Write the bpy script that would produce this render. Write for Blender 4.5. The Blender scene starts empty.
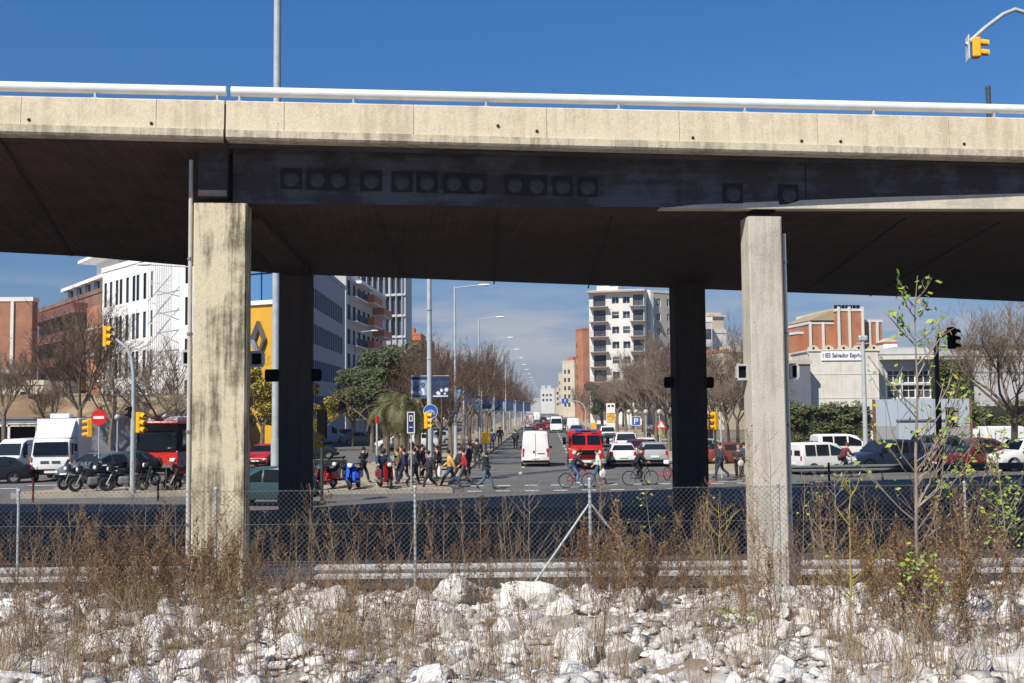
import bpy, bmesh, math, random
import numpy as np
from mathutils import Vector, Matrix, Euler
R = math.radians
random.seed(7)
C = bpy.context.scene.collection
SC = bpy.context.scene

# ------------------------------------------------------------ camera
CAMZ = 3.6
F = 1100.0
cam_d = bpy.data.cameras.new('camera')
cam = bpy.data.objects.new('camera', cam_d); C.objects.link(cam)
cam_d.sensor_width = 36; cam_d.lens = F / 1024 * 36
cam_d.clip_start = 0.1; cam_d.clip_end = 9000
cam.location = (0, 0, CAMZ)
cam.rotation_mode = 'XYZ'
CM = Matrix.Rotation(R(90 + 3.475), 4, 'X') @ Matrix.Rotation(R(-0.5), 4, 'Z')
cam.rotation_euler = CM.to_euler()
SC.camera = cam
SC.render.resolution_x = 1024; SC.render.resolution_y = 683

def ray(px, py):
    return CM.to_3x3() @ Vector(((px - 512) / F, (341.5 - py) / F, -1))
def at(px, py, Y):
    "the point of the place seen at px, py, Y metres in front"
    r = ray(px, py); t = Y / r.y
    return Vector((r.x * t, Y, CAMZ + r.z * t))
def gr(px, py, z=0.0):
    r = ray(px, py); t = (z - CAMZ) / r.z
    return Vector((r.x * t, r.y * t, z))
def gx(px, Y, z=0.0):
    "ground point in column px at distance Y"
    py = 408 - (z - CAMZ) * F / Y
    p = at(px, py, Y); return Vector((p.x, Y, z))
def zt(px, py, Y): return at(px, py, Y).z
AV = 0.031
def av(s, d): return Vector((s + AV * d, d, 0))
AVROT = -math.atan(AV)      # heading of the avenue seen as a rotation of +Y

# ------------------------------------------------------------ materials
MATS = {}
def nodes(name):
    m = bpy.data.materials.new(name); m.use_nodes = True
    nt = m.node_tree; b = nt.nodes['Principled BSDF']
    return m, nt, b
def mat(name, col=(.5, .5, .5), rough=.7, var=.15, scale=6, bump=.0, metal=0, obj=False, spec=None, bscale=None, second=None, sfac=.5, orand=False):
    if name in MATS: return MATS[name]
    m, nt, b = nodes(name); N = nt.nodes; L = nt.links
    b.inputs['Roughness'].default_value = rough; b.inputs['Metallic'].default_value = metal
    if spec is not None: b.inputs['Specular IOR Level'].default_value = spec
    tc = N.new('ShaderNodeTexCoord')
    nz = N.new('ShaderNodeTexNoise'); nz.inputs['Scale'].default_value = scale; nz.inputs['Detail'].default_value = 6
    L.new(tc.outputs['Object'], nz.inputs['Vector'])
    mr = N.new('ShaderNodeMapRange'); mr.inputs['From Min'].default_value = .3; mr.inputs['From Max'].default_value = .7
    mr.inputs['To Min'].default_value = 1 - var; mr.inputs['To Max'].default_value = 1 + var
    L.new(nz.outputs['Fac'], mr.inputs['Value'])
    mx = N.new('ShaderNodeMix'); mx.data_type = 'RGBA'; mx.blend_type = 'MULTIPLY'; mx.inputs['Factor'].default_value = 1
    if obj:
        oi = N.new('ShaderNodeObjectInfo'); L.new(oi.outputs['Color'], mx.inputs[6])
    else: mx.inputs[6].default_value = (*col, 1)
    L.new(mr.outputs['Result'], mx.inputs[7])
    out = mx.outputs[2]
    if second:
        n2 = N.new('ShaderNodeTexNoise'); n2.inputs['Scale'].default_value = scale * .35; n2.inputs['Detail'].default_value = 8; n2.inputs['Roughness'].default_value = .65
        L.new(tc.outputs['Object'], n2.inputs['Vector'])
        r2 = N.new('ShaderNodeValToRGB'); r2.color_ramp.elements[0].position = sfac - .06; r2.color_ramp.elements[1].position = sfac + .06
        L.new(n2.outputs['Fac'], r2.inputs['Fac'])
        m2 = N.new('ShaderNodeMix'); m2.data_type = 'RGBA'; L.new(r2.outputs['Color'], m2.inputs['Factor'])
        m2.inputs[7].default_value = (*second, 1); L.new(out, m2.inputs[6]); out = m2.outputs[2]
    if orand:
        o1 = N.new('ShaderNodeObjectInfo'); g1 = N.new('ShaderNodeNewGeometry'); a1 = N.new('ShaderNodeMath'); a1.operation = 'ADD'; L.new(o1.outputs['Random'], a1.inputs[0]); L.new(g1.outputs['Random Per Island'], a1.inputs[1])
        f1 = N.new('ShaderNodeMath'); f1.operation = 'FRACT'; L.new(a1.outputs[0], f1.inputs[0])
        c1 = N.new('ShaderNodeValToRGB'); c1.color_ramp.elements[0].color = (.58, .54, .48, 1); c1.color_ramp.elements[1].color = (1.0, .99, .98, 1); c1.color_ramp.elements.new(.3).color = (.80, .79, .78, 1); c1.color_ramp.elements.new(.5).color = (1.0, .98, .95, 1)
        L.new(f1.outputs[0], c1.inputs['Fac']); m5 = N.new('ShaderNodeMix'); m5.data_type = 'RGBA'; m5.blend_type = 'MULTIPLY'; m5.inputs['Factor'].default_value = 1
        L.new(out, m5.inputs[6]); L.new(c1.outputs['Color'], m5.inputs[7]); out = m5.outputs[2]
    L.new(out, b.inputs['Base Color'])
    if bump:
        bp = N.new('ShaderNodeBump'); bp.inputs['Strength'].default_value = bump; bp.inputs['Distance'].default_value = .03
        nb = N.new('ShaderNodeTexNoise'); nb.inputs['Scale'].default_value = bscale or scale * 4; nb.inputs['Detail'].default_value = 8
        L.new(tc.outputs['Object'], nb.inputs['Vector'])
        L.new(nb.outputs['Fac'], bp.inputs['Height']); L.new(bp.outputs['Normal'], b.inputs['Normal'])
    MATS[name] = m
    return m

def concrete(name, col, stain, streak=1.0, board=0.0, axis=2, amount=.5, spots=True, lo=.47, hi_=.57):
    "concrete with run-down streaks, blotches, pits and formwork boards"
    m, nt, b = nodes(name); N = nt.nodes; L = nt.links
    b.inputs['Roughness'].default_value = .88
    tc = N.new('ShaderNodeTexCoord')
    mp = N.new('ShaderNodeMapping'); s = [5.5, 5.5, 5.5]; s[axis] = .35
    mp.inputs['Scale'].default_value = s
    L.new(tc.outputs['Object'], mp.inputs['Vector'])
    n1 = N.new('ShaderNodeTexNoise'); n1.inputs['Scale'].default_value = 1; n1.inputs['Detail'].default_value = 9; n1.inputs['Roughness'].default_value = .7
    L.new(mp.outputs['Vector'], n1.inputs['Vector'])
    n2 = N.new('ShaderNodeTexNoise'); n2.inputs['Scale'].default_value = 1.1; n2.inputs['Detail'].default_value = 10; n2.inputs['Roughness'].default_value = .7
    L.new(tc.outputs['Object'], n2.inputs['Vector'])
    ml = N.new('ShaderNodeMath'); ml.operation = 'MULTIPLY'; L.new(n1.outputs['Fac'], ml.inputs[0]); ml.inputs[1].default_value = streak
    ad = N.new('ShaderNodeMath'); ad.operation = 'ADD'; L.new(ml.outputs[0], ad.inputs[0]); L.new(n2.outputs['Fac'], ad.inputs[1])
    cr = N.new('ShaderNodeValToRGB')
    c0 = .5 * (1 + streak)
    hi = min(.97, c0 / 1.0 + .18); cr.color_ramp.elements[0].position = lo; cr.color_ramp.elements[1].position = hi_
    dv = N.new('ShaderNodeMath'); dv.operation = 'DIVIDE'; dv.inputs[1].default_value = 1 + streak; L.new(ad.outputs[0], dv.inputs[0]); L.new(dv.outputs[0], cr.inputs['Fac'])
    mf = N.new('ShaderNodeMath'); mf.operation = 'MULTIPLY'; mf.inputs[1].default_value = amount; L.new(cr.outputs['Color'], mf.inputs[0])
    m1 = N.new('ShaderNodeMix'); m1.data_type = 'RGBA'; m1.inputs[6].default_value = (*col, 1); m1.inputs[7].default_value = (*stain, 1)
    L.new(mf.outputs[0], m1.inputs['Factor'])
    out = m1.outputs[2]
    n3 = N.new('ShaderNodeTexNoise'); n3.inputs['Scale'].default_value = 26; n3.inputs['Detail'].default_value = 6
    L.new(tc.outputs['Object'], n3.inputs['Vector'])
    mr = N.new('ShaderNodeMapRange'); mr.inputs['From Min'].default_value = .3; mr.inputs['From Max'].default_value = .7; mr.inputs['To Min'].default_value = .88; mr.inputs['To Max'].default_value = 1.08
    L.new(n3.outputs['Fac'], mr.inputs['Value'])
    m2 = N.new('ShaderNodeMix'); m2.data_type = 'RGBA'; m2.blend_type = 'MULTIPLY'; m2.inputs['Factor'].default_value = 1
    L.new(out, m2.inputs[6]); L.new(mr.outputs['Result'], m2.inputs[7]); out = m2.outputs[2]
    if spots:
        vo = N.new('ShaderNodeTexVoronoi'); vo.inputs['Scale'].default_value = 4.5
        L.new(tc.outputs['Object'], vo.inputs['Vector'])
        vr = N.new('ShaderNodeMapRange'); vr.inputs['From Min'].default_value = .05; vr.inputs['From Max'].default_value = .10; vr.inputs['To Min'].default_value = .78; vr.inputs['To Max'].default_value = 1
        L.new(vo.outputs['Distance'], vr.inputs['Value'])
        m3 = N.new('ShaderNodeMix'); m3.data_type = 'RGBA'; m3.blend_type = 'MULTIPLY'; m3.inputs['Factor'].default_value = 1
        L.new(out, m3.inputs[6]); L.new(vr.outputs['Result'], m3.inputs[7]); out = m3.outputs[2]
    if board:
        bk = N.new('ShaderNodeTexBrick'); bk.inputs['Scale'].default_value = 1; bk.inputs['Brick Width'].default_value = 2.6; bk.inputs['Row Height'].default_value = .14
        bk.inputs['Mortar Size'].default_value = .012; bk.inputs['Color1'].default_value = (1, 1, 1, 1); bk.inputs['Color2'].default_value = (.72, .70, .70, 1); bk.inputs['Mortar'].default_value = (.45, .42, .4, 1)
        mp2 = N.new('ShaderNodeMapping'); mp2.inputs['Rotation'].default_value = (0, 0, R(board))
        L.new(tc.outputs['Object'], mp2.inputs['Vector']); L.new(mp2.outputs['Vector'], bk.inputs['Vector'])
        m4 = N.new('ShaderNodeMix'); m4.data_type = 'RGBA'; m4.blend_type = 'MULTIPLY'; m4.inputs['Factor'].default_value = .8
        L.new(out, m4.inputs[6]); L.new(bk.outputs['Color'], m4.inputs[7]); out = m4.outputs[2]
    L.new(out, b.inputs['Base Color'])
    bp = N.new('ShaderNodeBump'); bp.inputs['Strength'].default_value = .35; bp.inputs['Distance'].default_value = .02
    L.new(n3.outputs['Fac'], bp.inputs['Height']); L.new(bp.outputs['Normal'], b.inputs['Normal'])
    MATS[name] = m; return m

def brick(name, c1, c2, mortar, scale=1.0):
    m, nt, b = nodes(name); N = nt.nodes; L = nt.links
    b.inputs['Roughness'].default_value = .9
    tc = N.new('ShaderNodeTexCoord')
    sp = N.new('ShaderNodeSeparateXYZ'); L.new(tc.outputs['Object'], sp.inputs[0])
    ad = N.new('ShaderNodeMath'); ad.operation = 'ADD'; L.new(sp.outputs['X'], ad.inputs[0]); L.new(sp.outputs['Y'], ad.inputs[1])
    cb = N.new('ShaderNodeCombineXYZ'); L.new(ad.outputs[0], cb.inputs['X']); L.new(sp.outputs['Z'], cb.inputs['Y'])
    bk = N.new('ShaderNodeTexBrick'); bk.inputs['Scale'].default_value = scale; bk.inputs['Brick Width'].default_value = .3; bk.inputs['Row Height'].default_value = .09; bk.inputs['Mortar Size'].default_value = .01
    bk.inputs['Color1'].default_value = (*c1, 1); bk.inputs['Color2'].default_value = (*c2, 1); bk.inputs['Mortar'].default_value = (*mortar, 1)
    L.new(cb.outputs[0], bk.inputs['Vector'])
    nz = N.new('ShaderNodeTexNoise'); nz.inputs['Scale'].default_value = .5; nz.inputs['Detail'].default_value = 8; L.new(tc.outputs['Object'], nz.inputs['Vector'])
    mr = N.new('ShaderNodeMapRange'); mr.inputs['From Min'].default_value = .3; mr.inputs['From Max'].default_value = .7; mr.inputs['To Min'].default_value = .75; mr.inputs['To Max'].default_value = 1.15
    L.new(nz.outputs['Fac'], mr.inputs['Value'])
    mx = N.new('ShaderNodeMix'); mx.data_type = 'RGBA'; mx.blend_type = 'MULTIPLY'; mx.inputs['Factor'].default_value = 1
    L.new(bk.outputs['Color'], mx.inputs[6]); L.new(mr.outputs['Result'], mx.inputs[7]); L.new(mx.outputs[2], b.inputs['Base Color'])
    MATS[name] = m; return m

def glassmat(name, col=(.02, .03, .04), rough=.06, blind=None):
    m, nt, b = nodes(name); N = nt.nodes; L = nt.links
    b.inputs['Base Color'].default_value = (*col, 1); b.inputs['Roughness'].default_value = rough; b.inputs['Specular IOR Level'].default_value = .4
    oi = N.new('ShaderNodeObjectInfo'); mr = N.new('ShaderNodeMapRange'); mr.inputs['To Min'].default_value = .5; mr.inputs['To Max'].default_value = 2.2
    L.new(oi.outputs['Random'], mr.inputs['Value'])
    mx = N.new('ShaderNodeMix'); mx.data_type = 'RGBA'; mx.blend_type = 'MULTIPLY'; mx.inputs['Factor'].default_value = 1; mx.inputs[6].default_value = (*col, 1)
    L.new(mr.outputs['Result'], mx.inputs[7]); L.new(mx.outputs[2], b.inputs['Base Color'])
    MATS[name] = m; return m

def emis(name, col, s):
    m, nt, b = nodes(name); b.inputs['Base Color'].default_value = (*col, 1); b.inputs['Emission Color'].default_value = (*col, 1); b.inputs['Emission Strength'].default_value = s
    MATS[name] = m; return m

M_par = concrete('parapet_concrete', (.66, .565, .41), (.40, .31, .20), .9, 0, 2, .45)
M_lip = concrete('slab_edge_concrete', (.60, .52, .38), (.20, .18, .13), .9, 0, 2, .7)
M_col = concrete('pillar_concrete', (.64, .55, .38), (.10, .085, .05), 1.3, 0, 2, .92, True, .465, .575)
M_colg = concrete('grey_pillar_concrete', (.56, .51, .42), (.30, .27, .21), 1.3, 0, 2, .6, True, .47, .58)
M_cold = concrete('shaded_pillar_concrete', (.062, .050, .052), (.03, .025, .028), 1.5, 0, 2, .5)  # pillar concrete with the shade under the bridge put into its colour
M_sof = concrete('shaded_soffit_concrete', (.080, .044, .036), (.040, .022, .020), .4, 90, 1, .7, False)  # underside shade is put into this dark base colour
M_web = concrete('shaded_girder_concrete', (.040, .033, .036), (.12, .125, .155), .6, 0, 0, .55, False)  # pale concrete painted dark for the shade below the overhang
M_blackhole = mat('dark_recess', (.018, .016, .018), .9, .1)  # one near-black colour for joints, holes and anchor recesses
M_disc = mat('anchor_disc_metal', (.05, .045, .048), .7, .35, 12)
M_rail = mat('white_painted_steel', (.80, .81, .78), .42, .08, 3, second=(.66, .64, .58), sfac=.66)
M_galv = mat('galvanised_steel', (.50, .51, .51), .38, .2, 8, metal=.15)
M_galvd = mat('dull_galvanised_wire', (.20, .21, .22), .6, .1, metal=.3)
M_pole = mat('grey_pole_paint', (.42, .46, .47), .5, .12, 4)
M_poled = mat('dark_green_pole_paint', (.045, .06, .06), .5, .2, 4)
M_black = mat('black_plastic', (.006, .006, .007), .8, .1, spec=.08)
M_dark = mat('dark_rubber', (.02, .02, .022), .85, .2)
M_rim = mat('alloy', (.45, .45, .46), .35, .1, metal=.6)
M_yel = mat('traffic_light_yellow', (.78, .42, .015), .45, .08)
M_paint = mat('vehicle_paint', rough=.28, var=.04, scale=2, obj=True)
M_cloth = mat('cloth', rough=.9, var=.2, scale=14, obj=True)
M_hair = mat('hair', (.035, .022, .015), .7, .3, 30)
M_skin = mat('skin', (.52, .30, .21), .6, .05)
M_glass = glassmat('vehicle_glass', (.010, .013, .016), .05)
M_win = glassmat('window_glass', (.035, .045, .06), .1)
M_winb = glassmat('blue_window_glass', (.04, .10, .20), .08)
M_lampw = mat('lamp_white', (.82, .82, .78), .3, .03)
M_red = mat('red_lens', (.45, .01, .01), .25, .05)
M_orange = mat('orange_lens', (.7, .2, .01), .25, .05)
M_asph = mat('asphalt', (.150, .145, .137), .9, .22, .5, .25, second=(.125, .122, .116), sfac=.56, bscale=30, spec=.12)
M_pave = mat('pale_paving', (.36, .295, .20), .9, .14, 1.2, .1, bscale=20)
M_mark = mat('worn_white_road_paint', (.62, .62, .58), .8, .25, 3)
M_kerb = mat('kerb_stone', (.34, .31, .27), .85, .15, 2)
M_white = mat('white_paint', (.78, .77, .74), .6, .04, 2)
M_bark = mat('plane_tree_bark', (.17, .135, .10), .9, .35, 5)
M_twig = mat('bare_twigs', (.13, .082, .055), .9, .2, .6)
M_twigg = mat('grey_bare_twigs', (.20, .15, .105), .9, .2, .6)
M_signblue = mat('sign_blue', (.02, .10, .42), .4, .05)
M_signred = mat('sign_red', (.62, .015, .015), .4, .05)

def leafmat(name, cols, rough=.6):
    m, nt, b = nodes(name); N = nt.nodes; L = nt.links
    g = N.new('ShaderNodeNewGeometry'); cr = N.new('ShaderNodeValToRGB'); cr.color_ramp.interpolation = 'LINEAR'
    while len(cr.color_ramp.elements) < len(cols): cr.color_ramp.elements.new(.5)
    for i, c in enumerate(cols):
        cr.color_ramp.elements[i].position = i / (len(cols) - 1); cr.color_ramp.elements[i].color = (*c, 1)
    L.new(g.outputs['Random Per Island'], cr.inputs['Fac']); L.new(cr.outputs['Color'], b.inputs['Base Color'])
    b.inputs['Roughness'].default_value = rough
    MATS[name] = m; return m
M_leaf = leafmat('evergreen_leaves', [(.025, .042, .012), (.06, .08, .022), (.10, .10, .03)])
M_leafb = leafmat('brownish_leaves', [(.06, .05, .018), (.14, .10, .03), (.09, .09, .025)])
M_leafy = leafmat('yellow_autumn_leaves', [(.16, .15, .02), (.42, .30, .03), (.30, .25, .04)])
M_palm = leafmat('palm_fronds', [(.05, .065, .018), (.12, .12, .04), (.20, .17, .07)])
M_hedge = leafmat('hedge_leaves', [(.05, .07, .018), (.09, .13, .03), (.14, .10, .035)])
M_fresh = leafmat('fresh_green_leaves', [(.09, .17, .02), (.17, .27, .03), (.28, .36, .04), (.42, .33, .04)])
M_brown = leafmat('dry_brown_weed', [(.13, .065, .03), (.19, .105, .05), (.26, .165, .085), (.075, .04, .022)], .9)
M_bst = leafmat('brown_stalks', [(.17, .09, .045), (.25, .15, .075), (.12, .065, .035)], .9)
M_rimd = mat('dark_wheel_rim', (.10, .10, .105), .45, .1, metal=.4)
M_straw = leafmat('straw_stalks', [(.32, .22, .12), (.40, .30, .18), (.22, .14, .08)], .9)
M_stemy = mat('olive_yellow_bark', (.34, .26, .06), .7, .2, 6)
M_stemg = mat('grey_sapling_bark', (.25, .20, .16), .8, .25, 6)

# ------------------------------------------------------------ mesh builder
class MB:
    def __init__(s): s.v = []; s.f = []; s.m = []
    def add(s, vs, fs, mi=0):
        o = len(s.v); s.v += [tuple(v) for v in vs]; s.f += [tuple(i + o for i in f) for f in fs]; s.m += [mi] * len(fs); return s
    def box(s, c, d, mi=0, rz=0, rot=None, taper=1.0):
        c = Vector(c); x, y, z = d[0] / 2, d[1] / 2, d[2] / 2
        M = rot.to_3x3() if rot is not None else Matrix.Rotation(rz, 3, 'Z')
        vs = []
        for k, (a, b_, e) in enumerate([(-1, -1, -1), (1, -1, -1), (1, 1, -1), (-1, 1, -1), (-1, -1, 1), (1, -1, 1), (1, 1, 1), (-1, 1, 1)]):
            t = taper if e > 0 else 1
            vs.append(c + M @ Vector((a * x * t, b_ * y * t, e * z)))
        return s.add(vs, [(0, 3, 2, 1), (4, 5, 6, 7), (0, 1, 5, 4), (1, 2, 6, 5), (2, 3, 7, 6), (3, 0, 4, 7)], mi)
    def rbox(s, c, d, bev=.05, mi=0, rz=0, seg=2, rot=None):
        bm = bmesh.new(); bmesh.ops.create_cube(bm, size=1)
        bmesh.ops.scale(bm, vec=Vector(d), verts=bm.verts)
        bmesh.ops.bevel(bm, geom=bm.edges[:], offset=bev, segments=seg, affect='EDGES', profile=.5)
        M = (rot.to_3x3() if rot is not None else Matrix.Rotation(rz, 3, 'Z'))
        bm.verts.index_update()
        s.add([M @ v.co + Vector(c) for v in bm.verts], [[v.index for v in f.verts] for f in bm.faces], mi); bm.free(); return s
    def tube(s, pts, r, n=6, mi=0, cap=True):
        pts = [Vector(p) for p in pts]
        rs = r if isinstance(r, (list, tuple)) else [r] * len(pts)
        o = len(s.v); prev = None
        for i, p in enumerate(pts):
            t = (pts[min(i + 1, len(pts) - 1)] - pts[max(i - 1, 0)])
            t = t.normalized() if t.length > 1e-9 else Vector((0, 0, 1))
            if prev is None:
                a = Vector((0, 0, 1)) if abs(t.z) < .9 else Vector((1, 0, 0))
                u = t.cross(a).normalized()
            else:
                u = (prev - t * prev.dot(t))
                u = u.normalized() if u.length > 1e-6 else t.orthogonal().normalized()
            w = t.cross(u); prev = u
            for k in range(n):
                a = 2 * math.pi * k / n
                s.v.append(tuple(p + (u * math.cos(a) + w * math.sin(a)) * rs[i]))
        for i in range(len(pts) - 1):
            for k in range(n):
                k2 = (k + 1) % n
                s.f.append((o + i * n + k, o + i * n + k2, o + (i + 1) * n + k2, o + (i + 1) * n + k)); s.m.append(mi)
        if cap:
            s.f.append(tuple(o + k for k in range(n))[::-1]); s.m.append(mi)
            s.f.append(tuple(o + (len(pts) - 1) * n + k for k in range(n))); s.m.append(mi)
        return s
    def cyl(s, a, b, r, n=12, mi=0, r2=None): return s.tube([a, b], [r, r if r2 is None else r2], n, mi)
    def lathe(s, prof, n=16, M=None, mi=0):
        M = M or Matrix(); o = len(s.v)
        for (r, z) in prof:
            for k in range(n):
                a = 2 * math.pi * k / n; s.v.append(tuple(M @ Vector((r * math.cos(a), r * math.sin(a), z))))
        for i in range(len(prof) - 1):
            for k in range(n):
                k2 = (k + 1) % n
                s.f.append((o + i * n + k, o + i * n + k2, o + (i + 1) * n + k2, o + (i + 1) * n + k)); s.m.append(mi)
        return s
    def ball(s, c, r, n=10, mi=0):
        r = r if isinstance(r, (tuple, list)) else (r, r, r)
        M = Matrix.Translation(Vector(c)) @ Matrix.Diagonal((*r, 1))
        k = n // 2 + 1
        return s.lathe([(max(1e-3, math.sin(math.pi * i / k)), -math.cos(math.pi * i / k)) for i in range(k + 1)], n, M, mi)
    def prism(s, poly, a, b, M=None, mi=0):
        "poly in (x,z), extruded along y from a to b"
        M = M or Matrix(); n = len(poly); vs = [M @ Vector((x, a, z)) for x, z in poly] + [M @ Vector((x, b, z)) for x, z in poly]
        return s.add(vs, [tuple(range(n)), tuple(range(n, 2 * n))[::-1]] + [(i, i + n, (i + 1) % n + n, (i + 1) % n) for i in range(n)], mi)
    def torus(s, c, R_, r, axis='Y', n=20, k=6, mi=0):
        c = Vector(c); o = len(s.v)
        for i in range(n):
            a = 2 * math.pi * i / n
            for j in range(k):
                b = 2 * math.pi * j / k; q = R_ + r * math.cos(b)
                p = Vector((q * math.cos(a), r * math.sin(b), q * math.sin(a)))
                if axis == 'Z': p = Vector((p.x, p.z, p.y))
                if axis == 'X': p = Vector((p.y, p.x, p.z))
                s.v.append(tuple(c + p))
        for i in range(n):
            for j in range(k):
                s.f.append((o + i * k + j, o + i * k + (j + 1) % k, o + ((i + 1) % n) * k + (j + 1) % k, o + ((i + 1) % n) * k + j)); s.m.append(mi)
        return s
    def mesh(s, name, mats, smooth=None, fix=False):
        me = bpy.data.meshes.new(name); me.from_pydata(s.v, [], s.f)
        for m in (mats if isinstance(mats, (list, tuple)) else [mats]): me.materials.append(m)
        if any(s.m): me.polygons.foreach_set('material_index', s.m)
        if fix:
            bm = bmesh.new(); bm.from_mesh(me); bmesh.ops.recalc_face_normals(bm, faces=bm.faces); bm.to_mesh(me); bm.free()
        if smooth:
            me.polygons.foreach_set('use_smooth', [True] * len(s.f)); me.set_sharp_from_angle(angle=R(smooth))
        me.update(); return me
    def build(s, name, mats, parent=None, smooth=None, fix=False, loc=None, color=None):
        return put(name, s.mesh(name, mats, smooth, fix), parent, loc, color)
def put(name, me, parent=None, loc=None, color=None, rz=0):
    o = bpy.data.objects.new(name, me); C.objects.link(o)
    if parent: o.parent = parent
    if loc is not None: o.location = loc
    if color: o.color = (*color, 1)
    if rz: o.rotation_euler.z = rz
    return o
def tag(o, label=None, cat=None, group=None, kind=None):
    if label: o['label'] = label
    if cat: o['category'] = cat
    if group: o['group'] = group
    if kind: o['kind'] = kind
    return o
def empty(name, loc=(0, 0, 0), rz=0, label=None, cat=None, group=None):
    o = bpy.data.objects.new(name, None); C.objects.link(o); o.location = loc; o.rotation_euler = (0, 0, rz); o.empty_display_size = .3
    return tag(o, label, cat, group)
KIDS = {}
def kids(o): return list(o.children)
def copy_tree(o, loc=None, rz=None, label=None, cat=None, group=None, color=None, scale=None, cache={}):
    key = o.name
    if key not in cache:
        cache[key] = [(c, kids(c)) for c in kids(o)]
    r = o.copy(); C.objects.link(r)
    for c, gs in cache[key]:
        d = c.copy(); C.objects.link(d); d.parent = r
        if color and c.name.split('.')[0] in ('body', 'tank', 'fairing', 'leg_shield', 'door_mirror', 'fork_cover'): d.color = (*color, 1)
        for g in gs:
            e = g.copy(); C.objects.link(e); e.parent = d
    if loc is not None: r.location = loc
    if rz is not None: r.rotation_euler = (0, 0, rz)
    if scale is not None: r.scale = (scale,) * 3 if not isinstance(scale, tuple) else scale
    if label: r['label'] = label
    if cat: r['category'] = cat
    if group: r['group'] = group
    elif 'group' in r and group == '': del r['group']
    return r
class Proto:
    "first use places the source itself, later uses place copies"
    def __init__(s, o): s.o = o; s.used = False; s.pending = None
    def place(s, loc, rz=0, label=None, cat=None, group=None, color=None, scale=None):
        if not s.used:
            s.used = True; s.first = (loc, rz, label, cat, group, color, scale); 
            s.snap = [(c, kids(c)) for c in kids(s.o)]
            return s.o
        return copy_tree(s.o, loc, rz, label, cat, group, color, scale)
    def finish(s):
        if not s.used: return
        loc, rz, label, cat, group, color, scale = s.first; o = s.o
        o.location = loc; o.rotation_euler = (0, 0, rz)
        if scale is not None: o.scale = (scale,) * 3 if not isinstance(scale, tuple) else scale
        if color:
            for c, _ in s.snap:
                if c.name.split('.')[0] in ('body', 'tank', 'fairing', 'leg_shield', 'door_mirror', 'fork_cover'): c.color = (*color, 1)
        tag(o, label, cat, group)
PROTOS = []
def proto(o): p = Proto(o); PROTOS.append(p); return p

def npmesh(name, V, Fq, mat_, nper=4):
    "fast mesh from numpy arrays of faces with nper corners"
    me = bpy.data.meshes.new(name); me.vertices.add(len(V)); me.vertices.foreach_set('co', V.astype(np.float32).ravel())
    nf = len(Fq); me.loops.add(nf * nper); me.loops.foreach_set('vertex_index', Fq.astype(np.int32).ravel())
    me.polygons.add(nf); me.polygons.foreach_set('loop_start', np.arange(nf, dtype=np.int32) * nper)
    me.update(calc_edges=True); me.materials.append(mat_); return me

# ============================================================ GROUND
def hn(x, y, s=1.0):
    return (math.sin(x * 1.7 * s + 1.3) * math.cos(y * 2.1 * s + .4) + .6 * math.sin(x * 4.1 * s + y * 3.3 * s) + .4 * math.cos(x * 7.3 * s - y * 5.7 * s))
def th(x, y):
    b = 2.0 - .0778 * y
    if y > 18.2:
        t = min(1, (y - 18.2) / 2.6); t = t * t * (3 - 2 * t); b = b * (1 - t) + (-.03) * t
        return b + .03 * hn(x, y) * (1 - t)
    return b + .07 * hn(x, y)
# big ground sheet reaching the horizon
mb = MB(); S = 6000
mb.add([(-S, 21.0, -.03), (S, 21.0, -.03), (S, S, -.03), (-S, S, -.03)], [(0, 1, 2, 3)])
mb.add([(-S, -S, -.05), (S, -S, -.05), (S, 21.0, -.05), (-S, 21.0, -.05)], [(0, 1, 2, 3)])
tag(mb.build('ground', mat('dusty_ground', (.20, .17, .12), .95, .2, .2, second=(.14, .13, .09))), kind='structure')
mb = MB(); mb.add([(-220, 21.2, 0), (240, 21.2, 0), (240, 62, 0), (-220, 62, 0)], [(0, 1, 2, 3)])
tag(mb.build('cross_road', M_asph), kind='structure')
mb = MB(); mb.add([(-220, 21.22, .005), (240, 21.22, .005), (240, 41.5, .005), (-220, 39.0, .005)], [(0, 1, 2, 3)])  # added dark sheet over the road, deepens the bridge's shadow band by colour
tag(mb.build('shade_band_road', mat('shade_band_asphalt', (.048, .047, .047), .9, .25, .6, .25, second=(.065, .063, .06), sfac=.56, bscale=30, spec=.12)), kind='structure')
mb = MB(); a, b_ = av(-4.6, 61.9), av(7.4, 61.9); c_, d_ = av(7.4, 1500), av(-4.6, 1500)
mb.add([(a.x, a.y, .004), (b_.x, b_.y, .004), (c_.x, c_.y, .004), (d_.x, d_.y, .004)], [(0, 1, 2, 3)])
a, b_, c_, d_ = av(-25, 61.9), av(-12, 61.9), av(-12, 1500), av(-25, 1500)
mb.add([(a.x, a.y, .004), (b_.x, b_.y, .004), (c_.x, c_.y, .004), (d_.x, d_.y, .004)], [(0, 1, 2, 3)])
a, b_, c_, d_ = av(-90, 61.9), av(-25, 61.9), av(-25, 84), av(-90, 84)
mb.add([(a.x, a.y, .004), (b_.x, b_.y, .004), (c_.x, c_.y, .004), (d_.x, d_.y, .004)], [(0, 1, 2, 3)])
a, b_, c_, d_ = av(12, 61.9), av(90, 61.9), av(90, 76), av(12, 76)
mb.add([(a.x, a.y, .004), (b_.x, b_.y, .004), (c_.x, c_.y, .004), (d_.x, d_.y, .004)], [(0, 1, 2, 3)])
tag(mb.build('avenue_road', M_asph), kind='structure')
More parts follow.
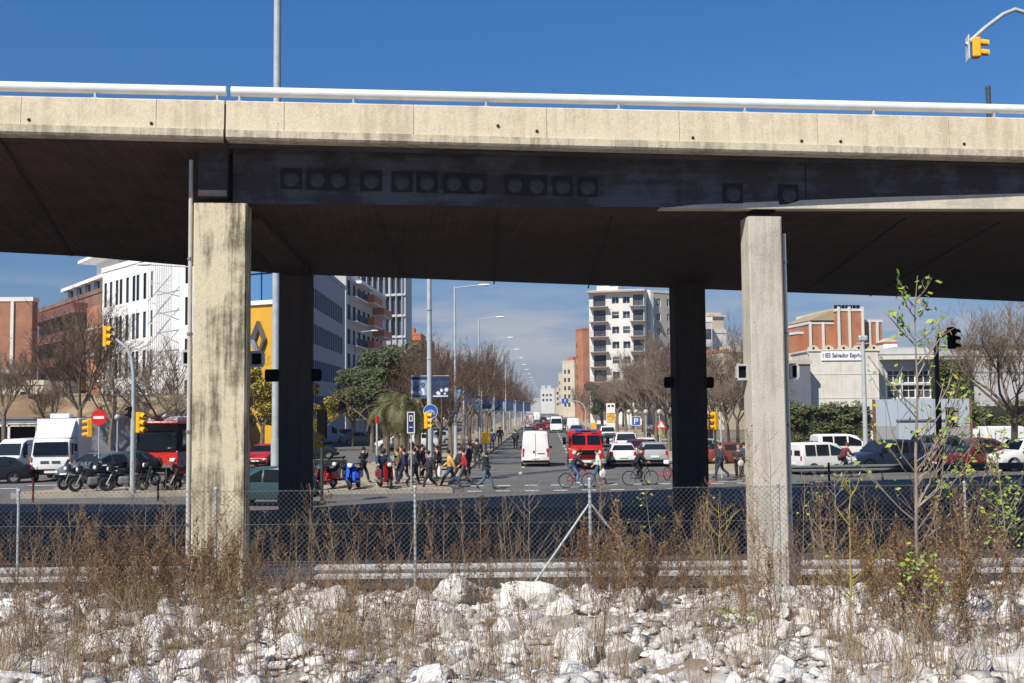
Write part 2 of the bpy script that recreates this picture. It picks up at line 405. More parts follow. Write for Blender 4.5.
# raised paving islands with kerbs
def slab(name, poly, h=.13, m=M_pave):
    mb = MB(); n = len(poly)
    inner = []
    cx = sum(p[0] for p in poly) / n; cy = sum(p[1] for p in poly) / n
    for p in poly:
        v = Vector((cx - p[0], cy - p[1])); v.normalize(); inner.append((p[0] + v.x * .2, p[1] + v.y * .2))
    mb.add([(x, y, -.02) for x, y in poly] + [(x, y, h) for x, y in poly], [(i, (i + 1) % n, (i + 1) % n + n, i + n) for i in range(n)], 1)
    mb.add([(x, y, h) for x, y in poly] + [(x, y, h) for x, y in inner], [(i, (i + 1) % n, (i + 1) % n + n, i + n) for i in range(n)], 1)
    mb.add([(x, y, h) for x, y in inner], [tuple(range(n))], 0)
    return tag(mb.build(name, [m, M_kerb], fix=True), kind='structure')
def xy(p): return (p.x, p.y)
slab('median_pavement', [(-10.6, 47.0), (-2.6, 47.6), (-3.1, 52), (-2.75, 60.0), xy(av(-4.6, 66)), xy(av(-4.6, 420)), xy(av(-11.6, 420)), xy(av(-11.6, 66)), (-11.6, 58)])
slab('corner_pavement', [(-21, 46.3), (-13.6, 46.9), (-13.0, 48.2), (-13.6, 50.2), (-20.5, 50.2), (-21.8, 48)])
slab('right_pavement', [xy(av(7.4, 60)), xy(av(12, 58)), xy(av(13, 60)), xy(av(19, 400)), xy(av(7.4, 400))])
slab('right_pavement', [(13.5, 50.5), (38, 53.5), (60, 56), (60, 53.5), (38, 50.6), (14, 47.6)])
slab('far_left_pavement', [xy(av(-25, 86)), xy(av(-25, 400)), xy(av(-31, 400)), xy(av(-31, 86))])
slab('left_wall_pavement', [(-95, 85), (-27, 85), (-27, 91.9), (-95, 91.9)])
# road markings
mb = MB()
def dash(p, q, w=.3, z=.009):
    p = Vector(p); q = Vector(q); t = (q - p).normalized(); n = Vector((-t.y, t.x, 0)) * w / 2
    mb.add([(p - n).to_tuple()[:2] + (z,), (q - n).to_tuple()[:2] + (z,), (q + n).to_tuple()[:2] + (z,), (p + n).to_tuple()[:2] + (z,)], [(0, 1, 2, 3)])
for k in range(13):
    x = -2.0 + k * 1.25
    for y0 in (48.3, 51.6):
        if k % 1 == 0 and x < 13: dash((x, y0 + x * .03, 0), (x + .62, y0 + (x + .62) * .03, 0), .42)
for s in (-1.5, 1.6, 4.5):
    for d in range(60, 400, 7):
        if s == -1.5 or d > 66: dash(av(s, d), av(s, d + 2.6), .16)
for k in range(4): dash((-28 + k * 3.1, 52.5, 0), (-26.6 + k * 3.1, 52.5, 0), .35)
for k in range(4): dash((-27 + k * 3.1, 54.6, 0), (-25.6 + k * 3.1, 54.6, 0), .35)
dash((2.6, 50.2, 0), (3.6, 50.0, 0), .25); dash((9.8, 53.2, 0), (11.2, 53.3, 0), .25)
tag(mb.build('road_markings', M_mark), kind='structure')
mb = MB(); mb.add([(7.4, 60.5, .012), (8.6, 60.5, .012), (9.9, 52.6, .012), (8.7, 51.9, .012)], [(0, 1, 2, 3)])
tag(mb.build('red_lane_marking', mat('red_road_paint', (.38, .07, .06), .8, .15, 3)), kind='structure')

# ============================================================ RUBBLE MOUND
M_rub = mat('rubble_gravel', (.48, .46, .43), .95, .35, 5, .9, second=(.24, .19, .14), sfac=.53, bscale=14)
xs = np.arange(-16, 16.01, .16); ys = np.arange(-3, 21.3, .16)
rng = np.random.default_rng(3)
V = np.array([(x, y, th(x, y) + (rng.normal() * .03 if y < 19 else 0)) for y in ys for x in xs]); nx = len(xs)
I, J = np.meshgrid(np.arange(nx - 1), np.arange(len(ys) - 1)); q = (J * nx + I).ravel()
Fq = np.stack([q, q + 1, q + 1 + nx, q + nx], 1)
tag(put('rubble_bank', npmesh('rubble_bank', V, Fq, M_rub)), kind='structure')
M_rock = mat('broken_limestone', (.66, .65, .63), .9, .3, 3.5, 1.0, second=(.40, .34, .27), sfac=.58, bscale=11, orand=True)
M_rockw = mat('clean_white_limestone', (.70, .68, .63), .85, .12, 4, .7, bscale=12)
def rockmesh(seed, m=None, name='rock'):
    r = random.Random(seed); bm = bmesh.new()
    for i in range(15):
        v = Vector((r.gauss(0, 1), r.gauss(0, 1), r.gauss(0, 1))).normalized() * r.uniform(.70, 1.12)
        bm.verts.new((v.x * .5, v.y * .42, v.z * .36))
    bmesh.ops.convex_hull(bm, input=bm.verts[:])
    for v in [v for v in bm.verts if not v.link_faces]: bm.verts.remove(v)
    bmesh.ops.bevel(bm, geom=bm.edges[:], offset=.025, segments=1, affect='EDGES')
    bmesh.ops.triangulate(bm, faces=bm.faces[:]); bmesh.ops.subdivide_edges(bm, edges=bm.edges[:], cuts=2, use_grid_fill=True)
    for v in bm.verts:
        p = v.co * 9; v.co += v.co.normalized() * (.014 * (math.sin(p.x * 2.1 + seed) + math.sin(p.y * 2.7) * math.cos(p.z * 3.1 + p.x)) + r.uniform(-.007, .007))
    me = bpy.data.meshes.new(name); bm.to_mesh(me); bm.free(); me.materials.append(m or M_rock)
    me.polygons.foreach_set('use_smooth', [True] * len(me.polygons)); me.set_sharp_from_angle(angle=R(32)); return me
RK = [rockmesh(i) for i in range(10)]
rr = random.Random(11)
o = put('rock', rockmesh(99, M_rockw), loc=at(531, 604, 15.2)); o.scale = (1.15, .95, 1.0); o.rotation_euler = (.3, .15, .5)
tag(o, 'large clean white boulder standing on top of the rubble bank by the fence strut foot', 'rock')
spots = [(455, 592, 16.4, 1.0), (440, 625, 14.4, .9), (330, 600, 15.6, 1.0), (150, 655, 12.0, 1.05), (550, 655, 12, .9), (420, 600, 15.7, .7), (300, 640, 13, .8), (735, 618, 14.6, 1.0), (25, 600, 15.5, 1.0), (240, 655, 12, .7), (640, 600, 15.4, .8), (905, 625, 13.8, 1.1), (1000, 640, 13, .8), (850, 600, 15.6, .9), (70, 625, 13.8, .9), (560, 620, 14.4, .7)]
nrk = 0
def rock(x, y, s, sink=.3):
    global nrk
    o = put('rock', RK[rr.randrange(10)]); k = s
    o.location = (x, y, th(x, y) + k * (.36 * .5 - sink * .36))
    o.scale = (k * rr.uniform(.8, 1.2), k * rr.uniform(.8, 1.2), k * rr.uniform(.8, 1.25)); o.rotation_euler = (rr.uniform(-.6, .6), rr.uniform(-.6, .6), rr.uniform(0, 6.3))
    tag(o, 'pale broken limestone rock lying among the others on the weedy rubble bank', 'rock', 'limestone rocks covering the rubble bank'); nrk += 1
for px, py, Y, s in spots:
    p = at(px, py, Y); rock(p.x, Y, s * .85, .25)
while nrk < 285:
    y = rr.uniform(8.8, 17.6); x = rr.uniform(-.5, .5) * y * .98
    rock(x, y, rr.choice([.26, .32, .4, .48, .56, .36]) * rr.uniform(.8, 1.25), rr.uniform(.1, .45))
# small stones: stuff
def pack(name, metas, xf, mat_, nper=3):
    Vs = []; Fs = []; off = 0
    arrs = []
    for (v, f) in metas: arrs.append((np.array(v, dtype=float), np.array(f, dtype=int)))
    for k, loc, rz, sc, tilt in xf:
        v, f = arrs[k]; c, s_ = math.cos(rz), math.sin(rz)
        w = v * sc; x = w[:, 0] * c - w[:, 1] * s_ + w[:, 2] * tilt[0]; y = w[:, 0] * s_ + w[:, 1] * c + w[:, 2] * tilt[1]
        Vs.append(np.stack([x + loc[0], y + loc[1], w[:, 2] + loc[2]], 1)); Fs.append(f + off); off += len(v)
    return npmesh(name, np.concatenate(Vs), np.concatenate(Fs), mat_, nper)
def hull(seed):
    r = random.Random(seed); bm = bmesh.new()
    for i in range(12): v = Vector((r.gauss(0, 1), r.gauss(0, 1), r.gauss(0, 1))).normalized() * .5; bm.verts.new((v.x * r.uniform(.8, 1.25), v.y * .8, v.z * .5))
    bmesh.ops.convex_hull(bm, input=bm.verts[:]); bmesh.ops.triangulate(bm, faces=bm.faces[:])
    for v in [v for v in bm.verts if not v.link_faces]: bm.verts.remove(v)
    bm.verts.index_update(); out = ([tuple(v.co) for v in bm.verts], [[v.index for v in f.verts] for f in bm.faces]); bm.free(); return out
HL = [hull(i) for i in range(8)]
xf = []
for i in range(6500):
    y = rr.uniform(8.3, 18.6); x = rr.uniform(-.52, .52) * y; s = (abs(rr.gauss(.0, .07)) + .04) if i % 3 else rr.uniform(.12, .30)
    xf.append((rr.randrange(8), (x, y, th(x, y) + s * .12), rr.uniform(0, 6.3), s, (rr.uniform(-.3, .3), rr.uniform(-.3, .3))))
tag(put('small_stones', pack('small_stones', HL, xf, M_rock)), kind='stuff', label='small pale stones and grit filling the gaps between the rocks', cat='gravel')

# ============================================================ BRIDGE
BROT = math.atan(.1)
BR = empty('road_bridge', (0, 20.15, 0), BROT, 'long concrete road flyover with white tube railing, crossing the whole view on four pillars', 'bridge')
BMI = (Matrix.Translation((0, 20.15, 0)) @ Matrix.Rotation(BROT, 4, 'Z')).inverted()
def L2(x, y): v = BMI @ Vector((x, y, 0)); return (v.x, v.y)
def nearY(X): return 20.15 + .1 * X
def interp(tab, x):
    for (x0, y0), (x1, y1) in zip(tab, tab[1:]):
        if x <= x1: return y0 + (y1 - y0) * (x - x0) / (x1 - x0)
    return tab[-1][1]
box_far = [L2(*p) for p in [(-60, 18.5), (-30, 22.0), (-12.1, 26.0), (-6.7, 31.06), (6.2, 36.2), (19.3, 41.4), (50, 53)]]
shadow_slab_far = [L2(*p) for p in [(-60, 22), (-30, 36.8), (-17.6, 35.2), (-14.7, 32.2), (-7.9, 37.0), (7.3, 43.4), (22.8, 49.8), (56, 61)]]  # unseen far edge widened so the deck casts its shadow farther
JX = L2(*xy(gx(221, nearY(-5.3))))[0]          # expansion joint
ZB, ZS, ZT = 7.48, 8.40, 9.27
XS = sorted([-55, -40, L2(-30, 36.8)[0], -22, L2(-17.6, 35.2)[0], L2(-14.7, 32.2)[0], -10, L2(-7.9, 37)[0]] + [JX - .03, JX + .03, -3, 0, 4, 7.3, 12, 17, 22.8, 32, 45])
# upper deck slab
for nm, xs_ in (('left', [x for x in XS if x < JX]), ('right', [x for x in XS if x > JX])):
    mb = MB(); vs = []
    for x in xs_:
        f = interp(shadow_slab_far, x); vs += [(x, .28, ZS), (x, f, ZS), (x, f, ZS + .25), (x, .28, ZS + .25)]
    fs = []
    for i in range(len(xs_) - 1):
        for k in range(4): fs.append((i * 4 + k, i * 4 + (k + 1) % 4, i * 4 + 4 + (k + 1) % 4, i * 4 + 4 + k))
    fs += [(0, 1, 2, 3), tuple(len(vs) - 4 + k for k in range(4))]
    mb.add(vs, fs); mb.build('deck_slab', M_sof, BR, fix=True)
# parapet: precast pieces with joints, pits and stains
jpx = [10, 150, 221, 282, 415, 552, 688, 830, 965]
jl = [L2(*xy(gx(p, nearY((p - 512) / F * 20.5))))[0] for p in jpx]
step = 2.55
jj = [jl[0] - step * k for k in range(12, 0, -1)] + jl + [jl[-1] + step * k for k in range(1, 11)]
for i in range(len(jj) - 1):
    a, b_ = jj[i] + .0045, jj[i + 1] - .0045
    if abs(jj[i] - JX) < .3: a = JX + .02
    if abs(jj[i + 1] - JX) < .3: b_ = JX - .015
    mb = MB(); prof = [(.0, ZS + .14), (.0 + .03, ZT - .02), (.05, ZT), (.25, ZT), (.27, ZT - .02), (.27, ZS + .003), (.0, ZS + .003)]
    vs = [(a, y, z) for y, z in prof] + [(b_, y, z) for y, z in prof]; n = len(prof)
    mb.add(vs, [tuple(range(n)), tuple(range(n, 2 * n))] + [(k, (k + 1) % n, (k + 1) % n + n, k + n) for k in range(n)])
    mb.build('parapet', M_par, BR, fix=True)
# slab edge lip below the parapet
for a, b_ in ((-56, JX - .02), (JX + .03, 46)):
    mb = MB(); prof = [(-.05, ZS - .01), (-.05, ZS + .12), (.0, ZS + .137), (.001, ZS + .137), (.30, ZS - .004), (.30, ZS - .05), (-.02, ZS - .05)]
    n = len(prof); vs = [(a, y, z) for y, z in prof] + [(b_, y, z) for y, z in prof]
    mb.add(vs, [tuple(range(n)), tuple(range(n, 2 * n))] + [(k, (k + 1) % n, (k + 1) % n + n, k + n) for k in range(n)])
    mb.build('slab_edge', M_lip, BR, fix=True)
# chipped concrete at the joint
mb = MB(); mb.box((JX + .0, .16, ZS + .4), (.03, .2, .80)); mb.box((JX + .0, .5, ZS - .06), (.05, .9, .05)); mb.build('expansion_joint', M_blackhole, BR)
# drain holes in parapet
for p, py in ((28, 119), (151, 123), (498, 131), (537, 136), (626 + 67, 141), (802, 143), (841, 143), (965, 144)):
    q = at(p, py, nearY((p - 512) / F * 20.5)); l = BMI @ q
    mb = MB(); mb.cyl((0, -.012, 0), (0, .03, 0), .03, 10); mb.build('drain_hole', M_blackhole, BR, loc=(l.x, .002, l.z))
# far parapet
mb = MB(); vs = []
xs_ = [-55] + [L2(*p)[0] for p in ((-30, 36.8), (-17.6, 35.2), (-14.7, 32.2), (-7.9, 37.0), (7.3, 43.4))] + [22.8, 45]
for x in xs_:
    f = interp(shadow_slab_far, x) - .25; vs += [(x, f, ZS + .25), (x, f + .25, ZS + .25), (x, f + .25, ZT), (x, f, ZT)]
mb.add(vs, [(i * 4 + k, i * 4 + (k + 1) % 4, i * 4 + 4 + (k + 1) % 4, i * 4 + 4 + k) for i in range(len(xs_) - 1) for k in range(4)])
mb.build('far_parapet', M_par, BR, fix=True)
# railing tube on posts
GAPX = L2(*xy(gx(223.5, 19.7)))[0]
ZR = 9.465
for a, b_ in ((-55, GAPX - .03), (GAPX + .06, 45)):
    mb = MB(); mb.tube([(a, .14, ZR), (b_, .14, ZR)], .092, 20); t = mb.build('railing_tube', M_rail, BR, smooth=40)
ppx = [85, 212, 235, 353, 490, 627, 757, 890]
pl = [L2(*xy(gx(p, nearY((p - 512) / F * 20.5))))[0] for p in ppx]
pl = [pl[0] - 2.45 * k for k in range(1, 12)] + pl + [pl[-1] + 2.45 * k for k in range(1, 8)]
for x in pl:
    mb = MB(); mb.box((x, .14, ZT + .06), (.035, .10, .22)); mb.box((x, .14, ZT + .006), (.12, .16, .014)); mb.build('railing_post', M_galv, BR)
# right span box girder
def weby(x): return min(.80, max(.25, .74 - .045 * (x - 4.4)))
M_strip = concrete('sunlit_web_concrete', (.58, .52, .42), (.30, .27, .22), .8, 0, 0, .5, False)  # paler copy of the web concrete, for its sunlit lower band
xs_ = [x for x in XS if x > JX]
mb = MB(); vs = []; fs = []
for x in xs_:
    f = interp(box_far, x); w = weby(x); vs += [(x, w, ZS - .004), (x, w, ZB), (x, f, ZB), (x, f, ZS - .004)]
for i in range(len(xs_) - 1):
    fs.append((i * 4, i * 4 + 1, i * 4 + 5, i * 4 + 4))
fs2 = [(i * 4 + 2, i * 4 + 3, i * 4 + 7, i * 4 + 6) for i in range(len(xs_) - 1)] + [(0, 1, 2, 3)]
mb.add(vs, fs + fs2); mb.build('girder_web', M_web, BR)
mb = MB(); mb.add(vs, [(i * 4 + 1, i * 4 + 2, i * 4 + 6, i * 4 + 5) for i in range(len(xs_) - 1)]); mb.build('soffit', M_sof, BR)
vs = []; xq = [3, 4.5, 7.3, 12, 17, 22.8, 32, 45]  # added wedge strip: sunlight on the web's bottom edge painted as pale concrete
for x in xq:
    w = weby(x) - .03; h = min(.34, .03 + .042 * (x - 3)); vs += [(x, w, ZB - .02), (x, w + .02, ZB + h), (x, w + .05, ZB + h), (x, w + .3, ZB - .02)]
mb = MB(); mb.add(vs, [(i * 4 + k, i * 4 + (k + 1) % 4, i * 4 + 4 + (k + 1) % 4, i * 4 + 4 + k) for i in range(len(xq) - 1) for k in range(4)] + [(0, 1, 2, 3)]); mb.build('sunlit_web_strip', M_strip, BR, fix=True)
# web panel joints, ledge
mb = MB(); mb.box((JX / 2 + 20, .42, ZS - .068), (40 - JX, .28, .03)); mb.build('ledge', M_web, BR)
for p in (632, 824, 560):
    q = L2(*xy(gx(p, 21))); mb = MB(); mb.box((q[0], weby(q[0]) + .012, (ZS + ZB) / 2), (.025, .03, ZS - ZB - .1)); mb.build('web_joint', M_blackhole, BR)
# left span soffit (slopes down away from the joint edge)
xs_ = [x for x in XS if x < JX]
mb = MB(); vs = []; fs = []
for x in xs_:
    f = interp(box_far, x); vs += [(x, .27, ZS - .055), (x, f, ZB), (x, f, ZS - .004)]
for i in range(len(xs_) - 1):
    fs += [(i * 3, i * 3 + 1, i * 3 + 4, i * 3 + 3), (i * 3 + 1, i * 3 + 2, i * 3 + 5, i * 3 + 4)]
fs.append((len(vs) - 3, len(vs) - 2, len(vs) - 1))
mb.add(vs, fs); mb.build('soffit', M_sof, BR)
# transverse formwork joints on the soffit
for p, q_ in (((377, 212), (404, 277)), ((498, 214), (494, 284)), ((612, 217), (588, 288)), ((905, 218), (805, 292)), ((1000, 222), (870, 296))):
    def onz(px, py, z): r = ray(px, py); t = (z - CAMZ) / r.z; return (r * t) + Vector((0, 0, CAMZ))
    a = BMI @ onz(*p, ZB - .004); b_ = BMI @ onz(*q_, ZB - .004)
    mb = MB(); mb.tube([a, b_], .022, 4); mb.build('formwork_joint', M_blackhole, BR)
for x, sx in ((-12.5, -.16), (-9.2, -.12), (-16, -.2), (-20, -.25)):
    f = interp(box_far, x + sx * 8); mb = MB(); mb.tube([(x, .3, ZS - .065), (x + sx * 8, f, ZB - .006)], .025, 4); mb.build('formwork_joint', M_blackhole, BR)
# anchor plates: square dark recesses with a round steel cap
for p in (291, 317, 338, 371, 402, 427, 454, 476, 515, 537, 563, 588, 733, 788):
    py = 178 + (p - 291) * .028 + (3 if p > 700 else 0)
    Y = nearY((p - 512) / F * 20.5) + .75
    l = BMI @ at(p, py, Y); w = weby(l.x)
    mb = MB(); s = .2
    mb.box((0, -.006, 0), (2 * s, .03, 2 * s)); pt = mb.build('anchor_recess', M_blackhole, BR, loc=(l.x, w, l.z))
    mb = MB(); mb.lathe([(.001, .055), (.09, .055), (.12, .04), (.145, .02), (.15, 0)], 16, Matrix.Rotation(R(90), 4, 'X')); mb.build('anchor_cap', M_disc, pt, smooth=35, loc=(0, -.02, -.01))
# pillars
def pillar(x0, x1, Y, dep, ztop, m, tw=1.0, nm='pillar'):
    "front face from x0 to x1 at world distance Y"
    mb = MB(); cx, hw = (x0 + x1) / 2, (x1 - x0) / 2; vs = []
    for z, k in ((-1.0, 1.0), (ztop, tw)):
        for sx, sy in ((-1, 0), (1, 0), (1, 1), (-1, 1)):
            w = Vector((cx + sx * hw * k - .1 * dep * sy, Y + dep * sy + .1 * sx * hw, z)); vs.append(BMI @ w)
    bm = bmesh.new(); bv = [bm.verts.new(v) for v in vs]
    for f in ((3, 2, 1, 0), (4, 5, 6, 7), (0, 1, 5, 4), (1, 2, 6, 5), (2, 3, 7, 6), (3, 0, 4, 7)): bm.faces.new([bv[i] for i in f])
    bmesh.ops.recalc_face_normals(bm, faces=bm.faces); bmesh.ops.bevel(bm, geom=[e for e in bm.edges if abs(e.verts[0].co.z - e.verts[1].co.z) > 2], offset=.03, segments=2, affect='EDGES')
    me = bpy.data.meshes.new(nm); bm.to_mesh(me); bm.free(); me.materials.append(m); return put(nm, me, BR)
xa, xb = gx(190.8, 20.25).x, gx(244, 20.25).x
pillar(xa, xb, 20.25, .62, zt(218, 205, 20.45), M_col)
xa2, xb2 = gx(756, 21.3).x, gx(791.5, 21.3).x
pillar(xa2, xb2, 21.3, .55, zt(765, 218, 21.5), M_colg, .97)
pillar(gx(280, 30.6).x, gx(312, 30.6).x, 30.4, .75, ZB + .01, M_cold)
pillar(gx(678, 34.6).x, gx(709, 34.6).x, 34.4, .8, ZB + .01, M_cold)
# pier head at the joint, bearing pads, transverse pier beam
l = BMI @ Vector(((xa + xb) / 2, 20.45, 0))
mb = MB(); mb.box((JX - .31, 1.0, (ZS + ZB) / 2 + .02), (.52, .8, ZS - ZB - .16)); mb.build('pier_head', M_web, BR)
mb = MB(); mb.box((l.x - .2, l.y + .25, ZB - .02), (.3, .3, .06)); mb.box((l.x + .25, l.y + .25, ZB - .02), (.3, .3, .06)); mb.build('bearing_pad', M_black, BR)
l2 = BMI @ Vector(((xa2 + xb2) / 2, 21.6, 0)); mb = MB(); mb.box((l2.x, l2.y, ZB - .02), (.45, .35, .08)); mb.build('bearing_pad', M_black, BR)
a = BMI @ Vector((xb - .35, 21.4, 0)); b_ = BMI @ Vector((gx(300, 30.6).x - .1, 30.6, 0))
mb = MB(); n = Vector((b_.y - a.y, -(b_.x - a.x), 0)).normalized() * .33
vs = []
for p, z0 in ((a, ZB - .14), (b_, ZB - .14)):
    vs += [p - n + Vector((0, 0, z0)), p + n + Vector((0, 0, z0)), p + n + Vector((0, 0, ZB + .0)), p - n + Vector((0, 0, ZB + .0))]
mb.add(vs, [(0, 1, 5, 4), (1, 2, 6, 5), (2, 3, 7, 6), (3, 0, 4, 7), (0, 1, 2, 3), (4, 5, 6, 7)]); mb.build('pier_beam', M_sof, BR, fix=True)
# drainpipes with clamps
for (px, Y, zt_) in ((187.3, 20.3, ZS - .12), (792.3, 21.55, zt(789, 236, 21.85))):
    p = BMI @ gx(px, Y); mb = MB(); mb.tube([(p.x, p.y, -.3), (p.x, p.y, zt_)], .04, 10); pp = mb.build('drainpipe', mat('pvc_pipe', (.50, .47, .43), .5, .1), BR, smooth=40)
    for z in (1.5, 3.2, 5, 6.4):
        mb = MB(); mb.tube([(p.x, p.y, z), (p.x, p.y, z + .05)], .056, 10); mb.build('pipe_clamp', M_galvd, pp)

# the fascia is deeper towards the right: small fall of its upper and lower edges
for c in list(BR.children_recursive):
    if c.type != 'MESH' or c.name.startswith(('pillar', 'anchor', 'drainpipe', 'pipe_clamp', 'soffit_x')): continue
    off = c.location if c.parent is BR else Vector((0, 0, 0))
    if c.parent is not BR: continue
    if off.length > 0:
        z = off.z; c.location.z += (min(.35, max(-.05, .010 * (9.8 - off.x))) if 8.2 < z < 8.75 else 0) + (-.06 - .0032 * off.x if z >= 8.9 else 0); continue
    # long straight pieces get cuts so that they can follow
    for v in c.data.vertices:
        x, z = v.co.x, v.co.z
        if 8.2 < z < 8.8: v.co.z += .010 * (9.8 - x)
        elif z >= 8.9: v.co.z += -.06 - .0032 * x

# framed boxes hanging on the pillars
def frame_box(px, py, Y, w, h, label, dark=False):
    p = at(px, py, Y); r = empty('sign_box', (p.x, p.y, p.z), 0, label, 'sign box')
    mb = MB(); t = .045
    for c, d in (((0, 0, h / 2), (w, .12, t)), ((0, 0, -h / 2), (w, .12, t)), ((-w / 2, 0, 0), (t, .12, h - t)), ((w / 2, 0, 0), (t, .12, h - t))): mb.box(c, d)
    mb.build('frame', M_black if dark else M_galv, r)
    mb = MB(); mb.box((0, .03, 0), (w - t, .05, h - t)); mb.build('panel', M_black, r)
    mb = MB(); mb.box((0, .11, -h * .1), (.05, .16, .05)); mb.build('bracket', M_galv if not dark else M_black, r)
frame_box(186.5, 358, 20.6, .13, .26, 'narrow grey framed box fixed to the left side of the stained front pillar')
frame_box(257, 359, 21.3, .24, .26, 'grey framed box with black panel on the right side of the stained front pillar')
frame_box(742, 372, 21.6, .20, .28, 'grey framed box with black panel on the left side of the pale front pillar')
frame_box(794, 371.5, 21.9, .14, .28, 'narrow framed box peeping out right of the pale front pillar')
frame_box(272, 375.5, 30.6, .34, .30, 'black box bracketed to the left side of the left dark rear pillar', True)
frame_box(315.5, 375, 30.6, .28, .30, 'black box bracketed to the right side of the left dark rear pillar', True)
frame_box(669, 382.5, 34.5, .26, .30, 'black box bracketed to the left side of the right dark rear pillar', True)
frame_box(708.5, 382.5, 34.5, .28, .30, 'black box bracketed to the right side of the right dark rear pillar', True)

# ============================================================ GUARD RAILS
def guard_rail(p0, p1, zc, posts, label, mt, h=.31, dep=.08, backpost=True):
    p0 = Vector(p0); p1 = Vector(p1); ln = (p1 - p0).length; a = math.atan2(p1.y - p0.y, p1.x - p0.x)
    r = empty('guard_rail', (p0.x, p0.y, 0), a, label, 'guard rail')
    prof = [(0, -h / 2), (-dep, -h * .38), (-dep, -h * .2), (-.0, -h * .06), (0, h * .06), (-dep, h * .2), (-dep, h * .38), (0, h / 2)]
    mb = MB(); n = len(prof); t = .004
    pf = prof + [(y + .012, z) for y, z in prof[::-1]]
    N2 = len(pf); mb.add([(0, y, zc + z) for y, z in pf] + [(ln, y, zc + z) for y, z in pf], [(k, (k + 1) % N2, (k + 1) % N2 + N2, k + N2) for k in range(N2)])
    mb.build('beam', mt, r, fix=True)
    for x in posts:
        mb = MB(); mb.box((x, .09, zc / 2 - .02), (.07, .11, zc + .26)); mb.build('post', mt, r)
    return r
guard_rail((-17, 21.75, 0), (17, 22.0, 0), .41, [.9 + 2.0 * k for k in range(17)], 'dull galvanised crash barrier running right across behind the front pillars and rubble bank', M_galv)
guard_rail((13.2, 52.4, 0), (45, 55.6, 0), .62, [.5 + 4 * k for k in range(8)], 'grey crash barrier at the far kerb in front of the parked cars on the right', M_galvd)

# ============================================================ CHAIN LINK FENCE
FY = 18.0
FE = empty('chain_link_fence', (0, FY, 0), 0, 'galvanised chain link fence along the top of the rubble bank, with braced middle post', 'fence')
zb, ztp = .55, 2.31
mb = MB(); pitch = .085; n = int(26 / pitch); hgt = ztp - zb; V = []; Fq = []
r_ = .0022
for sgn in (1, -1):
    for k in range(n):
        x0 = -13 + k * pitch; x1 = x0 + sgn * hgt; y = r_ * sgn * 1.2
        b0 = len(V)
        for (x, z) in ((x0, zb), (x1, ztp)):
            V += [(x - r_ * 1.4, y, z), (x, y - r_ * 1.4, z), (x + r_ * 1.4, y + r_ * .4, z)]
        for j in range(3): Fq.append((b0 + j, b0 + (j + 1) % 3, b0 + 3 + (j + 1) % 3, b0 + 3 + j))
me = npmesh('mesh', np.array(V), np.array(Fq), M_galvd); put('mesh', me, FE)
for z in (zb, zb + .6, zb + 1.2, ztp - .02):
    mb = MB(); mb.tube([(-13, .01, z), (13, .01, z)], .003, 4); mb.build('tension_wire', M_galvd, FE)
px_posts = [17, 215, 415, 590.5, 780, 967]
xs_p = [gx(p, FY, 1.4).x for p in px_posts]; xs_p = [xs_p[0] - 3.1] + xs_p + [xs_p[-1] + 3.1]
for i, x in enumerate(xs_p):
    z0 = th(x, FY) - .3; mb = MB(); mb.tube([(x, .03, z0), (x, .03, ztp + (.12 if i == 4 else .02))], .022 if i != 4 else .026, 8)
    mb.ball((x, .03, ztp + (.12 if i == 4 else .02)), .034, 8); mb.build('post', M_pole, FE, smooth=50)
xc = xs_p[4]
for p, py, yy in ((533, 585, -.25), (632, 556, .12)):
    q = at(p, py, FY + yy); mb = MB(); mb.tube([(xc, .03, zt(590, 503, FY)), (q.x, yy, q.z)], .019, 8); mb.build('brace', M_pole, FE, smooth=50)

# ============================================================ BUILDINGS
def win_mesh(w, h, style, cache={}):
    k = (round(w, 2), round(h, 2), style)
    if k in cache: return cache[k]
    mb = MB(); t = .07
    g = 1; fr = {'w': M_white, 'd': M_black, 'g': M_galvd, 'b': M_black, 's': M_white}[style[0]]
    gl = M_winb if style[0] == 'b' else M_win
    mb.box((0, .06, h / 2), (w - .02, .02, h - .02), 1)
    for c, d in (((-w / 2 + t / 2, 0, h / 2), (t, .08, h)), ((w / 2 - t / 2, 0, h / 2), (t, .08, h)), ((0, 0, t / 2), (w - 2 * t, .08, t)), ((0, 0, h - t / 2), (w - 2 * t, .08, t))): mb.box(c, d, 0)
    if 'm' in style: mb.box((0, .0, h / 2), (.06, .07, h - 2 * t), 0)
    if 'h' in style: mb.box((0, .0, h * .6), (w - 2 * t, .07, .05), 0)
    if 's' in style: mb.box((0, .03, h * .75), (w - 2 * t, .04, h * .5 - t), 2)
    me = mb.mesh('window', [fr, gl, mat('roller_shutter', (.5, .47, .42), .7, .1, 3)]); cache[k] = me; return me
def grid(x0, dx, nx, z0, dz, nz, w, h, st='d'):
    return [(x0 + i * dx, x0 + i * dx + w, z0 + j * dz, z0 + j * dz + h, st) for j in range(nz) for i in range(nx)]
FACES = {'front': (0, lambda W, D: (Vector((0, 0, 0)), Vector((1, 0, 0)), W)), 'left': (-90, lambda W, D: (Vector((0, D, 0)), Vector((0, -1, 0)), D)), 'right': (90, lambda W, D: (Vector((W, 0, 0)), Vector((0, 1, 0)), D))}
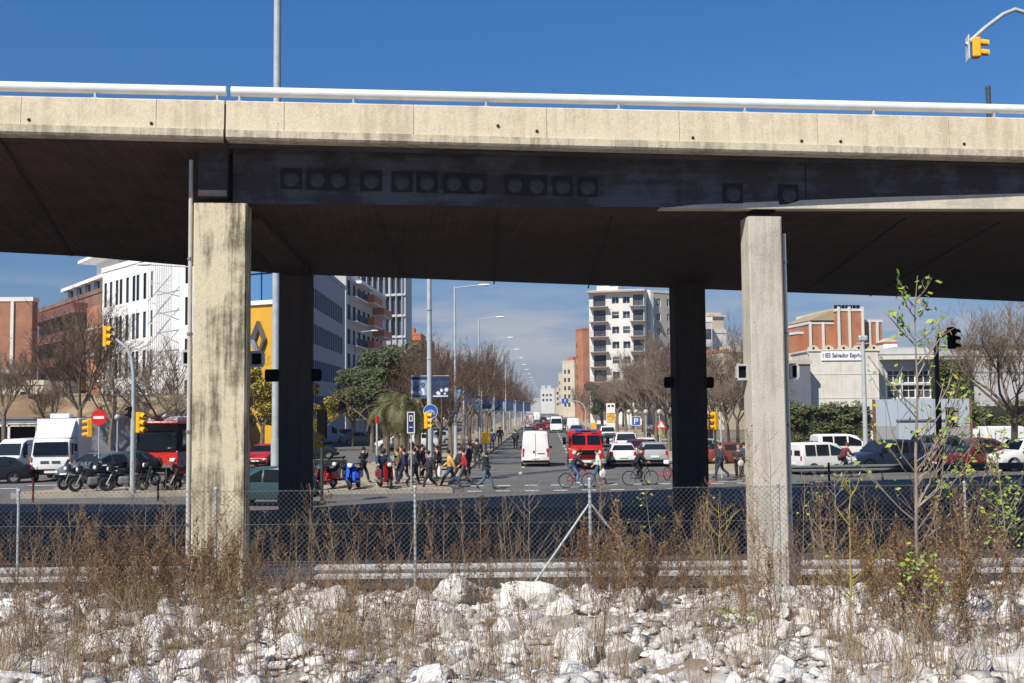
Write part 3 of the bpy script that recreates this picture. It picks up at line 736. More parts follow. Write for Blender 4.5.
def facade(mb, o, u, Wd, z0, H, rects, rev=.18, mi=0):
    n = Vector((-u.y, u.x, 0))   # inward
    xs = sorted(set([0, Wd] + [round(r[0], 3) for r in rects] + [round(r[1], 3) for r in rects]))
    zs = sorted(set([z0, H] + [round(r[2], 3) for r in rects] + [round(r[3], 3) for r in rects]))
    xs = [x for x in xs if 0 <= x <= Wd]; zs = [z for z in zs if z0 <= z <= H]
    P = lambda x, z, d=0: o + u * x + n * d + Vector((0, 0, z))
    for i in range(len(xs) - 1):
        for j in range(len(zs) - 1):
            cx, cz = (xs[i] + xs[i + 1]) / 2, (zs[j] + zs[j + 1]) / 2
            if any(r[0] < cx < r[1] and r[2] < cz < r[3] for r in rects): continue
            mb.add([P(xs[i], zs[j]), P(xs[i + 1], zs[j]), P(xs[i + 1], zs[j + 1]), P(xs[i], zs[j + 1])], [(0, 1, 2, 3)], mi)
    for r in rects:
        a, b_, c_, d_ = r[:4]
        for (x0, z0_), (x1, z1_) in (((a, c_), (b_, c_)), ((b_, c_), (b_, d_)), ((b_, d_), (a, d_)), ((a, d_), (a, c_))):
            mb.add([P(x0, z0_), P(x1, z1_), P(x1, z1_, rev), P(x0, z0_, rev)], [(0, 1, 2, 3)], mi)
def building(name, label, A, B, depth, H, wall, z0=0, front=(), left=(), right=(), roofm=None, cat='building', group=None, parapet=.5, rev=.18, nwin=100):
    A = Vector((A.x, A.y, 0)); B = Vector((B.x, B.y, 0)); W_ = (B - A).length; a = math.atan2(B.y - A.y, B.x - A.x)
    r = empty(name, A, a, label, cat, group); r['W'] = W_; del r['W']
    mb = MB()
    for nm, rects in (('front', front), ('left', left), ('right', right)):
        ang, fn = FACES[nm]; o, u, Wd = fn(W_, depth); rects = [q for q in rects if q[1] < Wd and q[3] < H]
        facade(mb, o, u, Wd, z0, H, rects, rev)
        n = Vector((-u.y, u.x, 0)); cnt = 0
        for q in rects:
            if q[4] == 'x': continue
            me = win_mesh(q[1] - q[0], q[3] - q[2], q[4]); c = o + u * ((q[0] + q[1]) / 2) + n * (rev - .06)
            w = put('window', me, r, (c.x, c.y, q[2])); w.rotation_euler.z = math.atan2(u.y, u.x); cnt += 1
    mb.add([(0, depth, z0), (W_, depth, z0), (W_, depth, H), (0, depth, H)], [(1, 0, 3, 2)])
    mb.build('wall', wall, r)
    mb = MB(); e = .12
    mb.box((W_ / 2, depth / 2, H + .05), (W_ - .5, depth - .5, .1))
    for c, d in (((W_ / 2, 0.05, H + parapet / 2), (W_ + 2 * e, .3, parapet)), ((W_ / 2, depth - .05, H + parapet / 2), (W_ + 2 * e, .3, parapet)), ((.03, depth / 2, H + parapet / 2), (.3, depth - .42, parapet)), ((W_ - .03, depth / 2, H + parapet / 2), (.3, depth - .42, parapet))): mb.box(c, d)
    mb.build('roof', roofm or wall, r)
    return r, W_
def balcony(r, x0, x1, z, out=1.1, slabm=None, railm=None, h=1.0, y=0, solid=True):
    mb = MB(); mb.box(((x0 + x1) / 2, y - out / 2, z - .08), (x1 - x0, out, .16)); b = mb.build('balcony', slabm, r)
    mb = MB()
    if solid:
        for c, d in ((((x0 + x1) / 2, y - out + .05, z + h / 2), (x1 - x0, .08, h)), ((x0 + .04, y - out / 2 + .05, z + h / 2), (.08, out - .12, h)), ((x1 - .04, y - out / 2 + .05, z + h / 2), (.08, out - .12, h))): mb.box(c, d)
    else:
        mb.box(((x0 + x1) / 2, y - out + .04, z + h), (x1 - x0, .05, .05))
        k = int((x1 - x0) / .25)
        for i in range(k + 1): mb.box((x0 + .03 + i * (x1 - x0 - .06) / k, y - out + .04, z + h / 2), (.035, .035, h - .06))
    mb.build('railing', railm, b); return b
def clutter(r, W_, D, H, seed, m1, n=5):
    q = random.Random(seed)
    for i in range(n):
        w = q.uniform(1.2, 3); mb = MB(); mb.box((q.uniform(2, W_ - 2), q.uniform(2, min(D, 12) - 1), H + .1 + w * .35), (w, w * .8, w * .7)); mb.build('roof_hut', m1, r)
    for i in range(n):
        x = q.uniform(1, W_ - 1); y = q.uniform(1, 6); h = q.uniform(2, 3.5); mb = MB(); mb.tube([(x, y, H), (x, y, H + h)], .05, 4)
        for k in range(4): mb.tube([(x - .5 + k * .07, y, H + h - .1 - k * .25), (x + .5 - k * .07, y, H + h - .1 - k * .25)], .025, 3)
        mb.build('aerial', M_galvd, r)

B_or = brick('orange_brick', (.38, .145, .07), (.31, .11, .05), (.35, .25, .18))
B_or2 = brick('deep_orange_brick', (.50, .16, .06), (.42, .13, .05), (.4, .3, .2))
B_br = brick('brown_brick', (.20, .085, .055), (.25, .11, .065), (.25, .2, .16))
P_wh = mat('white_render', (.80, .80, .78), .8, .04, .3)
P_wh2 = mat('offwhite_render', (.68, .66, .60), .85, .08, .4)
P_cr = mat('cream_render', (.58, .50, .36), .85, .1, .5)
P_gr = mat('grey_panel', (.32, .31, .36), .7, .08, .6)
P_grl = mat('pale_grey_render', (.50, .49, .48), .85, .1, .5)
P_ye = mat('yellow_cladding', (.62, .34, .02), .6, .06, .6)
P_co = concrete('board_marked_concrete', (.70, .66, .57), (.48, .44, .37), .8, 0, 2, .5, False)
P_te = mat('terracotta_orange', (.50, .15, .06), .8, .1, .6)
P_fin = mat('fin_grey', (.36, .37, .40), .5, .08, 1)
P_corr = mat('corrugated_blue_grey', (.16, .17, .20), .6, .1, 1)

# 1 brick factory building far left
r, w = building('brick_building', 'plain orange brick building with white pilaster at the far left edge', gx(-45, 128), gx(30, 128), 1.5, zt(20, 303, 130), B_or, front=grid(2, 4, 3, 3, 4, 2, 1.6, 1.8, 'd'), roofm=P_wh2)
q = zt(20, 303, 130)
for x in (w * .35, w * .74):
    mb = MB(); mb.box((x, -.1, q / 2), (.35, .25, q - .1)); mb.build('pilaster', P_wh2, r)
mb = MB(); mb.box((w / 2, -.2, 8.3), (w, .35, .5)); mb.build('cornice', P_wh2, r)
# low old plaster building before it
r, w = building('old_house', 'low pale plaster house with a round arched doorway below the orange brick building', gx(-30, 112), gx(42, 112), 9, zt(20, 385, 112), P_cr, z0=0, front=grid(2, 3, 3, 4.5, 9, 1, 1, 1.2, 'd'))
# 2 brown block with terraces
A, B = gx(37, 150), gx(101, 124); H2 = zt(60, 300, 140)
fr = []
for j in range(4): fr += [(1.5 + i * 4.2, 1.5 + i * 4.2 + 2.6, 3.6 + j * 3.05, 5.6 + j * 3.05, 'dm') for i in range(7)]
fr = [f for f in fr if f[1] < (B - A).length * .8]
r, w = building('terraced_apartment_block', 'brown brick apartment block with long shady balconies, left of the white building', A, B, 5, 17.2, B_br, front=fr, roofm=B_br)
for j in range(5):
    balcony(r, .5, w * .80, 3.3 + j * 3.05, 1.5, B_br, mat('brown_railing', (.20, .07, .05), .7, .1), .95, solid=True)
for j in range(5):
    mb = MB(); mb.box((w * .9, -.12, 1.0 + j * 3.05), (w * .2, .25, .25)); mb.build('white_band', P_wh2, r)
mb = MB(); mb.box((w * .9, -.06, 8), (w * .2 - .1, .12, 15.6)); mb.build('brick_panel', B_or2, r)
mb = MB(); mb.box((w * .68, 4, 17.7), (w * .62, 6, 2.6)); mb.box((w * .68, 2.2, 19.2), (w * .66, 4, .4)); mb.build('penthouse', P_wh, r)
mb = MB(); mb.box((w * .82, 5, 20.6), (w * .3, 6, 2.4)); mb.box((w * .82, 3, 21.8), (w * .36, 6, .35)); mb.build('penthouse', P_wh, r)
for i in range(4):
    mb = MB(); mb.box((w * (.42 + i * .13), .8, 18.2), (1.6, .05, 1.6)); mb.build('terrace_window', M_win, r)
clutter(r, w, 10, 16.4, 4, P_wh2, 3)
# 3 white slit window block
A, B = gx(100.5, 118), gx(197, 99); w = (B - A).length
zr = [zt(101, y, 118) for y in (308, 284)]
rows = []
H3 = zt(101, 273, 118)
fl = 3.85; zbase = H3 - 1.2
px_w = [(103.5, 3.4), (109, 3.4), (115, 2.6), (119, 2.6), (125.5, 3), (132, 2.6), (136, 2.6), (143, 3.6), (150, 3.6)]
u = (B - A).normalized(); fr = []
def along(px, A_, B_):
    "distance along A-B where column px crosses"
    for _ in range(1):
        best = None
    k0, k1 = 0, 1
    for it in range(30):
        k = (k0 + k1) / 2; p = A_ + (B_ - A_) * k; t = gx(px, p.y).x
        if t > p.x: k0 = k
        else: k1 = k
    return k * (B_ - A_).length
for px, ww in px_w:
    s = along(px, A, B)
    for j in range(6):
        z1 = zbase - j * fl
        if z1 - 2.6 > .3: fr.append((s - .40, s + .40, z1 - 2.6, z1, 'd'))
s = along(181, A, B)
for j in range(5): fr.append((s + .6, s + 1.3, zbase + .6 - j * fl - 2.6, zbase + .6 - j * fl, 'd'))
r, w = building('white_office_block', 'bright white building with rows of tall narrow slit windows, left of the stained pillar', A, B, 9, H3, P_wh, front=fr, rev=.14)
mb = MB(); s0, s1 = along(156, A, B), along(179, A, B)
q = random.Random(2)
k = int((s1 - s0) / .5)
for i in range(k + 1): mb.box((s0 + i * (s1 - s0) / k, -.9, H3 / 2), (.06, .06, H3 - .4))
for j in range(9): mb.box(((s0 + s1) / 2, -.9, 1 + j * 1.85), (s1 - s0, .05, .05))
for j in range(7): mb.tube([(s0, -.93, 1 + j * 2.2), (s1, -.93, 4.2 + j * 2.0)], .05, 4); mb.tube([(s1, -.87, 2 + j * 2.2), (s0, -.87, 4.2 + j * 2.0)], .04, 4)
mb.build('scaffold_lattice', mat('lattice_white', (.62, .62, .61), .6, .05), r)
mb = MB(); mb.box((w * .45, 5.6, H3 + 1.7), (w * .86, 6, 3.3)); mb.build('upper_storey', P_wh, r)
mb = MB(); mb.box((w * .50, 2.4, H3 + 3.5), (w * .9, 1.5, .3)); mb.box((w * .6, 6, H3 + 5), (w * .7, 5, 2.8)); mb.build('roof_terrace', P_wh, r)
for i in range(5):
    mb = MB(); mb.box((w * (.12 + .15 * i), 2.46, H3 + 1.9), (1.5, .06, 1.7)); mb.build('terrace_window', M_win, r)
clutter(r, w, 16, H3 + 6, 14, P_wh2, 2)
# retaining wall and earth bank in front of them
mb = MB(); a, b_ = gx(-160, 92.4), gx(200, 92.2)
mb.box(((a.x + b_.x) / 2, 92.7, 1.5), (b_.x - a.x, .8, 3.05)); mb.box(((a.x + b_.x) / 2, 92.7, 3.12), (b_.x - a.x, 1.0, .16))
o = mb.build('retaining_wall', mat('blue_grey_wall', (.15, .16, .185), .8, .12, .8)); tag(o, 'long dark blue grey retaining wall behind the truck and bus', 'wall')
for (px, ww, hh) in ((14, 3.6, 2.3), (43, 5.5, 2.4), (150, 1.5, 2.2)):
    p = gx(px, 92.25); r = empty('garage_door', (p.x, 92.25, 0.14), 0, {14: 'wide dark doorway in the retaining wall above the white van', 43: 'dark gateway in the retaining wall behind the box truck', 150: 'narrow brownish doorway in the retaining wall behind the bus'}[px], 'doorway')
    mb = MB(); mb.box((0, 0, hh / 2), (ww, .06, hh)); mb.build('door_leaf', M_black, r)
    mb = MB(); mb.box((0, -.02, hh + .09), (ww + .4, .14, .18)); mb.box((-ww / 2 - .1, -.02, hh / 2), (.2, .14, hh)); mb.box((ww / 2 + .1, -.02, hh / 2), (.2, .14, hh)); mb.build('door_frame', P_co, r)
a = gx(-160, 93); xs_ = np.linspace(a.x - 10, -25, 90); V = []; rg = random.Random(3)
for j, (y, z) in enumerate(((93.15, 3.12), (94.5, 3.9), (97, 4.6), (100, 5.1), (104, 5.2), (112, 5.2), (112.2, -.1))):
    for x in xs_: V.append((x, y, z + (rg.uniform(-.12, .2) if 0 < j < 5 else 0)))
n = len(xs_); Fq = [(j * n + i, j * n + i + 1, (j + 1) * n + i + 1, (j + 1) * n + i) for j in range(6) for i in range(n - 1)]
tag(put('earth_bank', npmesh('earth_bank', np.array(V), np.array(Fq), mat('dry_earth', (.30, .22, .13), .95, .25, .4, .4, second=(.20, .13, .07), sfac=.52))), kind='structure')
# 4 blue glass building with yellow wall and diamond emblem
A, B = gx(206, 104), gx(279, 100); H4 = 25
w_ = (B - A).length
fr = [(i * 1.75 + .2, i * 1.75 + 1.85, z, z + 2.9, 'b') for i in range(int(w_ / 1.75)) for z in (16.9 - 3.1 + .9, 18.6, 22)]
fr = [(a_ , b__, 14.3 if abs(z - 14.7) < .1 else z, (17.4 if abs(z - 14.7) < .1 else z + 2.9), s_) for a_, b__, z, _, s_ in fr]
zy = zt(262, 305, 101)
fr = []
r, w = building('showroom_building', 'glass office building above a bright yellow wall with grey diamond emblem', A, B, 4, H4, P_ye, front=fr, roofm=P_wh2)
mb = MB(); mb.box((w / 2, -.06, (zy + .4 + H4) / 2), (w + .04, .1, H4 - zy - .4)); mb.build('curtain_wall', M_winb, r)
mb = MB()
for k in range(int(w / 1.9) + 1): mb.box((w - .1 - k * 1.9, -.13, (zy + .4 + H4) / 2), (.1, .06, H4 - zy - .5))
for z in (16.2, 19.4, 22.6): mb.box((w / 2, -.125, z), (w, .04, .12))
mb.build('mullion_grid', M_black, r)
for z in (zy + .2, 18.0, 21.6):
    mb = MB(); mb.box((w / 2, -.12, z), (w, .25, .38)); mb.build('white_band', P_wh, r)
cx = along(262, A, B) - .3; cz = zt(261, 340, 101)
mb = MB()
def ring(s, y0, y1):
    o_ = [(0, 1.45 * s), (.92 * s, 0), (0, -1.45 * s), (-.92 * s, 0)]; return o_
oo = [(0, 1.75), (.85, .1), (0, -1.75), (-.85, .1)]; ii = [(0, .95), (.42, .0), (0, -.95), (-.42, .0)]
for k in range(4):
    a_, b__ = oo[k], oo[(k + 1) % 4]; c__, d__ = ii[(k + 1) % 4], ii[k]
    P_ = [a_, b__, c__, d__]
    mb.add([(x, -.45 if kk < 2 else -.28, z) for kk, (x, z) in enumerate(P_)] + [(x, 0, z) for x, z in P_], [(0, 1, 2, 3), (0, 4, 5, 1), (1, 5, 6, 2), (2, 6, 7, 3), (3, 7, 4, 0)])
mb.build('diamond_emblem', mat('emblem_steel', (.20, .21, .23), .3, .05, metal=.6), r, loc=(cx, -.02, cz), fix=True)
# 5 grey office receding
A, B = gx(300, 106), gx(345, 140); w_ = (B - A).length
zz = lambda j: 3.0 + j * 3.75
fr = [(i * 1.5 + .3, i * 1.5 + 1.45, zz(j), zz(j) + 2.1, 'bh') for j in range(5) for i in range(int(w_ / 1.5) - 1)]
fr = [f for f in fr if f[0] > w_ * .12][:100]
r, w = building('grey_office_block', 'long grey office block with blue ribbon windows right of the left rear pillar', A, B, 2.5, zt(345, 290, 140), P_gr, front=fr, roofm=P_gr)
# 6 balconied terraced building
A, B = gx(346, 150), gx(386, 185); w_ = (B - A).length
r, w = building('balcony_block', 'stepped apartment building with projecting orange balconies behind the grey office block', A, B, 5, zt(366, 286, 165), P_grl, front=[(i * 4 + 1, i * 4 + 3.2, 2.5 + j * 3.4, 4.6 + j * 3.4, 'dm') for i in range(8) for j in range(6)], roofm=P_wh2)
for j in range(7):
    zb_ = 2.3 + j * 3.4
    if zb_ > 21: break
    balcony(r, w * .36, w * .58, zb_ + .2, 1.8, P_wh2, P_te, 1.1)
    balcony(r, w * .62, w * .86, zb_ - .9, 1.8, P_wh2, P_te, 1.1)
    balcony(r, w * .05, w * .3, zb_, 1.2, P_wh, mat('dark_railing', (.05, .05, .055), .6, .1), 1.0, solid=False)
mb = MB(); mb.box((w * .25, 1, zt(350, 279, 150)), (w * .3, 5, .4)); mb.build('awning', P_wh, r)
# 7 fin tower
A, B = gx(350, 222), gx(406, 218); w_ = (B - A).length; H7 = zt(380, 262, 220)
fr = [(i * 1.3 + .1, i * 1.3 + .1 + (.9 if (i * 7 + j * 3) % 5 else .6), 1.5 + j * 4.2, 5.1 + j * 4.2, 'd') for j in range(8) for i in range(int(w_ / 1.3)) if j > 3 or i < 1][:96]
r, w = building('fin_tower', 'tall grey tower block with close vertical fins and dark slots, partly under the bridge', A, B, 3, H7, P_fin, front=fr, rev=.5)
for j in range(9):
    mb = MB(); mb.box((w / 2, -.2, 1.2 + j * 4.2), (w + .2, .3, .4)); mb.build('floor_band', P_grl, r)
for i in range(int(w_ / 1.3) + 1):
    mb = MB(); mb.box((i * 1.3 + .05, -.26, H7 / 2), (.14, .5, H7 - .5)); mb.build('fin', P_fin, r)
# 8 orange corner house
r, w = building('orange_house', 'small orange house with white gable beside the fin tower', gx(403, 262), gx(421, 262), 14, zt(410, 335, 262), P_te, front=[(2, 3.2, 15, 17, 'd')], roofm=P_te)
mb = MB(); mb.box((w * .35, 2, zt(410, 331, 262)), (w * .6, 4, 1.6)); mb.build('roof_hut', P_te, r)
r, w = building('orange_house', 'lower orange stepped house just left of the tall banner pole', gx(421, 275), gx(431, 275), 14, zt(425, 342, 275), P_te, front=[(1, 2, 14, 16, 'd')], roofm=P_wh2)
r, w = building('low_cream_building', 'low cream building top showing above bare median trees', gx(431, 330), gx(447, 330), 14, zt(440, 353, 330), P_cr, front=grid(1, 1.6, 3, 12, 3, 2, .8, 1.4))
# far end of the avenue
r, w = building('apartment_tower', 'distant pale tower closing the far end of the avenue', gx(541, 720), gx(555, 720), 20, zt(547, 389, 720), P_wh2, front=grid(1, 2.4, 5, 8, 3.2, 3, 1.3, 1.6))
mb = MB()
for x in (w * .2, w * .62): mb.box((x, 5, zt(547, 387, 720)), (2.5, 4, 2.5))
mb.build('roof_hut', P_grl, r)
r, w = building('apartment_building', 'hazy grey block at the avenue end left of the pale tower', gx(527, 800), gx(540, 800), 20, zt(533, 399, 800), P_grl)
r, w = building('apartment_building', 'small pinkish block at the avenue end right of the pale tower', gx(556, 640), gx(561, 640), 20, zt(558, 388, 640), P_cr, front=grid(.5, 2.2, 1, 5, 3.2, 3, 1.2, 1.5))
r, w = building('cream_apartment_block', 'narrow cream yellow block in the avenue right of the far tower', gx(563, 430), gx(575, 425), 30, zt(568, 362, 428), P_cr, front=grid(.8, 2.2, 2, 4, 3.2, 5, 1.2, 1.6), left=grid(1.5, 3, 8, 4, 3.2, 5, 1.4, 1.6))
mb = MB(); mb.box((w * .5, 3, zt(568, 359, 428)), (w * .5, 4, 1.6)); mb.build('roof_hut', P_te, r)
r, w = building('apartment_building', 'low cream block farther off beside the yellow one', gx(559, 520), gx(565, 515), 20, zt(562, 374, 520), P_cr, front=grid(.6, 1.8, 1, 5, 3.2, 4, .9, 1.5))
A, B = gx(576.5, 335), gx(584, 330)
r, w = building('brick_apartment_tower', 'narrow orange brick tower with side balconies left of the white apartment block', A, B, 26, zt(579, 330, 332), B_or2, front=[(.6, 1.2, 6 + j * 3.1, 7.4 + j * 3.1, 'd') for j in range(6)], left=grid(2, 3.2, 7, 3, 3.1, 8, 1.8, 1.9))
for j in range(8):
    mb = MB(); mb.box((-.6, 13, 2.6 + j * 3.1), (1.2, 22, .9)); mb.build('side_balcony', P_te, r)
# 10 big white apartment block
A, B = gx(590.5, 231), gx(646, 228); w_ = (B - A).length; HB = zt(610, 293, 231); fh = 3.15
fr = []
b0 = along(609.5, A, B); z_top = HB - 2.6
for j in range(9):
    z = z_top - j * fh
    if z < .5: break
    fr.append((.9, b0 - .5, z - .4, z + 2.1, 'dm'))
    for px in (617, 628):
        s = along(px, A, B); fr.append((s - .75, s + .75, z + .2, z + 1.7, 'wm' if (j + px) % 3 else 'ws'))
    s = along(639.5, A, B); fr.append((s - 1.0, s + 1.2, z - .4, z + 2.0, 'dm'))
lf = [(2 + i * 3.4, 3.6 + i * 3.4, z_top - j * fh, z_top - j * fh + 1.6, 'dm') for i in range(6) for j in range(9) if z_top - j * fh > .5]
r, w = building('white_apartment_block', 'tall white apartment block with balcony column, left of the right rear pillar', A, B, 24, HB, P_wh2, front=fr, left=lf, roofm=P_wh2, rev=.6)
rl = mat('rust_edge_slab', (.42, .30, .25), .8, .1)
for j in range(9):
    z = z_top - j * fh - .4
    if z < .5: break
    balcony(r, .2, b0 + .1, z, 1.5, rl, M_galvd, 1.0, solid=False)
    s = along(639.5, A, B); balcony(r, s - 1.6, s + 1.8, z, 1.2, rl, M_galvd, 1.0, solid=False)
mb = MB(); mb.box((w / 2, -.4, HB + .1), (w + .8, 1.6, .35)); mb.build('eaves', rl, r)
clutter(r, w, 12, HB, 9, P_wh2, 2)
A, B = gx(652, 232), gx(703, 240); w_ = (B - A).length
fr = [(1.8 + i * 2.9, 3.0 + i * 2.9, z_top - j * fh, z_top - j * fh + 1.6, 'wm') for i in range(int(w_ / 2.9)) for j in range(9) if z_top - j * fh > .5 and 2.5 + i * 2.9 < w_ - 1]
mgb = mat('beige_render', (.46, .41, .34), .85, .1, .5)
r, w = building('beige_apartment_block', 'beige apartment block joined to the right of the white one, behind bare trees', A, B, 20, zt(670, 293, 234), mgb, front=fr, roofm=P_wh2)
mb = MB(); mb.box((-.2, -.3, zt(670, 293, 234) / 2), (.8, 1.2, zt(670, 293, 234))); mb.build('wall_rib', P_wh2, r)
# blocks right of right rear pillar
A, B = gx(690, 200), gx(714, 200); w_ = (B - A).length
r, w = building('old_apartment_block', 'ornate pale old block with rooftop turret between the two right pillars', A, B, 18, zt(708, 322, 200), P_grl, front=grid(.8, 2.4, 7, 3, 3.2, 5, 1.0, 1.9, 'd'), roofm=P_wh2, parapet=.9)
A, B = gx(714, 205), gx(729, 206)
r2, w2 = building('old_apartment_block', 'pale block with wrought balconies under the turret, left of the pale pillar', A, B, 16, zt(722, 334, 208), P_wh2, front=grid(.8, 2.1, 4, 3, 3.2, 4, 1.0, 2.0, 'd'), roofm=P_wh2, parapet=.7)
for j in range(4):
    for i in range(3): balcony(r2, .4 + i * 2.3, 2.2 + i * 2.3, 3 + j * 3.2, .7, P_grl, M_galvd, .9, solid=False)
mb = MB(); zq = zt(722, 334, 208); mb.box((1.6, 3, zq + 1.6), (3.4, 3.4, 3.2)); mb.box((1.6, 3, zq + 3.35), (4.2, 4.2, .35)); mb.box((1.6, 3, zq + 3.8), (2.6, 2.6, .5)); mb.build('turret', P_cr, r2)
A, B = gx(728, 170), gx(752, 172)
r, w = building('small_apartment_house', 'small house with terracotta roof edge seen just left of the pale pillar', A, B, 12, zt(735, 352, 170), P_cr, front=grid(.6, 1.8, 3, 3, 3, 3, .9, 1.5), roofm=P_te)
mb = MB(); mb.box((w / 2, 1, zt(735, 349, 170)), (w * .8, 3, .9)); mb.build('roof_hut', P_wh2, r)

# right: school and neighbours
A, B = gx(812, 92), gx(881, 92); Hs = zt(850, 351, 92)
r, w = building('school_building', 'concrete school building with scalloped top and a name board on its blank wall', A, B, 14, Hs, P_co, roofm=P_co, parapet=.15)
for z in (2.2, 4.2, 6.2):
    mb = MB(); mb.box((w / 2, -.012, z), (w, .03, .03)); mb.build('board_joint', P_grl, r)
for i in range(5):
    mb = MB(); mb.lathe([(.01, -.15), (.5, -.15), (.5, .12), (.01, .12)], 20, Matrix.Translation((w * (.06 + i * .22), .17, Hs + .02)) @ Matrix.Rotation(R(90), 4, 'X')); mb.build('scallop', P_cr, r)
    mb = MB(); mb.lathe([(.01, -.02), (.1, -.02), (.1, .02), (.01, .02)], 12, Matrix.Translation((w * (.06 + i * .22), .03, Hs + .26)) @ Matrix.Rotation(R(90), 4, 'X')); mb.build('round_opening', M_black, r)
s0, s1 = along(823.5, A, B), along(865, A, B); zc = zt(845, 355.5, 92)
mb = MB(); mb.box(((s0 + s1) / 2, -.06, zc), (s1 - s0, .08, .82)); sg = mb.build('name_board', P_wh, r)
tx = bpy.data.curves.new('lettering', 'FONT'); tx.body = 'I IES Salvador Espriu'; tx.size = .50; tx.align_x = 'CENTER'; tx.align_y = 'CENTER'; tx.extrude = .005; tx.offset = .012
tx.materials.append(mat('sign_ink', (.06, .07, .16), .6, .02)); to0 = bpy.data.objects.new('tmp', tx); C.objects.link(to0); bpy.context.view_layer.update(); tme = bpy.data.meshes.new_from_object(to0.evaluated_get(bpy.context.evaluated_depsgraph_get())); bpy.data.objects.remove(to0); to = put('lettering', tme, sg); to.location = ((s0 + s1) / 2, -.115, zc); to.rotation_euler = (R(90), 0, 0); to.scale = (.80, 1, 1)
# scalloped yellow wing behind left
r, w = building('yellow_wing', 'low yellowish wing with scalloped parapet left of the name board', gx(788, 98), gx(818, 98), 8, zt(800, 362, 98), P_cr, z0=0, parapet=.1, roofm=P_cr)
for i in range(3):
    mb = MB(); mb.lathe([(.01, -.15), (.6, -.15), (.6, .15), (.01, .15)], 16, Matrix.Translation((w * (.2 + i * .3), .2, zt(800, 360, 98))) @ Matrix.Rotation(R(90), 4, 'X')); mb.build('scallop', P_cr, r)
A, B = gx(786, 90), gx(812.5, 90.5)
r, w = building('grey_annex', 'grey panelled annex with one white framed window beside the pale pillar pipe', A, B, 6, zt(800, 364, 90), P_corr, front=[(along(791, A, B), along(797.5, A, B), zt(795, 380, 90), zt(795, 366, 90), 'wm')], roofm=P_cr, parapet=.3)
A, B = gx(881.5, 95), gx(940, 95)
za, zb_ = zt(910, 399, 95), zt(910, 369, 95)
fr = [(along(889.5 + i * 15.2, A, B), along(903.5 + i * 15.2, A, B), zt(910, 383 + j * 15, 95), zt(910, 370 + j * 15, 95), 'wmh') for i in range(3) for j in range(3)]
r, w = building('concrete_block', 'grey concrete building with wide white framed window grid right of the school', A, B, 12, zt(905, 354, 95), P_grl, front=fr, roofm=P_grl, rev=.4)
mb = MB(); mb.box((w / 2 , -.45, zt(905, 358, 95)), (w, .9, .3)); mb.build('canopy', P_co, r)
A, B = gx(940, 97), gx(1140, 100)
r, w = building('long_grey_building', 'long low pale grey building behind the bare tree at the right edge', A, B, 12, zt(1000, 356, 98), P_grl, front=[], roofm=P_grl)
mb = MB(); mb.box((w / 2, -.02, zt(1000, 372, 98)), (w, .05, .12)); mb.build('wall_groove', P_gr, r)
# orange brick building behind with white pilasters
A, B = gx(799, 150), gx(886, 152); w_ = (B - A).length
def bl(px0, px1, ytop, Y, label, group=None, dep=14, m=B_or2, roof=P_wh2, y0=0):
    A_, B_ = gx(px0, Y), gx(px1, Y + .5); return building('brick_house', label, A_, B_, dep, zt((px0 + px1) / 2, ytop, Y), m, roofm=roof, parapet=.35)
r, w = bl(812, 842, 324, 150, 'orange brick house with white pilasters and sloping roof behind the school')
for k in (.02, .45, .98):
    mb = MB(); mb.box((w * k, -.1, 7.5), (.28, .3, 15)); mb.build('pilaster', P_wh2, r)
zr_ = zt(827, 323, 150)
mb = MB(); mb.add([(0, 0, zr_), (w, 0, zr_), (w, 10, zr_), (0, 10, zr_), (w, 0, zr_ + 1.9), (w, 10, zr_ + 1.9)], [(0, 1, 4), (3, 5, 2), (0, 4, 5, 3), (1, 2, 5, 4), (0, 3, 2, 1)]); mb.build('sloping_roof', mat('ochre_roof', (.36, .29, .17), .9, .15), r, loc=(0, -.3, .36), fix=True)
r, w = bl(841, 866, 311, 149, 'tallest part of the orange brick building with chimney row on top')
for k in (.02, .45, .98):
    mb = MB(); mb.box((w * k, -.1, 8.5), (.28, .3, 17)); mb.build('pilaster', P_wh2, r)
for k in range(7):
    mb = MB(); mb.lathe([(.22, 0), (.22, .6), (.3, .7), (.1, .8)], 8, Matrix.Translation((w * (.05 + k * .15), 1, zt(853, 310, 149)))); mb.build('chimney_pot', M_black, r)
r, w = bl(868, 885, 322, 151, 'narrow orange brick wing with white cornice right of the tallest brick part')
for k in (.25, .7):
    mb = MB(); mb.box((w * k, -.1, 7.5), (.28, .3, 15)); mb.build('pilaster', P_wh2, r)
r, w = bl(800, 814, 334, 152, 'low orange brick wing with rooftop fence, leftmost of the brick houses')
mb = MB()
for k in range(8): mb.tube([(w * k / 7.5, .3, zt(806, 333, 152)), (w * k / 7.5, .3, zt(806, 326, 152))], .04, 4)
mb.tube([(0, .3, zt(806, 327, 152)), (w, .3, zt(806, 327, 152))], .04, 4); mb.build('rooftop_fence', M_galvd, r)
r, w = building('white_house', 'small white gabled house on the skyline between brick building and bare tree', gx(886, 140), gx(900, 140), 3, zt(893, 343, 140), P_wh, front=[(1.2, 1.9, zt(893, 355, 140), zt(893, 348, 140), 'd')], roofm=P_te, parapet=.15)
zr_ = zt(893, 342, 140); mb = MB(); mb.prism([(-.1, zr_), (w + .1, zr_), (w / 2, zr_ + .55)], -.1, 3); mb.build('gable_roof', P_cr, r, fix=True)
r, w = building('grey_house', 'long low grey rooftop house right of the white gabled house', gx(900, 138), gx(935, 139), 4, zt(915, 349, 138), P_wh2, front=grid(1, 2, 5, zt(893, 358, 138), 9, 1, .8, .8), roofm=P_grl, parapet=.3)
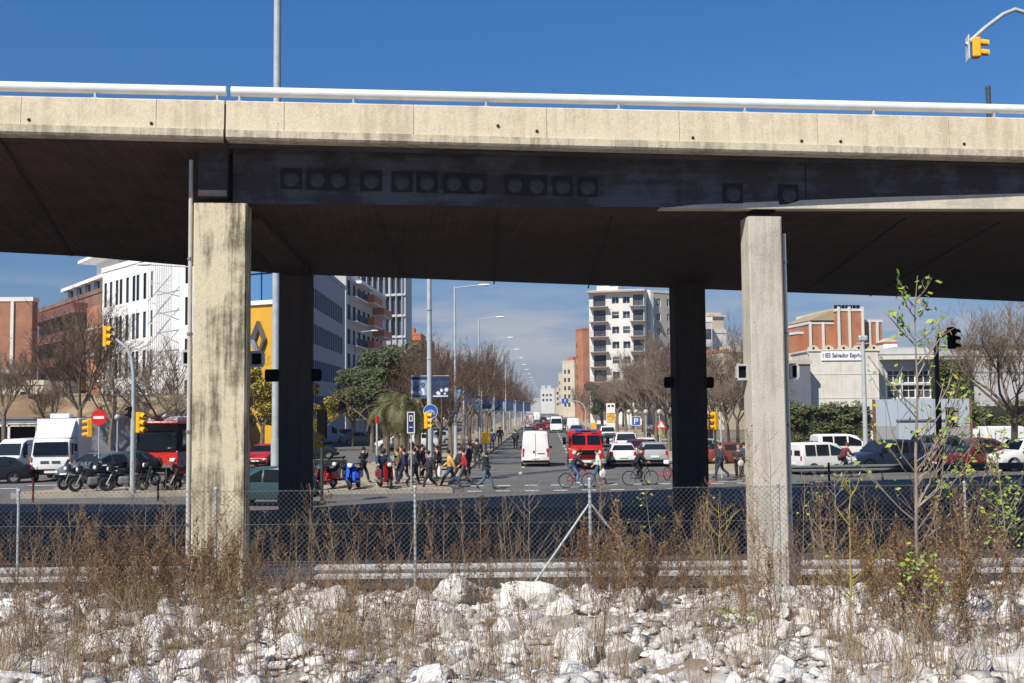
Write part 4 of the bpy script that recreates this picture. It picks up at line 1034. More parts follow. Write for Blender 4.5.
# hoarding in front of the school
A, B = gx(875, 74), gx(972, 74); w_ = (B - A).length; H_ = zt(920, 399, 74)
r = empty('site_hoarding', A, math.atan2(B.y - A.y, B.x - A.x), 'tall pale blue grey metal hoarding with grey lower panels in front of the school', 'hoarding')
npan = 8
pb, pg = mat('pale_blue_sheet', (.42, .47, .53), .5, .05, .6), mat('grey_sheet', (.33, .33, .33), .6, .06, .6)
for i in range(npan):
    x = (i + .5) * w_ / npan; mb = MB()
    up = H_ * (.45 if i in (0, 1, 6, 7) else .96)
    mb.box((x, 0, H_ - up / 2), (w_ / npan - .03, .06, up)); mb.build('panel', pb, r)
    if up < H_ * .9: mb = MB(); mb.box((x, 0, (H_ - up) / 2), (w_ / npan - .03, .05, H_ - up - .02)); mb.build('lower_panel', pg, r)
mb = MB(); mb.box((w_ / 2, -.09, zt(920, 420, 74)), (w_ * .55, .1, .1)); mb.build('rail', M_galvd, r)
for x in (0, w_): mb = MB(); mb.box((x, -.05, H_ / 2), (.14, .14, H_)); mb.build('post', mat('rusty_post', (.2, .08, .05), .8, .1), r)

# ============================================================ TREES
def bare_tree_geo(seed, H=9.5, trunk=3.0, r0=.16, spread=.55, limbs=5, up=.75, dense=1.0):
    q = random.Random(seed); T = MB(); Cn = MB()
    def rv(): return Vector((q.gauss(0, 1), q.gauss(0, 1), q.gauss(0, 1)))
    top = Vector((q.uniform(-.15, .15), q.uniform(-.15, .15), trunk))
    T.tube([(0, 0, -.1), (0.02, 0, trunk * .5), top], [r0 * 1.25, r0, r0 * .85], 8)
    def branch(p, d, ln, r, lev):
        pts = [p]; n = 4 if lev < 2 else 3; dd = d.copy()
        for i in range(n):
            dd = (dd + rv() * .13 + Vector((0, 0, .10 * up))).normalized(); pts.append(pts[-1] + dd * ln / n)
        Cn.tube(pts, [r * (1 - .75 * i / n) for i in range(n + 1)], 5 if lev == 0 else 3, 0, False) if lev > 0 else T.tube(pts, [r * (1 - .6 * i / n) for i in range(n + 1)], 6, 0, False)
        if lev == 4: return
        m = [6, 6, 5, 4][lev] if lev < 4 else 0
        m = max(2, int(m * dense + q.random() * .6))
        for k in range(m):
            t = q.uniform(.25, 1.0) if k else 1.0
            i = min(n - 1, int(t * n)); pp = pts[i] + (pts[i + 1] - pts[i]) * (t * n - i)
            nd = (dd + rv() * .55 * (1 if lev else .9)); nd.z += up * .35; nd.normalize()
            branch(pp, nd, ln * q.uniform(.42, .68), max(.011, r * .45), lev + 1)
    for k in range(limbs):
        a = 2 * math.pi * (k + q.uniform(-.2, .2)) / limbs
        d = Vector((math.cos(a) * spread, math.sin(a) * spread, up)).normalized()
        branch(top - Vector((0, 0, q.uniform(0, .4))), d, (H - trunk) * q.uniform(.42, .55), r0 * .55, 0)
    return T, Cn
def tree_proto(seed, name='bare_tree', bark=None, tw=None, **k):
    T, Cn = bare_tree_geo(seed, **k); r = empty(name)
    T.build('trunk', bark or M_bark, r, smooth=60); Cn.build('crown', tw or M_twig, r); return proto(r)
def leaf_cloud(q, centres, n, size, mats_ok=True):
    V = []; Fq = []
    for i in range(n):
        c, rad = centres[q.randrange(len(centres))]
        v = Vector((q.gauss(0, 1), q.gauss(0, 1), q.gauss(0, 1))).normalized() * (q.random() ** .45)
        p = Vector(c) + Vector((v.x * rad[0], v.y * rad[1], v.z * rad[2]))
        a = Vector((q.gauss(0, 1), q.gauss(0, 1), q.gauss(0, .6))).normalized(); b = a.orthogonal().normalized(); s = size * q.uniform(.6, 1.4)
        k = len(V); V += [p - a * s, p - b * s * .5, p + a * s, p + b * s * .5]; Fq.append((k, k + 1, k + 2, k + 3))
    return np.array(V), np.array(Fq)
def leafy_tree(seed, name, lm, H=9, R_=3, trunk=2.5, n=9000, size=.16, blobs=16):
    q = random.Random(seed); r = empty(name); T, Cn = bare_tree_geo(seed, H=H, trunk=trunk, limbs=5, dense=.5, spread=.7)
    T.build('trunk', M_bark, r); cs = []
    for i in range(blobs):
        a = q.uniform(0, 6.28); d = R_ * q.uniform(.1, .8); z = trunk + (H - trunk) * q.uniform(.12, .88); s = q.uniform(.22, .42) * R_
        cs.append(((math.cos(a) * d, math.sin(a) * d, z), (s, s, s * .8)))
    V, Fq = leaf_cloud(q, cs, n, size); put('crown', npmesh('crown', V, Fq, lm), r); Cn.build('branches', M_twig, r); return proto(r)
BT = [tree_proto(21), tree_proto(22, H=10.5, spread=.45), tree_proto(23, H=9, spread=.7), tree_proto(24, H=8.5, limbs=4, tw=M_twigg), tree_proto(25, H=10, tw=M_twigg, limbs=6, spread=.6)]
EV = [leafy_tree(31, 'evergreen_tree', M_leaf), leafy_tree(32, 'evergreen_tree', M_leafb, H=8.5, R_=3.2)]
YT = leafy_tree(33, 'autumn_tree', M_leafy, H=7, R_=2.2, n=5000, size=.15)
tq = random.Random(77)
def plant(P, loc, label, cat='tree', group=None, sc=1.0):
    o = P.place((loc[0], loc[1], loc[2] if len(loc) > 2 else 0), tq.uniform(0, 6.28), label, cat, group, None, sc * tq.uniform(.94, 1.06)); return o
# median rows
k = 0
for i, d in enumerate([69, 76, 84, 93, 102, 112, 123, 135, 148, 162, 178, 196, 216, 240, 268, 300, 340]):
    for s in (-10.2, -6.9):
        if s < -9 and d < 80: continue
        if d > 200 and s < -9: continue
        p = av(s + tq.uniform(-.3, .3), d + (3.5 if s < -9 else 0)); n_ = i
        plant(BT[tq.randrange(3)], (p.x, p.y, .1), 'bare leafless plane tree in the long rows on the median left of the avenue', group='bare trees along the median', sc=(.82 if d < 90 else .98))
for i, d in enumerate([92, 104, 116, 130, 146, 165, 190, 220, 260]):
    p = av(-28.0, d); plant(BT[tq.randrange(3)], (p.x, p.y, .1), 'bare tree in the row on the far left pavement before the office blocks', group='bare trees on the far left pavement', sc=1.1)
for i, d in enumerate([78, 87, 97, 108, 120, 134, 150, 168, 190, 216, 250, 290, 340]):
    for s in (9.6, 13.4):
        if s > 12 and d > 200: continue
        p = av(s, d + (4 if s > 12 else 0)); plant(BT[3 + tq.randrange(2)], (p.x, p.y, .1), 'bare grey brown tree in the rows on the right pavement of the avenue', group='bare trees on the right pavement', sc=1.0)
for px, Y, l in ((727, 74, 'bare tree between the right rear pillar and the pale pillar, nearer one'), (738, 88, 'bare tree just left of the pale front pillar, farther one'), (712, 92, 'bare bushy tree emerging right of the dark rear pillar'), (760, 84, 'bare tree mostly hidden behind the pale front pillar'), (690, 96, 'bare tree mostly hidden behind the dark right rear pillar')):
    p = gx(px, Y); plant(BT[3 + tq.randrange(2)], p, l, sc=.82)
# left bare trees before the retaining wall
for px, Y, sc, l in ((4, 88, 1.1, 'bare tree at the far left edge before the brick building'), (47, 90, .85, 'bare tree behind the box truck'), (79, 89, 1.4, 'tallest bare tree left of the no-entry sign, before the brown block'), (88, 97, 1.0, 'small bare tree on the earth bank right of the tallest one'), (28, 98, .7, 'small bare tree on the earth bank above the white van'), (62, 99, .65, 'small bare tree on the earth bank above the truck'), (110, 90, .95, 'bare tree beneath the curved traffic light pole'), (180, 86, 1.0, 'bare tree seen at the edge of the stained pillar behind the bus')):
    p = gx(px, Y); plant(BT[tq.randrange(5)], (p.x, p.y, 3.4 if Y > 95 else .1), l, sc=sc)
T, Cn = bare_tree_geo(41, H=9.0, trunk=3.4, r0=.15, spread=1.1, limbs=5, up=.5, dense=1.0); p = gx(158, 66)
r = empty('bare_tree', p, 0, 'wide spreading bare tree with crooked trunk standing before the red bus', 'tree'); T.build('trunk', M_bark, r, smooth=60); Cn.build('crown', M_twigg, r)
T, Cn = bare_tree_geo(47, H=10.6, trunk=3.2, r0=.19, spread=1.0, limbs=8, up=.8, dense=1.1); p = gx(1016, 60)
r = empty('bare_tree', p, 2.2, 'large wide bare tree with fine grey twigs at the right edge of the picture', 'tree'); T.build('trunk', M_bark, r, smooth=60); Cn.build('crown', M_twigg, r)
# evergreens, palms
for px, Y, sc, P, l in ((372, 92, .95, 0, 'dense evergreen tree, left one of the pair above the scooters'), (392, 100, 1.1, 0, 'tall dense evergreen tree behind the palms'), (408, 92, .98, 1, 'brownish leafed tree between palms and banner pole'), (424, 104, 1.0, 1, 'brownish green tree behind the banner pole'), (352, 108, .9, 1, 'thin brownish tree farther back left of the evergreens')):
    p = gx(px, Y); plant(EV[P], p, l, sc=sc)
for px, Y, sc, l in ((262, 80, 1.0, 'yellow autumn tree before the yellow wall between the left pillars'), (249, 84, .9, 'yellow leafed tree mostly hidden by the stained pillar'), (322, 96, .7, 'small yellowish tree right of the left rear pillar')):
    p = gx(px, Y); plant(YT, p, l, sc=sc)
p = av(9.4, 190); plant(EV[0], (p.x, p.y, 0), 'round green tree by the blue arrow sign on the right of the avenue', sc=.95)
p = av(11, 176); plant(EV[1], (p.x, p.y, 0), 'greenish brown tree beside the round green one on the right of the avenue', sc=.85)
def palm(loc, H, label, seed):
    q = random.Random(seed); r = empty('palm_tree', loc, 0, label, 'palm')
    mb = MB(); pts = [(0, 0, -.1)]; rs = [.3]
    for i in range(9): pts.append((q.uniform(-.03, .03), q.uniform(-.03, .03), H * (i + 1) / 9)); rs.append(.22 + .03 * (i % 2))
    mb.tube(pts, rs, 9); mb.build('trunk', M_bark, r)
    V = []; Fq = []
    for k in range(46):
        a = q.uniform(0, 6.28); el = q.uniform(-.5, 1.35); ln = q.uniform(1.9, 2.6); d = Vector((math.cos(a), math.sin(a), 0)); p = Vector((0, 0, H)); e = el
        side = Vector((-d.y, d.x, 0)); st = 11
        for i in range(st):
            p2 = p + (d * math.cos(e) + Vector((0, 0, math.sin(e)))) * ln / st
            w = .42 * math.sin(math.pi * (i + 1.2) / (st + 1.5)) + .05
            for sg in (-1, 1):
                for h_ in range(2):
                    b = p + (p2 - p) * (.5 * h_); tip = b + side * sg * w + (p2 - p).normalized() * .25 - Vector((0, 0, .10))
                    kx = len(V); V += [b, b + (p2 - p) * .35, tip, tip]; Fq.append((kx, kx + 1, kx + 2, kx + 3))
            p = p2; e -= .20
    put('fronds', npmesh('fronds', np.array(V), np.array(Fq), M_palm), r)
for px, Y, H, l in ((404, 66, 3.9, 'nearest palm with drooping fronds behind the waiting crowd'), (386, 72, 3.6, 'palm tree left of the blue and white info sign, second nearest'), (418, 76, 3.8, 'palm tree behind the round blue cycle sign'), (397, 84, 4.2, 'farther palm tree between the two nearest palms')):
    palm(gx(px, Y), H, l, int(px))
# hedges
def hedge(px0, px1, Y, ytop, dep, label, seed, n=9000):
    a, b_ = gx(px0, Y), gx(px1, Y); H = zt(px0, ytop, Y); q = random.Random(seed); r = empty('hedge', (a.x, Y, 0), 0, label, 'hedge'); W_ = b_.x - a.x
    cs = [((q.uniform(0, W_), q.uniform(-.05, dep), q.uniform(.3, H - .2)), (.5, .35, .35)) for i in range(int(W_ * H * 7))]
    V, Fq = leaf_cloud(q, cs, n, .11); put('foliage', npmesh('foliage', V, Fq, M_hedge), r)
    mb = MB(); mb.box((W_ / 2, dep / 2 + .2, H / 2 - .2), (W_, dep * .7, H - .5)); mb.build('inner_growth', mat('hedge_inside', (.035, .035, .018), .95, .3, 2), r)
hedge(776, 873, 80, 401, 1.4, 'clipped dark green hedge with reddish patches below the school name board', 1, 12000)
hedge(962, 1120, 78, 400, 1.4, 'dark reddish green hedge right of the hoarding at the picture edge', 2, 12000)
hedge(938, 978, 93, 354, 1.0, 'tall ivy growth between the window grid building and the long grey building', 3, 5000)
hedge(965, 1120, 101, 340, 2.0, 'green shrubs growing above the long grey building roof', 4, 9000)

# ============================================================ VEHICLES
def loft(st, mats, name='body', parent=None):
    "st: (x, halfwidth, z_sill, z_belt, z_top, roof halfwidth) stations from front to rear"
    mb = MB(); secs = []
    for x, w, s_, b_, t_, rw in st:
        half = [(w * .90, s_), (w, s_ + (b_ - s_) * .18), (w, s_ + (b_ - s_) * .62), (w * .965, b_)]
        if t_ - b_ > .12: half += [(rw + (w * .95 - rw) * .12, t_ - .10), (rw * .90, t_ - .015), (rw * .4, t_)]
        else: half += [(w * .94, b_ + (t_ - b_) * .5), (w * .82, t_), (w * .4, t_ + .01)]
        secs.append([Vector((x, y, z)) for y, z in half] + [Vector((x, -y, z)) for y, z in half[::-1]])
    n = len(secs[0]); vs = [v for s_ in secs for v in s_]; fs = []
    for i in range(len(secs) - 1):
        for k in range(n): fs.append((i * n + k, i * n + (k + 1) % n, (i + 1) * n + (k + 1) % n, (i + 1) * n + k))
    fs += [tuple(range(n)), tuple(range(len(vs) - n, len(vs)))]
    mb.add(vs, fs); return mb.build(name, mats, parent, smooth=42, fix=True), secs
def side_pt(st, x, t, out=.012):
    "point on cabin side at longitudinal x, fraction t from belt to roof rail"
    for a, b in zip(st, st[1:]):
        if a[0] >= x >= b[0]:
            k = (a[0] - x) / max(1e-6, a[0] - b[0]); v = [a[i] + (b[i] - a[i]) * k for i in range(6)]
            y0, z0 = v[1] * .965, v[3]; y1, z1 = v[5] + (v[1] * .95 - v[5]) * .12, v[4] - .10
            return Vector((x, y0 + (y1 - y0) * t + out, z0 + (z1 - z0) * t))
    return Vector((x, 1, 1))
def quadpanel(c4, th, mb, mi=0):
    n = (c4[1] - c4[0]).cross(c4[3] - c4[0]).normalized() * th
    mb.add([p for p in c4] + [p - n for p in c4], [(0, 1, 2, 3), (7, 6, 5, 4), (0, 4, 5, 1), (1, 5, 6, 2), (2, 6, 7, 3), (3, 7, 4, 0)], mi)
def wheel(parent, x, y, r, w=.2, nm='wheel'):
    mb = MB(); Mx = Matrix.Translation((x, y, r)) @ Matrix.Rotation(R(90), 4, 'X')
    mb.lathe([(r * .62, -w / 2), (r * .94, -w / 2), (r, -w * .35), (r, w * .35), (r * .94, w / 2), (r * .62, w / 2)], 20, Mx); o = mb.build(nm, M_dark, parent, smooth=40, fix=True)
    mb = MB(); mb.lathe([(.01, -w * .38), (r * .64, -w * .38), (r * .66, w * .38), (.01, w * .38)], 14, Mx)
    for k in range(6):
        a = math.pi * k / 3; sg = 1 if y > 0 else -1; mb.box((x + math.cos(a) * r * .33, y + sg * w * .40, r + math.sin(a) * r * .33), (r * .5, .02, r * .12), 0, 0, Matrix.Rotation(-a, 4, 'Y'))
    mb.build('rim', M_rim, o)
    return o
def car(name, st, wb, wr, ws=None, rs=None, side=(), L_=None, truck=False, rearwin=None, label=''):
    r = empty(name); body, secs = loft(st, M_paint, 'body', r); n = len(secs[0])
    W_ = max(s[1] for s in st)
    for x in wb:
        for sg in (1, -1):
            wheel(r, x, sg * (W_ - .10), wr)
        for sg in (1, -1):
            mb = MB(); mb.lathe([(wr * .98, -.01), (wr * 1.14, -.01), (wr * 1.14, .03), (wr * .98, .03)], 20, Matrix.Translation((x, sg * (W_ - .012), wr)) @ Matrix.Rotation(R(-90 * sg), 4, 'X')); mb.build('wheel_arch', M_black, r)
    def scr(i, nm, k0=.06, k1=.90):
        A, B = secs[i], secs[i + 1]
        # belt/roof corner points at each station
        lo, hi = (A, B) if st[i][4] < st[i + 1][4] else (B, A)
        pl = Vector((lo[3].x, lo[3].y * .93, lo[6].z)); pr = Vector((pl.x, -pl.y, pl.z)); ph = Vector((hi[5].x, hi[5].y * .98, hi[5].z)); pq = Vector((ph.x, -ph.y, ph.z))
        q = [pl + (ph - pl) * k0, pr + (pq - pr) * k0, pr + (pq - pr) * k1, pl + (ph - pl) * k1]
        nn = (q[1] - q[0]).cross(q[3] - q[0]).normalized(); sgn = 1 if (nn.x > 0) == (lo is A) else -1
        if sgn < 0: q = [q[1], q[0], q[3], q[2]]; nn = -nn
        mb = MB(); quadpanel([p + nn * .014 for p in q], .03, mb); mb.build(nm, M_glass, r)
    if ws is not None: scr(ws, 'windscreen')
    if rs is not None: scr(rs, 'rear_window')
    for x0, x1 in side:
        for sg in (1, -1):
            c = [side_pt(st, x0, .06), side_pt(st, x1, .06), side_pt(st, x1, .96), side_pt(st, x0, .96)]
            c = [Vector((p.x, p.y * sg, p.z)) for p in c]
            if sg > 0: c = c[::-1]
            mb = MB(); quadpanel(c, .03, mb); mb.build('side_window', M_glass, r)
    xf, xr = st[0][0], st[-1][0]; wf, wr_ = st[1][1], st[-2][1]; zf = st[1][3]; zr = st[-2][3]
    for sg in (1, -1):
        mb = MB(); mb.ball((xf - .10, sg * wf * .74, zf - .12), (.13, .17, .09), 10); mb.build('headlight', M_lampw, r, smooth=60)
        mb = MB(); mb.rbox((xr + .06, sg * (wr_ * .86), zr - .12), (.16, .16, .26), .03); mb.build('taillight', M_red, r)
        mb = MB(); mb.rbox((side_pt(st, side[0][0] if side else st[ws][0] if ws else 1, .2).x, sg * (W_ + .10), st[2][3] + .12), (.10, .2, .14), .03); mb.build('door_mirror', M_black if truck else M_paint, r)
    mb = MB(); mb.box((xf + .0, 0, st[0][2] + .12), (.05, .5, .11)); mb.build('number_plate', M_white, r)
    mb = MB(); mb.box((xr - .02, 0, st[-1][2] + (.28)), (.05, .5, .11)); mb.build('number_plate', M_white, r)
    mb = MB(); mb.rbox((xf - .02, 0, st[0][2] + .02), (.12, wf * 1.7, .14), .03); mb.build('bumper', M_black, r)
    mb = MB(); mb.rbox((xr + .02, 0, st[-1][2] + .03), (.14, wr_ * 1.9, .16), .03); mb.build('bumper', M_black, r)
    return r
HATCH = [(1.95, .60, .32, .56, .58, .5), (1.86, .76, .22, .66, .68, .6), (1.2, .82, .2, .84, .90, .7), (.78, .83, .2, .92, .96, .7), (.12, .83, .2, .95, 1.40, .60), (-.9, .83, .2, .95, 1.44, .62), (-1.55, .82, .2, .95, 1.36, .58), (-1.86, .80, .22, .93, .97, .6), (-1.95, .74, .32, .82, .84, .6)]
SEDAN = [(2.2, .60, .32, .56, .58, .5), (2.1, .78, .22, .66, .68, .6), (1.3, .85, .2, .84, .88, .7), (.85, .86, .2, .90, .94, .7), (.15, .86, .2, .93, 1.38, .60), (-.8, .86, .2, .93, 1.42, .62), (-1.3, .85, .2, .93, 1.34, .58), (-1.75, .84, .22, .95, .99, .6), (-2.1, .82, .24, .95, .98, .6), (-2.2, .74, .32, .85, .88, .6)]
VANL = [(2.65, .70, .35, .62, .66, .5), (2.55, .90, .25, .80, .84, .7), (2.0, .98, .22, 1.12, 1.18, .8), (1.65, .98, .22, 1.22, 1.28, .8), (1.0, .98, .22, 1.28, 2.25, .80), (.5, .98, .22, 1.28, 2.45, .84), (-2.5, .98, .22, 1.28, 2.45, .84), (-2.62, .97, .25, 1.28, 2.38, .82), (-2.66, .95, .35, 1.26, 2.3, .80)]
MINI = [(2.05, .66, .32, .62, .66, .5), (1.95, .80, .22, .76, .80, .6), (1.5, .86, .2, .94, 1.0, .7), (1.15, .86, .2, 1.02, 1.08, .7), (.45, .86, .2, 1.05, 1.72, .68), (0, .86, .2, 1.05, 1.80, .72), (-1.85, .86, .2, 1.05, 1.80, .72), (-2.0, .85, .24, 1.05, 1.75, .70), (-2.05, .83, .34, 1.03, 1.70, .68)]
SUV = [(2.1, .66, .40, .70, .74, .5), (2.0, .84, .32, .84, .88, .6), (1.3, .88, .3, 1.0, 1.05, .7), (.95, .88, .3, 1.04, 1.10, .7), (.4, .88, .3, 1.06, 1.70, .68), (-.8, .88, .3, 1.06, 1.76, .70), (-1.85, .87, .3, 1.06, 1.70, .68), (-2.05, .86, .32, 1.05, 1.10, .68), (-2.15, .80, .4, .95, .98, .68)]
P_hatch = proto(car('parked_car', HATCH, (1.25, -1.2), .29, 3, 6, [(.55, -.25), (-.33, -1.1)]))
P_sedan = proto(car('parked_car', SEDAN, (1.35, -1.3), .31, 3, 6, [(.62, -.2), (-.28, -1.1)]))
P_suv = proto(car('parked_car', SUV, (1.3, -1.3), .36, 3, 6, [(.75, -.1), (-.2, -1.0), (-1.1, -1.7)]))
van = car('van', VANL, (1.75, -1.7), .34, 3, None, [(1.25, .62)], truck=True)
for y in (0,): mb = MB(); mb.box((-2.672, 0, 1.35), (.02, .02, 2.0)); mb.build('door_seam', M_black, van)
mb = MB(); mb.box((-2.68, .12, 1.05), (.04, .10, .14)); mb.build('door_handle', M_black, van)
for sg in (1, -1): mb = MB(); mb.box((-2.67, sg * .86, .98), (.05, .10, .5)); mb.build('lamp_cluster', M_red, van)
mb = MB(); mb.box((-2.672, -.38, .92), (.02, .5, .05)); mb.build('script_badge', M_black, van)
P_van = proto(van)
mini = car('minivan', MINI, (1.3, -1.3), .31, 3, None, [(.72, -.12), (-.25, -1.05), (-1.15, -1.8)])
for sg in (1, -1):
    mb = MB(); quadpanel([Vector((-2.075, sg * .38 + .27, 1.08)), Vector((-2.075, sg * .38 - .27, 1.08)), Vector((-2.03, sg * .36 - .25, 1.60)), Vector((-2.03, sg * .36 + .25, 1.60))], .04, mb); mb.build('rear_window', M_glass, mini)
P_mini = proto(mini)
def hdg(dx, dy): return math.atan2(dy, dx)
UP, DN = hdg(AV, 1), hdg(-AV, -1)      # driving away from / towards the camera
WHT, SIL, BLK, NAVY, REDC, DRED, GRYC = (.74, .74, .72), (.34, .36, .37), (.016, .017, .02), (.016, .024, .05), (.40, .02, .02), (.13, .012, .018), (.12, .125, .13)
def place(P, px, Y, rz, label, col, cat='car', group=None, sc=1.0, name=None, dz=0):
    p = gx(px, Y); o = P.place((p.x, p.y, dz + .006), rz, label, cat, group, col, sc)
    return o
place(P_van, 536, 67.6 + 2.4, UP, 'large white panel van seen from behind, driving away up the middle of the avenue', WHT, 'van', sc=.88)
place(P_van, 18, 65, DN, 'white high roof van at the left edge beside the white box truck', (.78, .79, .80), 'van', sc=.84)
place(P_van, 528.5, 185, UP, 'small far off pinkish white van beside the median kerb', (.62, .50, .50), 'van')
place(P_van, 556.3, 163, DN, 'white van with dark rear windows farther up the right lanes', WHT, 'van', sc=.95)
place(P_van, 573, 150, UP, 'white van parked under the blue arrow sign on the right side', WHT, 'van', sc=.9)
place(P_van, 537, 300, UP, 'distant white van at the far end of the left lane', WHT, 'van')
place(P_van, 326.5, 118, hdg(.9, .2), 'white van standing in the left carriageway right of the left rear pillar', WHT, 'van', sc=.85)
place(P_suv, 607, 116, UP, 'white boxy car behind the red fire engine, upper one of two', WHT, 'car', sc=.95)
place(P_hatch, 610, 95, UP, 'grey car just behind the red fire engine on its right', GRYC)
place(P_suv, 624.5, 84, UP, 'white estate car behind the small white hatchback in the right lanes', (.72, .70, .68))
place(P_hatch, 621.5, 68.5, UP, 'small white hatchback with red tail lamps waiting right of the fire engine', WHT)
place(P_hatch, 637, 76, UP, 'red car between the white hatchback and the silver car', DRED)
place(P_hatch, 645.5, 80, UP, 'white car directly behind the silver hatchback', WHT)
place(P_hatch, 652, 68.5, UP, 'silver hatchback at the right kerb behind the black clad cyclist', SIL, sc=1.03)
place(P_sedan, 541, 160, UP, 'dark red car beside the pinkish van far up the left lanes', DRED)
place(P_hatch, 546, 178, UP, 'far red hatchback behind the dark red car in the left lanes', REDC)
place(P_hatch, 576.5, 138, DN, 'blue car parked before the white van on the right side', (.10, .16, .32))
place(P_hatch, 543.5, 260, UP, 'tiny distant dark car in the left lanes', BLK)
place(P_hatch, 547.5, 300, UP, 'tiny distant white car beside the dark one', WHT)
place(P_hatch, 565, 205, DN, 'distant dark parked car along the right kerb', BLK)
place(P_hatch, 568, 175, DN, 'grey parked car along the right kerb behind the white parked van', GRYC)
# left carriageway traffic
place(P_sedan, 362, 112, hdg(.9, .2), 'silver car in the left carriageway behind the thin trunks', SIL)
place(P_sedan, 341, 120, hdg(.9, .2), 'dark car right of the white van in the left carriageway', NAVY)
place(P_sedan, 352, 126, hdg(.9, .2), 'black car farther back in the left carriageway', BLK)
place(P_suv, 384, 130, hdg(.9, .2), 'dark blue car behind the palms in the left carriageway', NAVY)
place(P_hatch, 397, 99, hdg(-.97, -.2), 'white hatchback glimpsed behind the palm trunks', WHT)
place(P_hatch, 417, 101, hdg(-.97, -.2), 'white car glimpsed between palm trunk and banner pole', WHT)
place(P_hatch, 434, 112, hdg(-.97, -.2), 'grey car glimpsed right of the banner pole behind median trees', SIL)
place(P_hatch, 263, 71, DN, 'red car parked below the yellow autumn tree', REDC)
place(P_hatch, 312, 82, hdg(.95, .1), 'black car close behind the left rear pillar', BLK)
place(P_suv, 267, 42.2, hdg(-.97, .2), 'dark teal car in the bridge shadow between the two left pillars', (.03, .07, .08), sc=.85)
# left group
place(P_sedan, -12, 56.5, hdg(-.93, -.36), 'black saloon car at the left edge in front of the white van', BLK, sc=.95)
place(P_hatch, 97, 57.5, hdg(-.5, -.87), 'dark silver car behind the row of parked motorbikes', (.12, .14, .15), sc=1.05)
place(P_sedan, 122, 61, hdg(-.45, -.9), 'dark blue car between the silver car and the bus', (.03, .04, .06))
# right group
place(P_mini, 824, 58.6, hdg(.93, .36), 'white minivan with two rear windows behind the far crash barrier', WHT, 'minivan', sc=.93)
place(P_mini, 846, 70, hdg(.97, .1), 'white van with roof rack farther back behind the white minivan', WHT, 'minivan')
place(P_suv, 884, 59.5, hdg(-.95, -.2), 'dark blue car right of the white minivan', NAVY)
place(P_hatch, 921, 62, hdg(-.96, -.2), 'dark blue grey car behind the dark signal pole', (.04, .06, .10))
place(P_sedan, 906, 68, hdg(.96, .1), 'black car with pale roof in the second parked row', BLK)
place(P_suv, 947, 68, hdg(.96, .1), 'dark green car in the second parked row by the signal pole', (.03, .05, .04))
place(P_sedan, 972, 60.5, hdg(-.96, -.2), 'dark red saloon car parked behind the far crash barrier', DRED)
place(P_van, 960, 77, hdg(-.96, -.1), 'white rounded van roof showing behind the dark red car', WHT, 'van', sc=.78)
place(P_suv, 1024, 60, hdg(-.96, -.25), 'white car at the right edge behind the far crash barrier', WHT)
place(P_sedan, 988, 72, hdg(.96, .1), 'red car in the back row near the right edge', DRED)
place(P_van, 1012, 76, hdg(.96, .1), 'white van in the back row at the right edge', WHT, 'van', sc=.85)
place(P_hatch, 866, 72, hdg(.96, .1), 'grey car in the back row behind the dark blue car', GRYC)
place(P_hatch, 784, 66, hdg(.96, .1), 'grey car half hidden behind the pale front pillar', SIL)
place(P_sedan, 737, 68, hdg(.95, .2), 'reddish brown car between the right rear pillar and the pale pillar', (.18, .05, .025))
place(P_hatch, 713, 76, hdg(.95, .2), 'pale green car right of the right rear pillar', (.25, .32, .28))

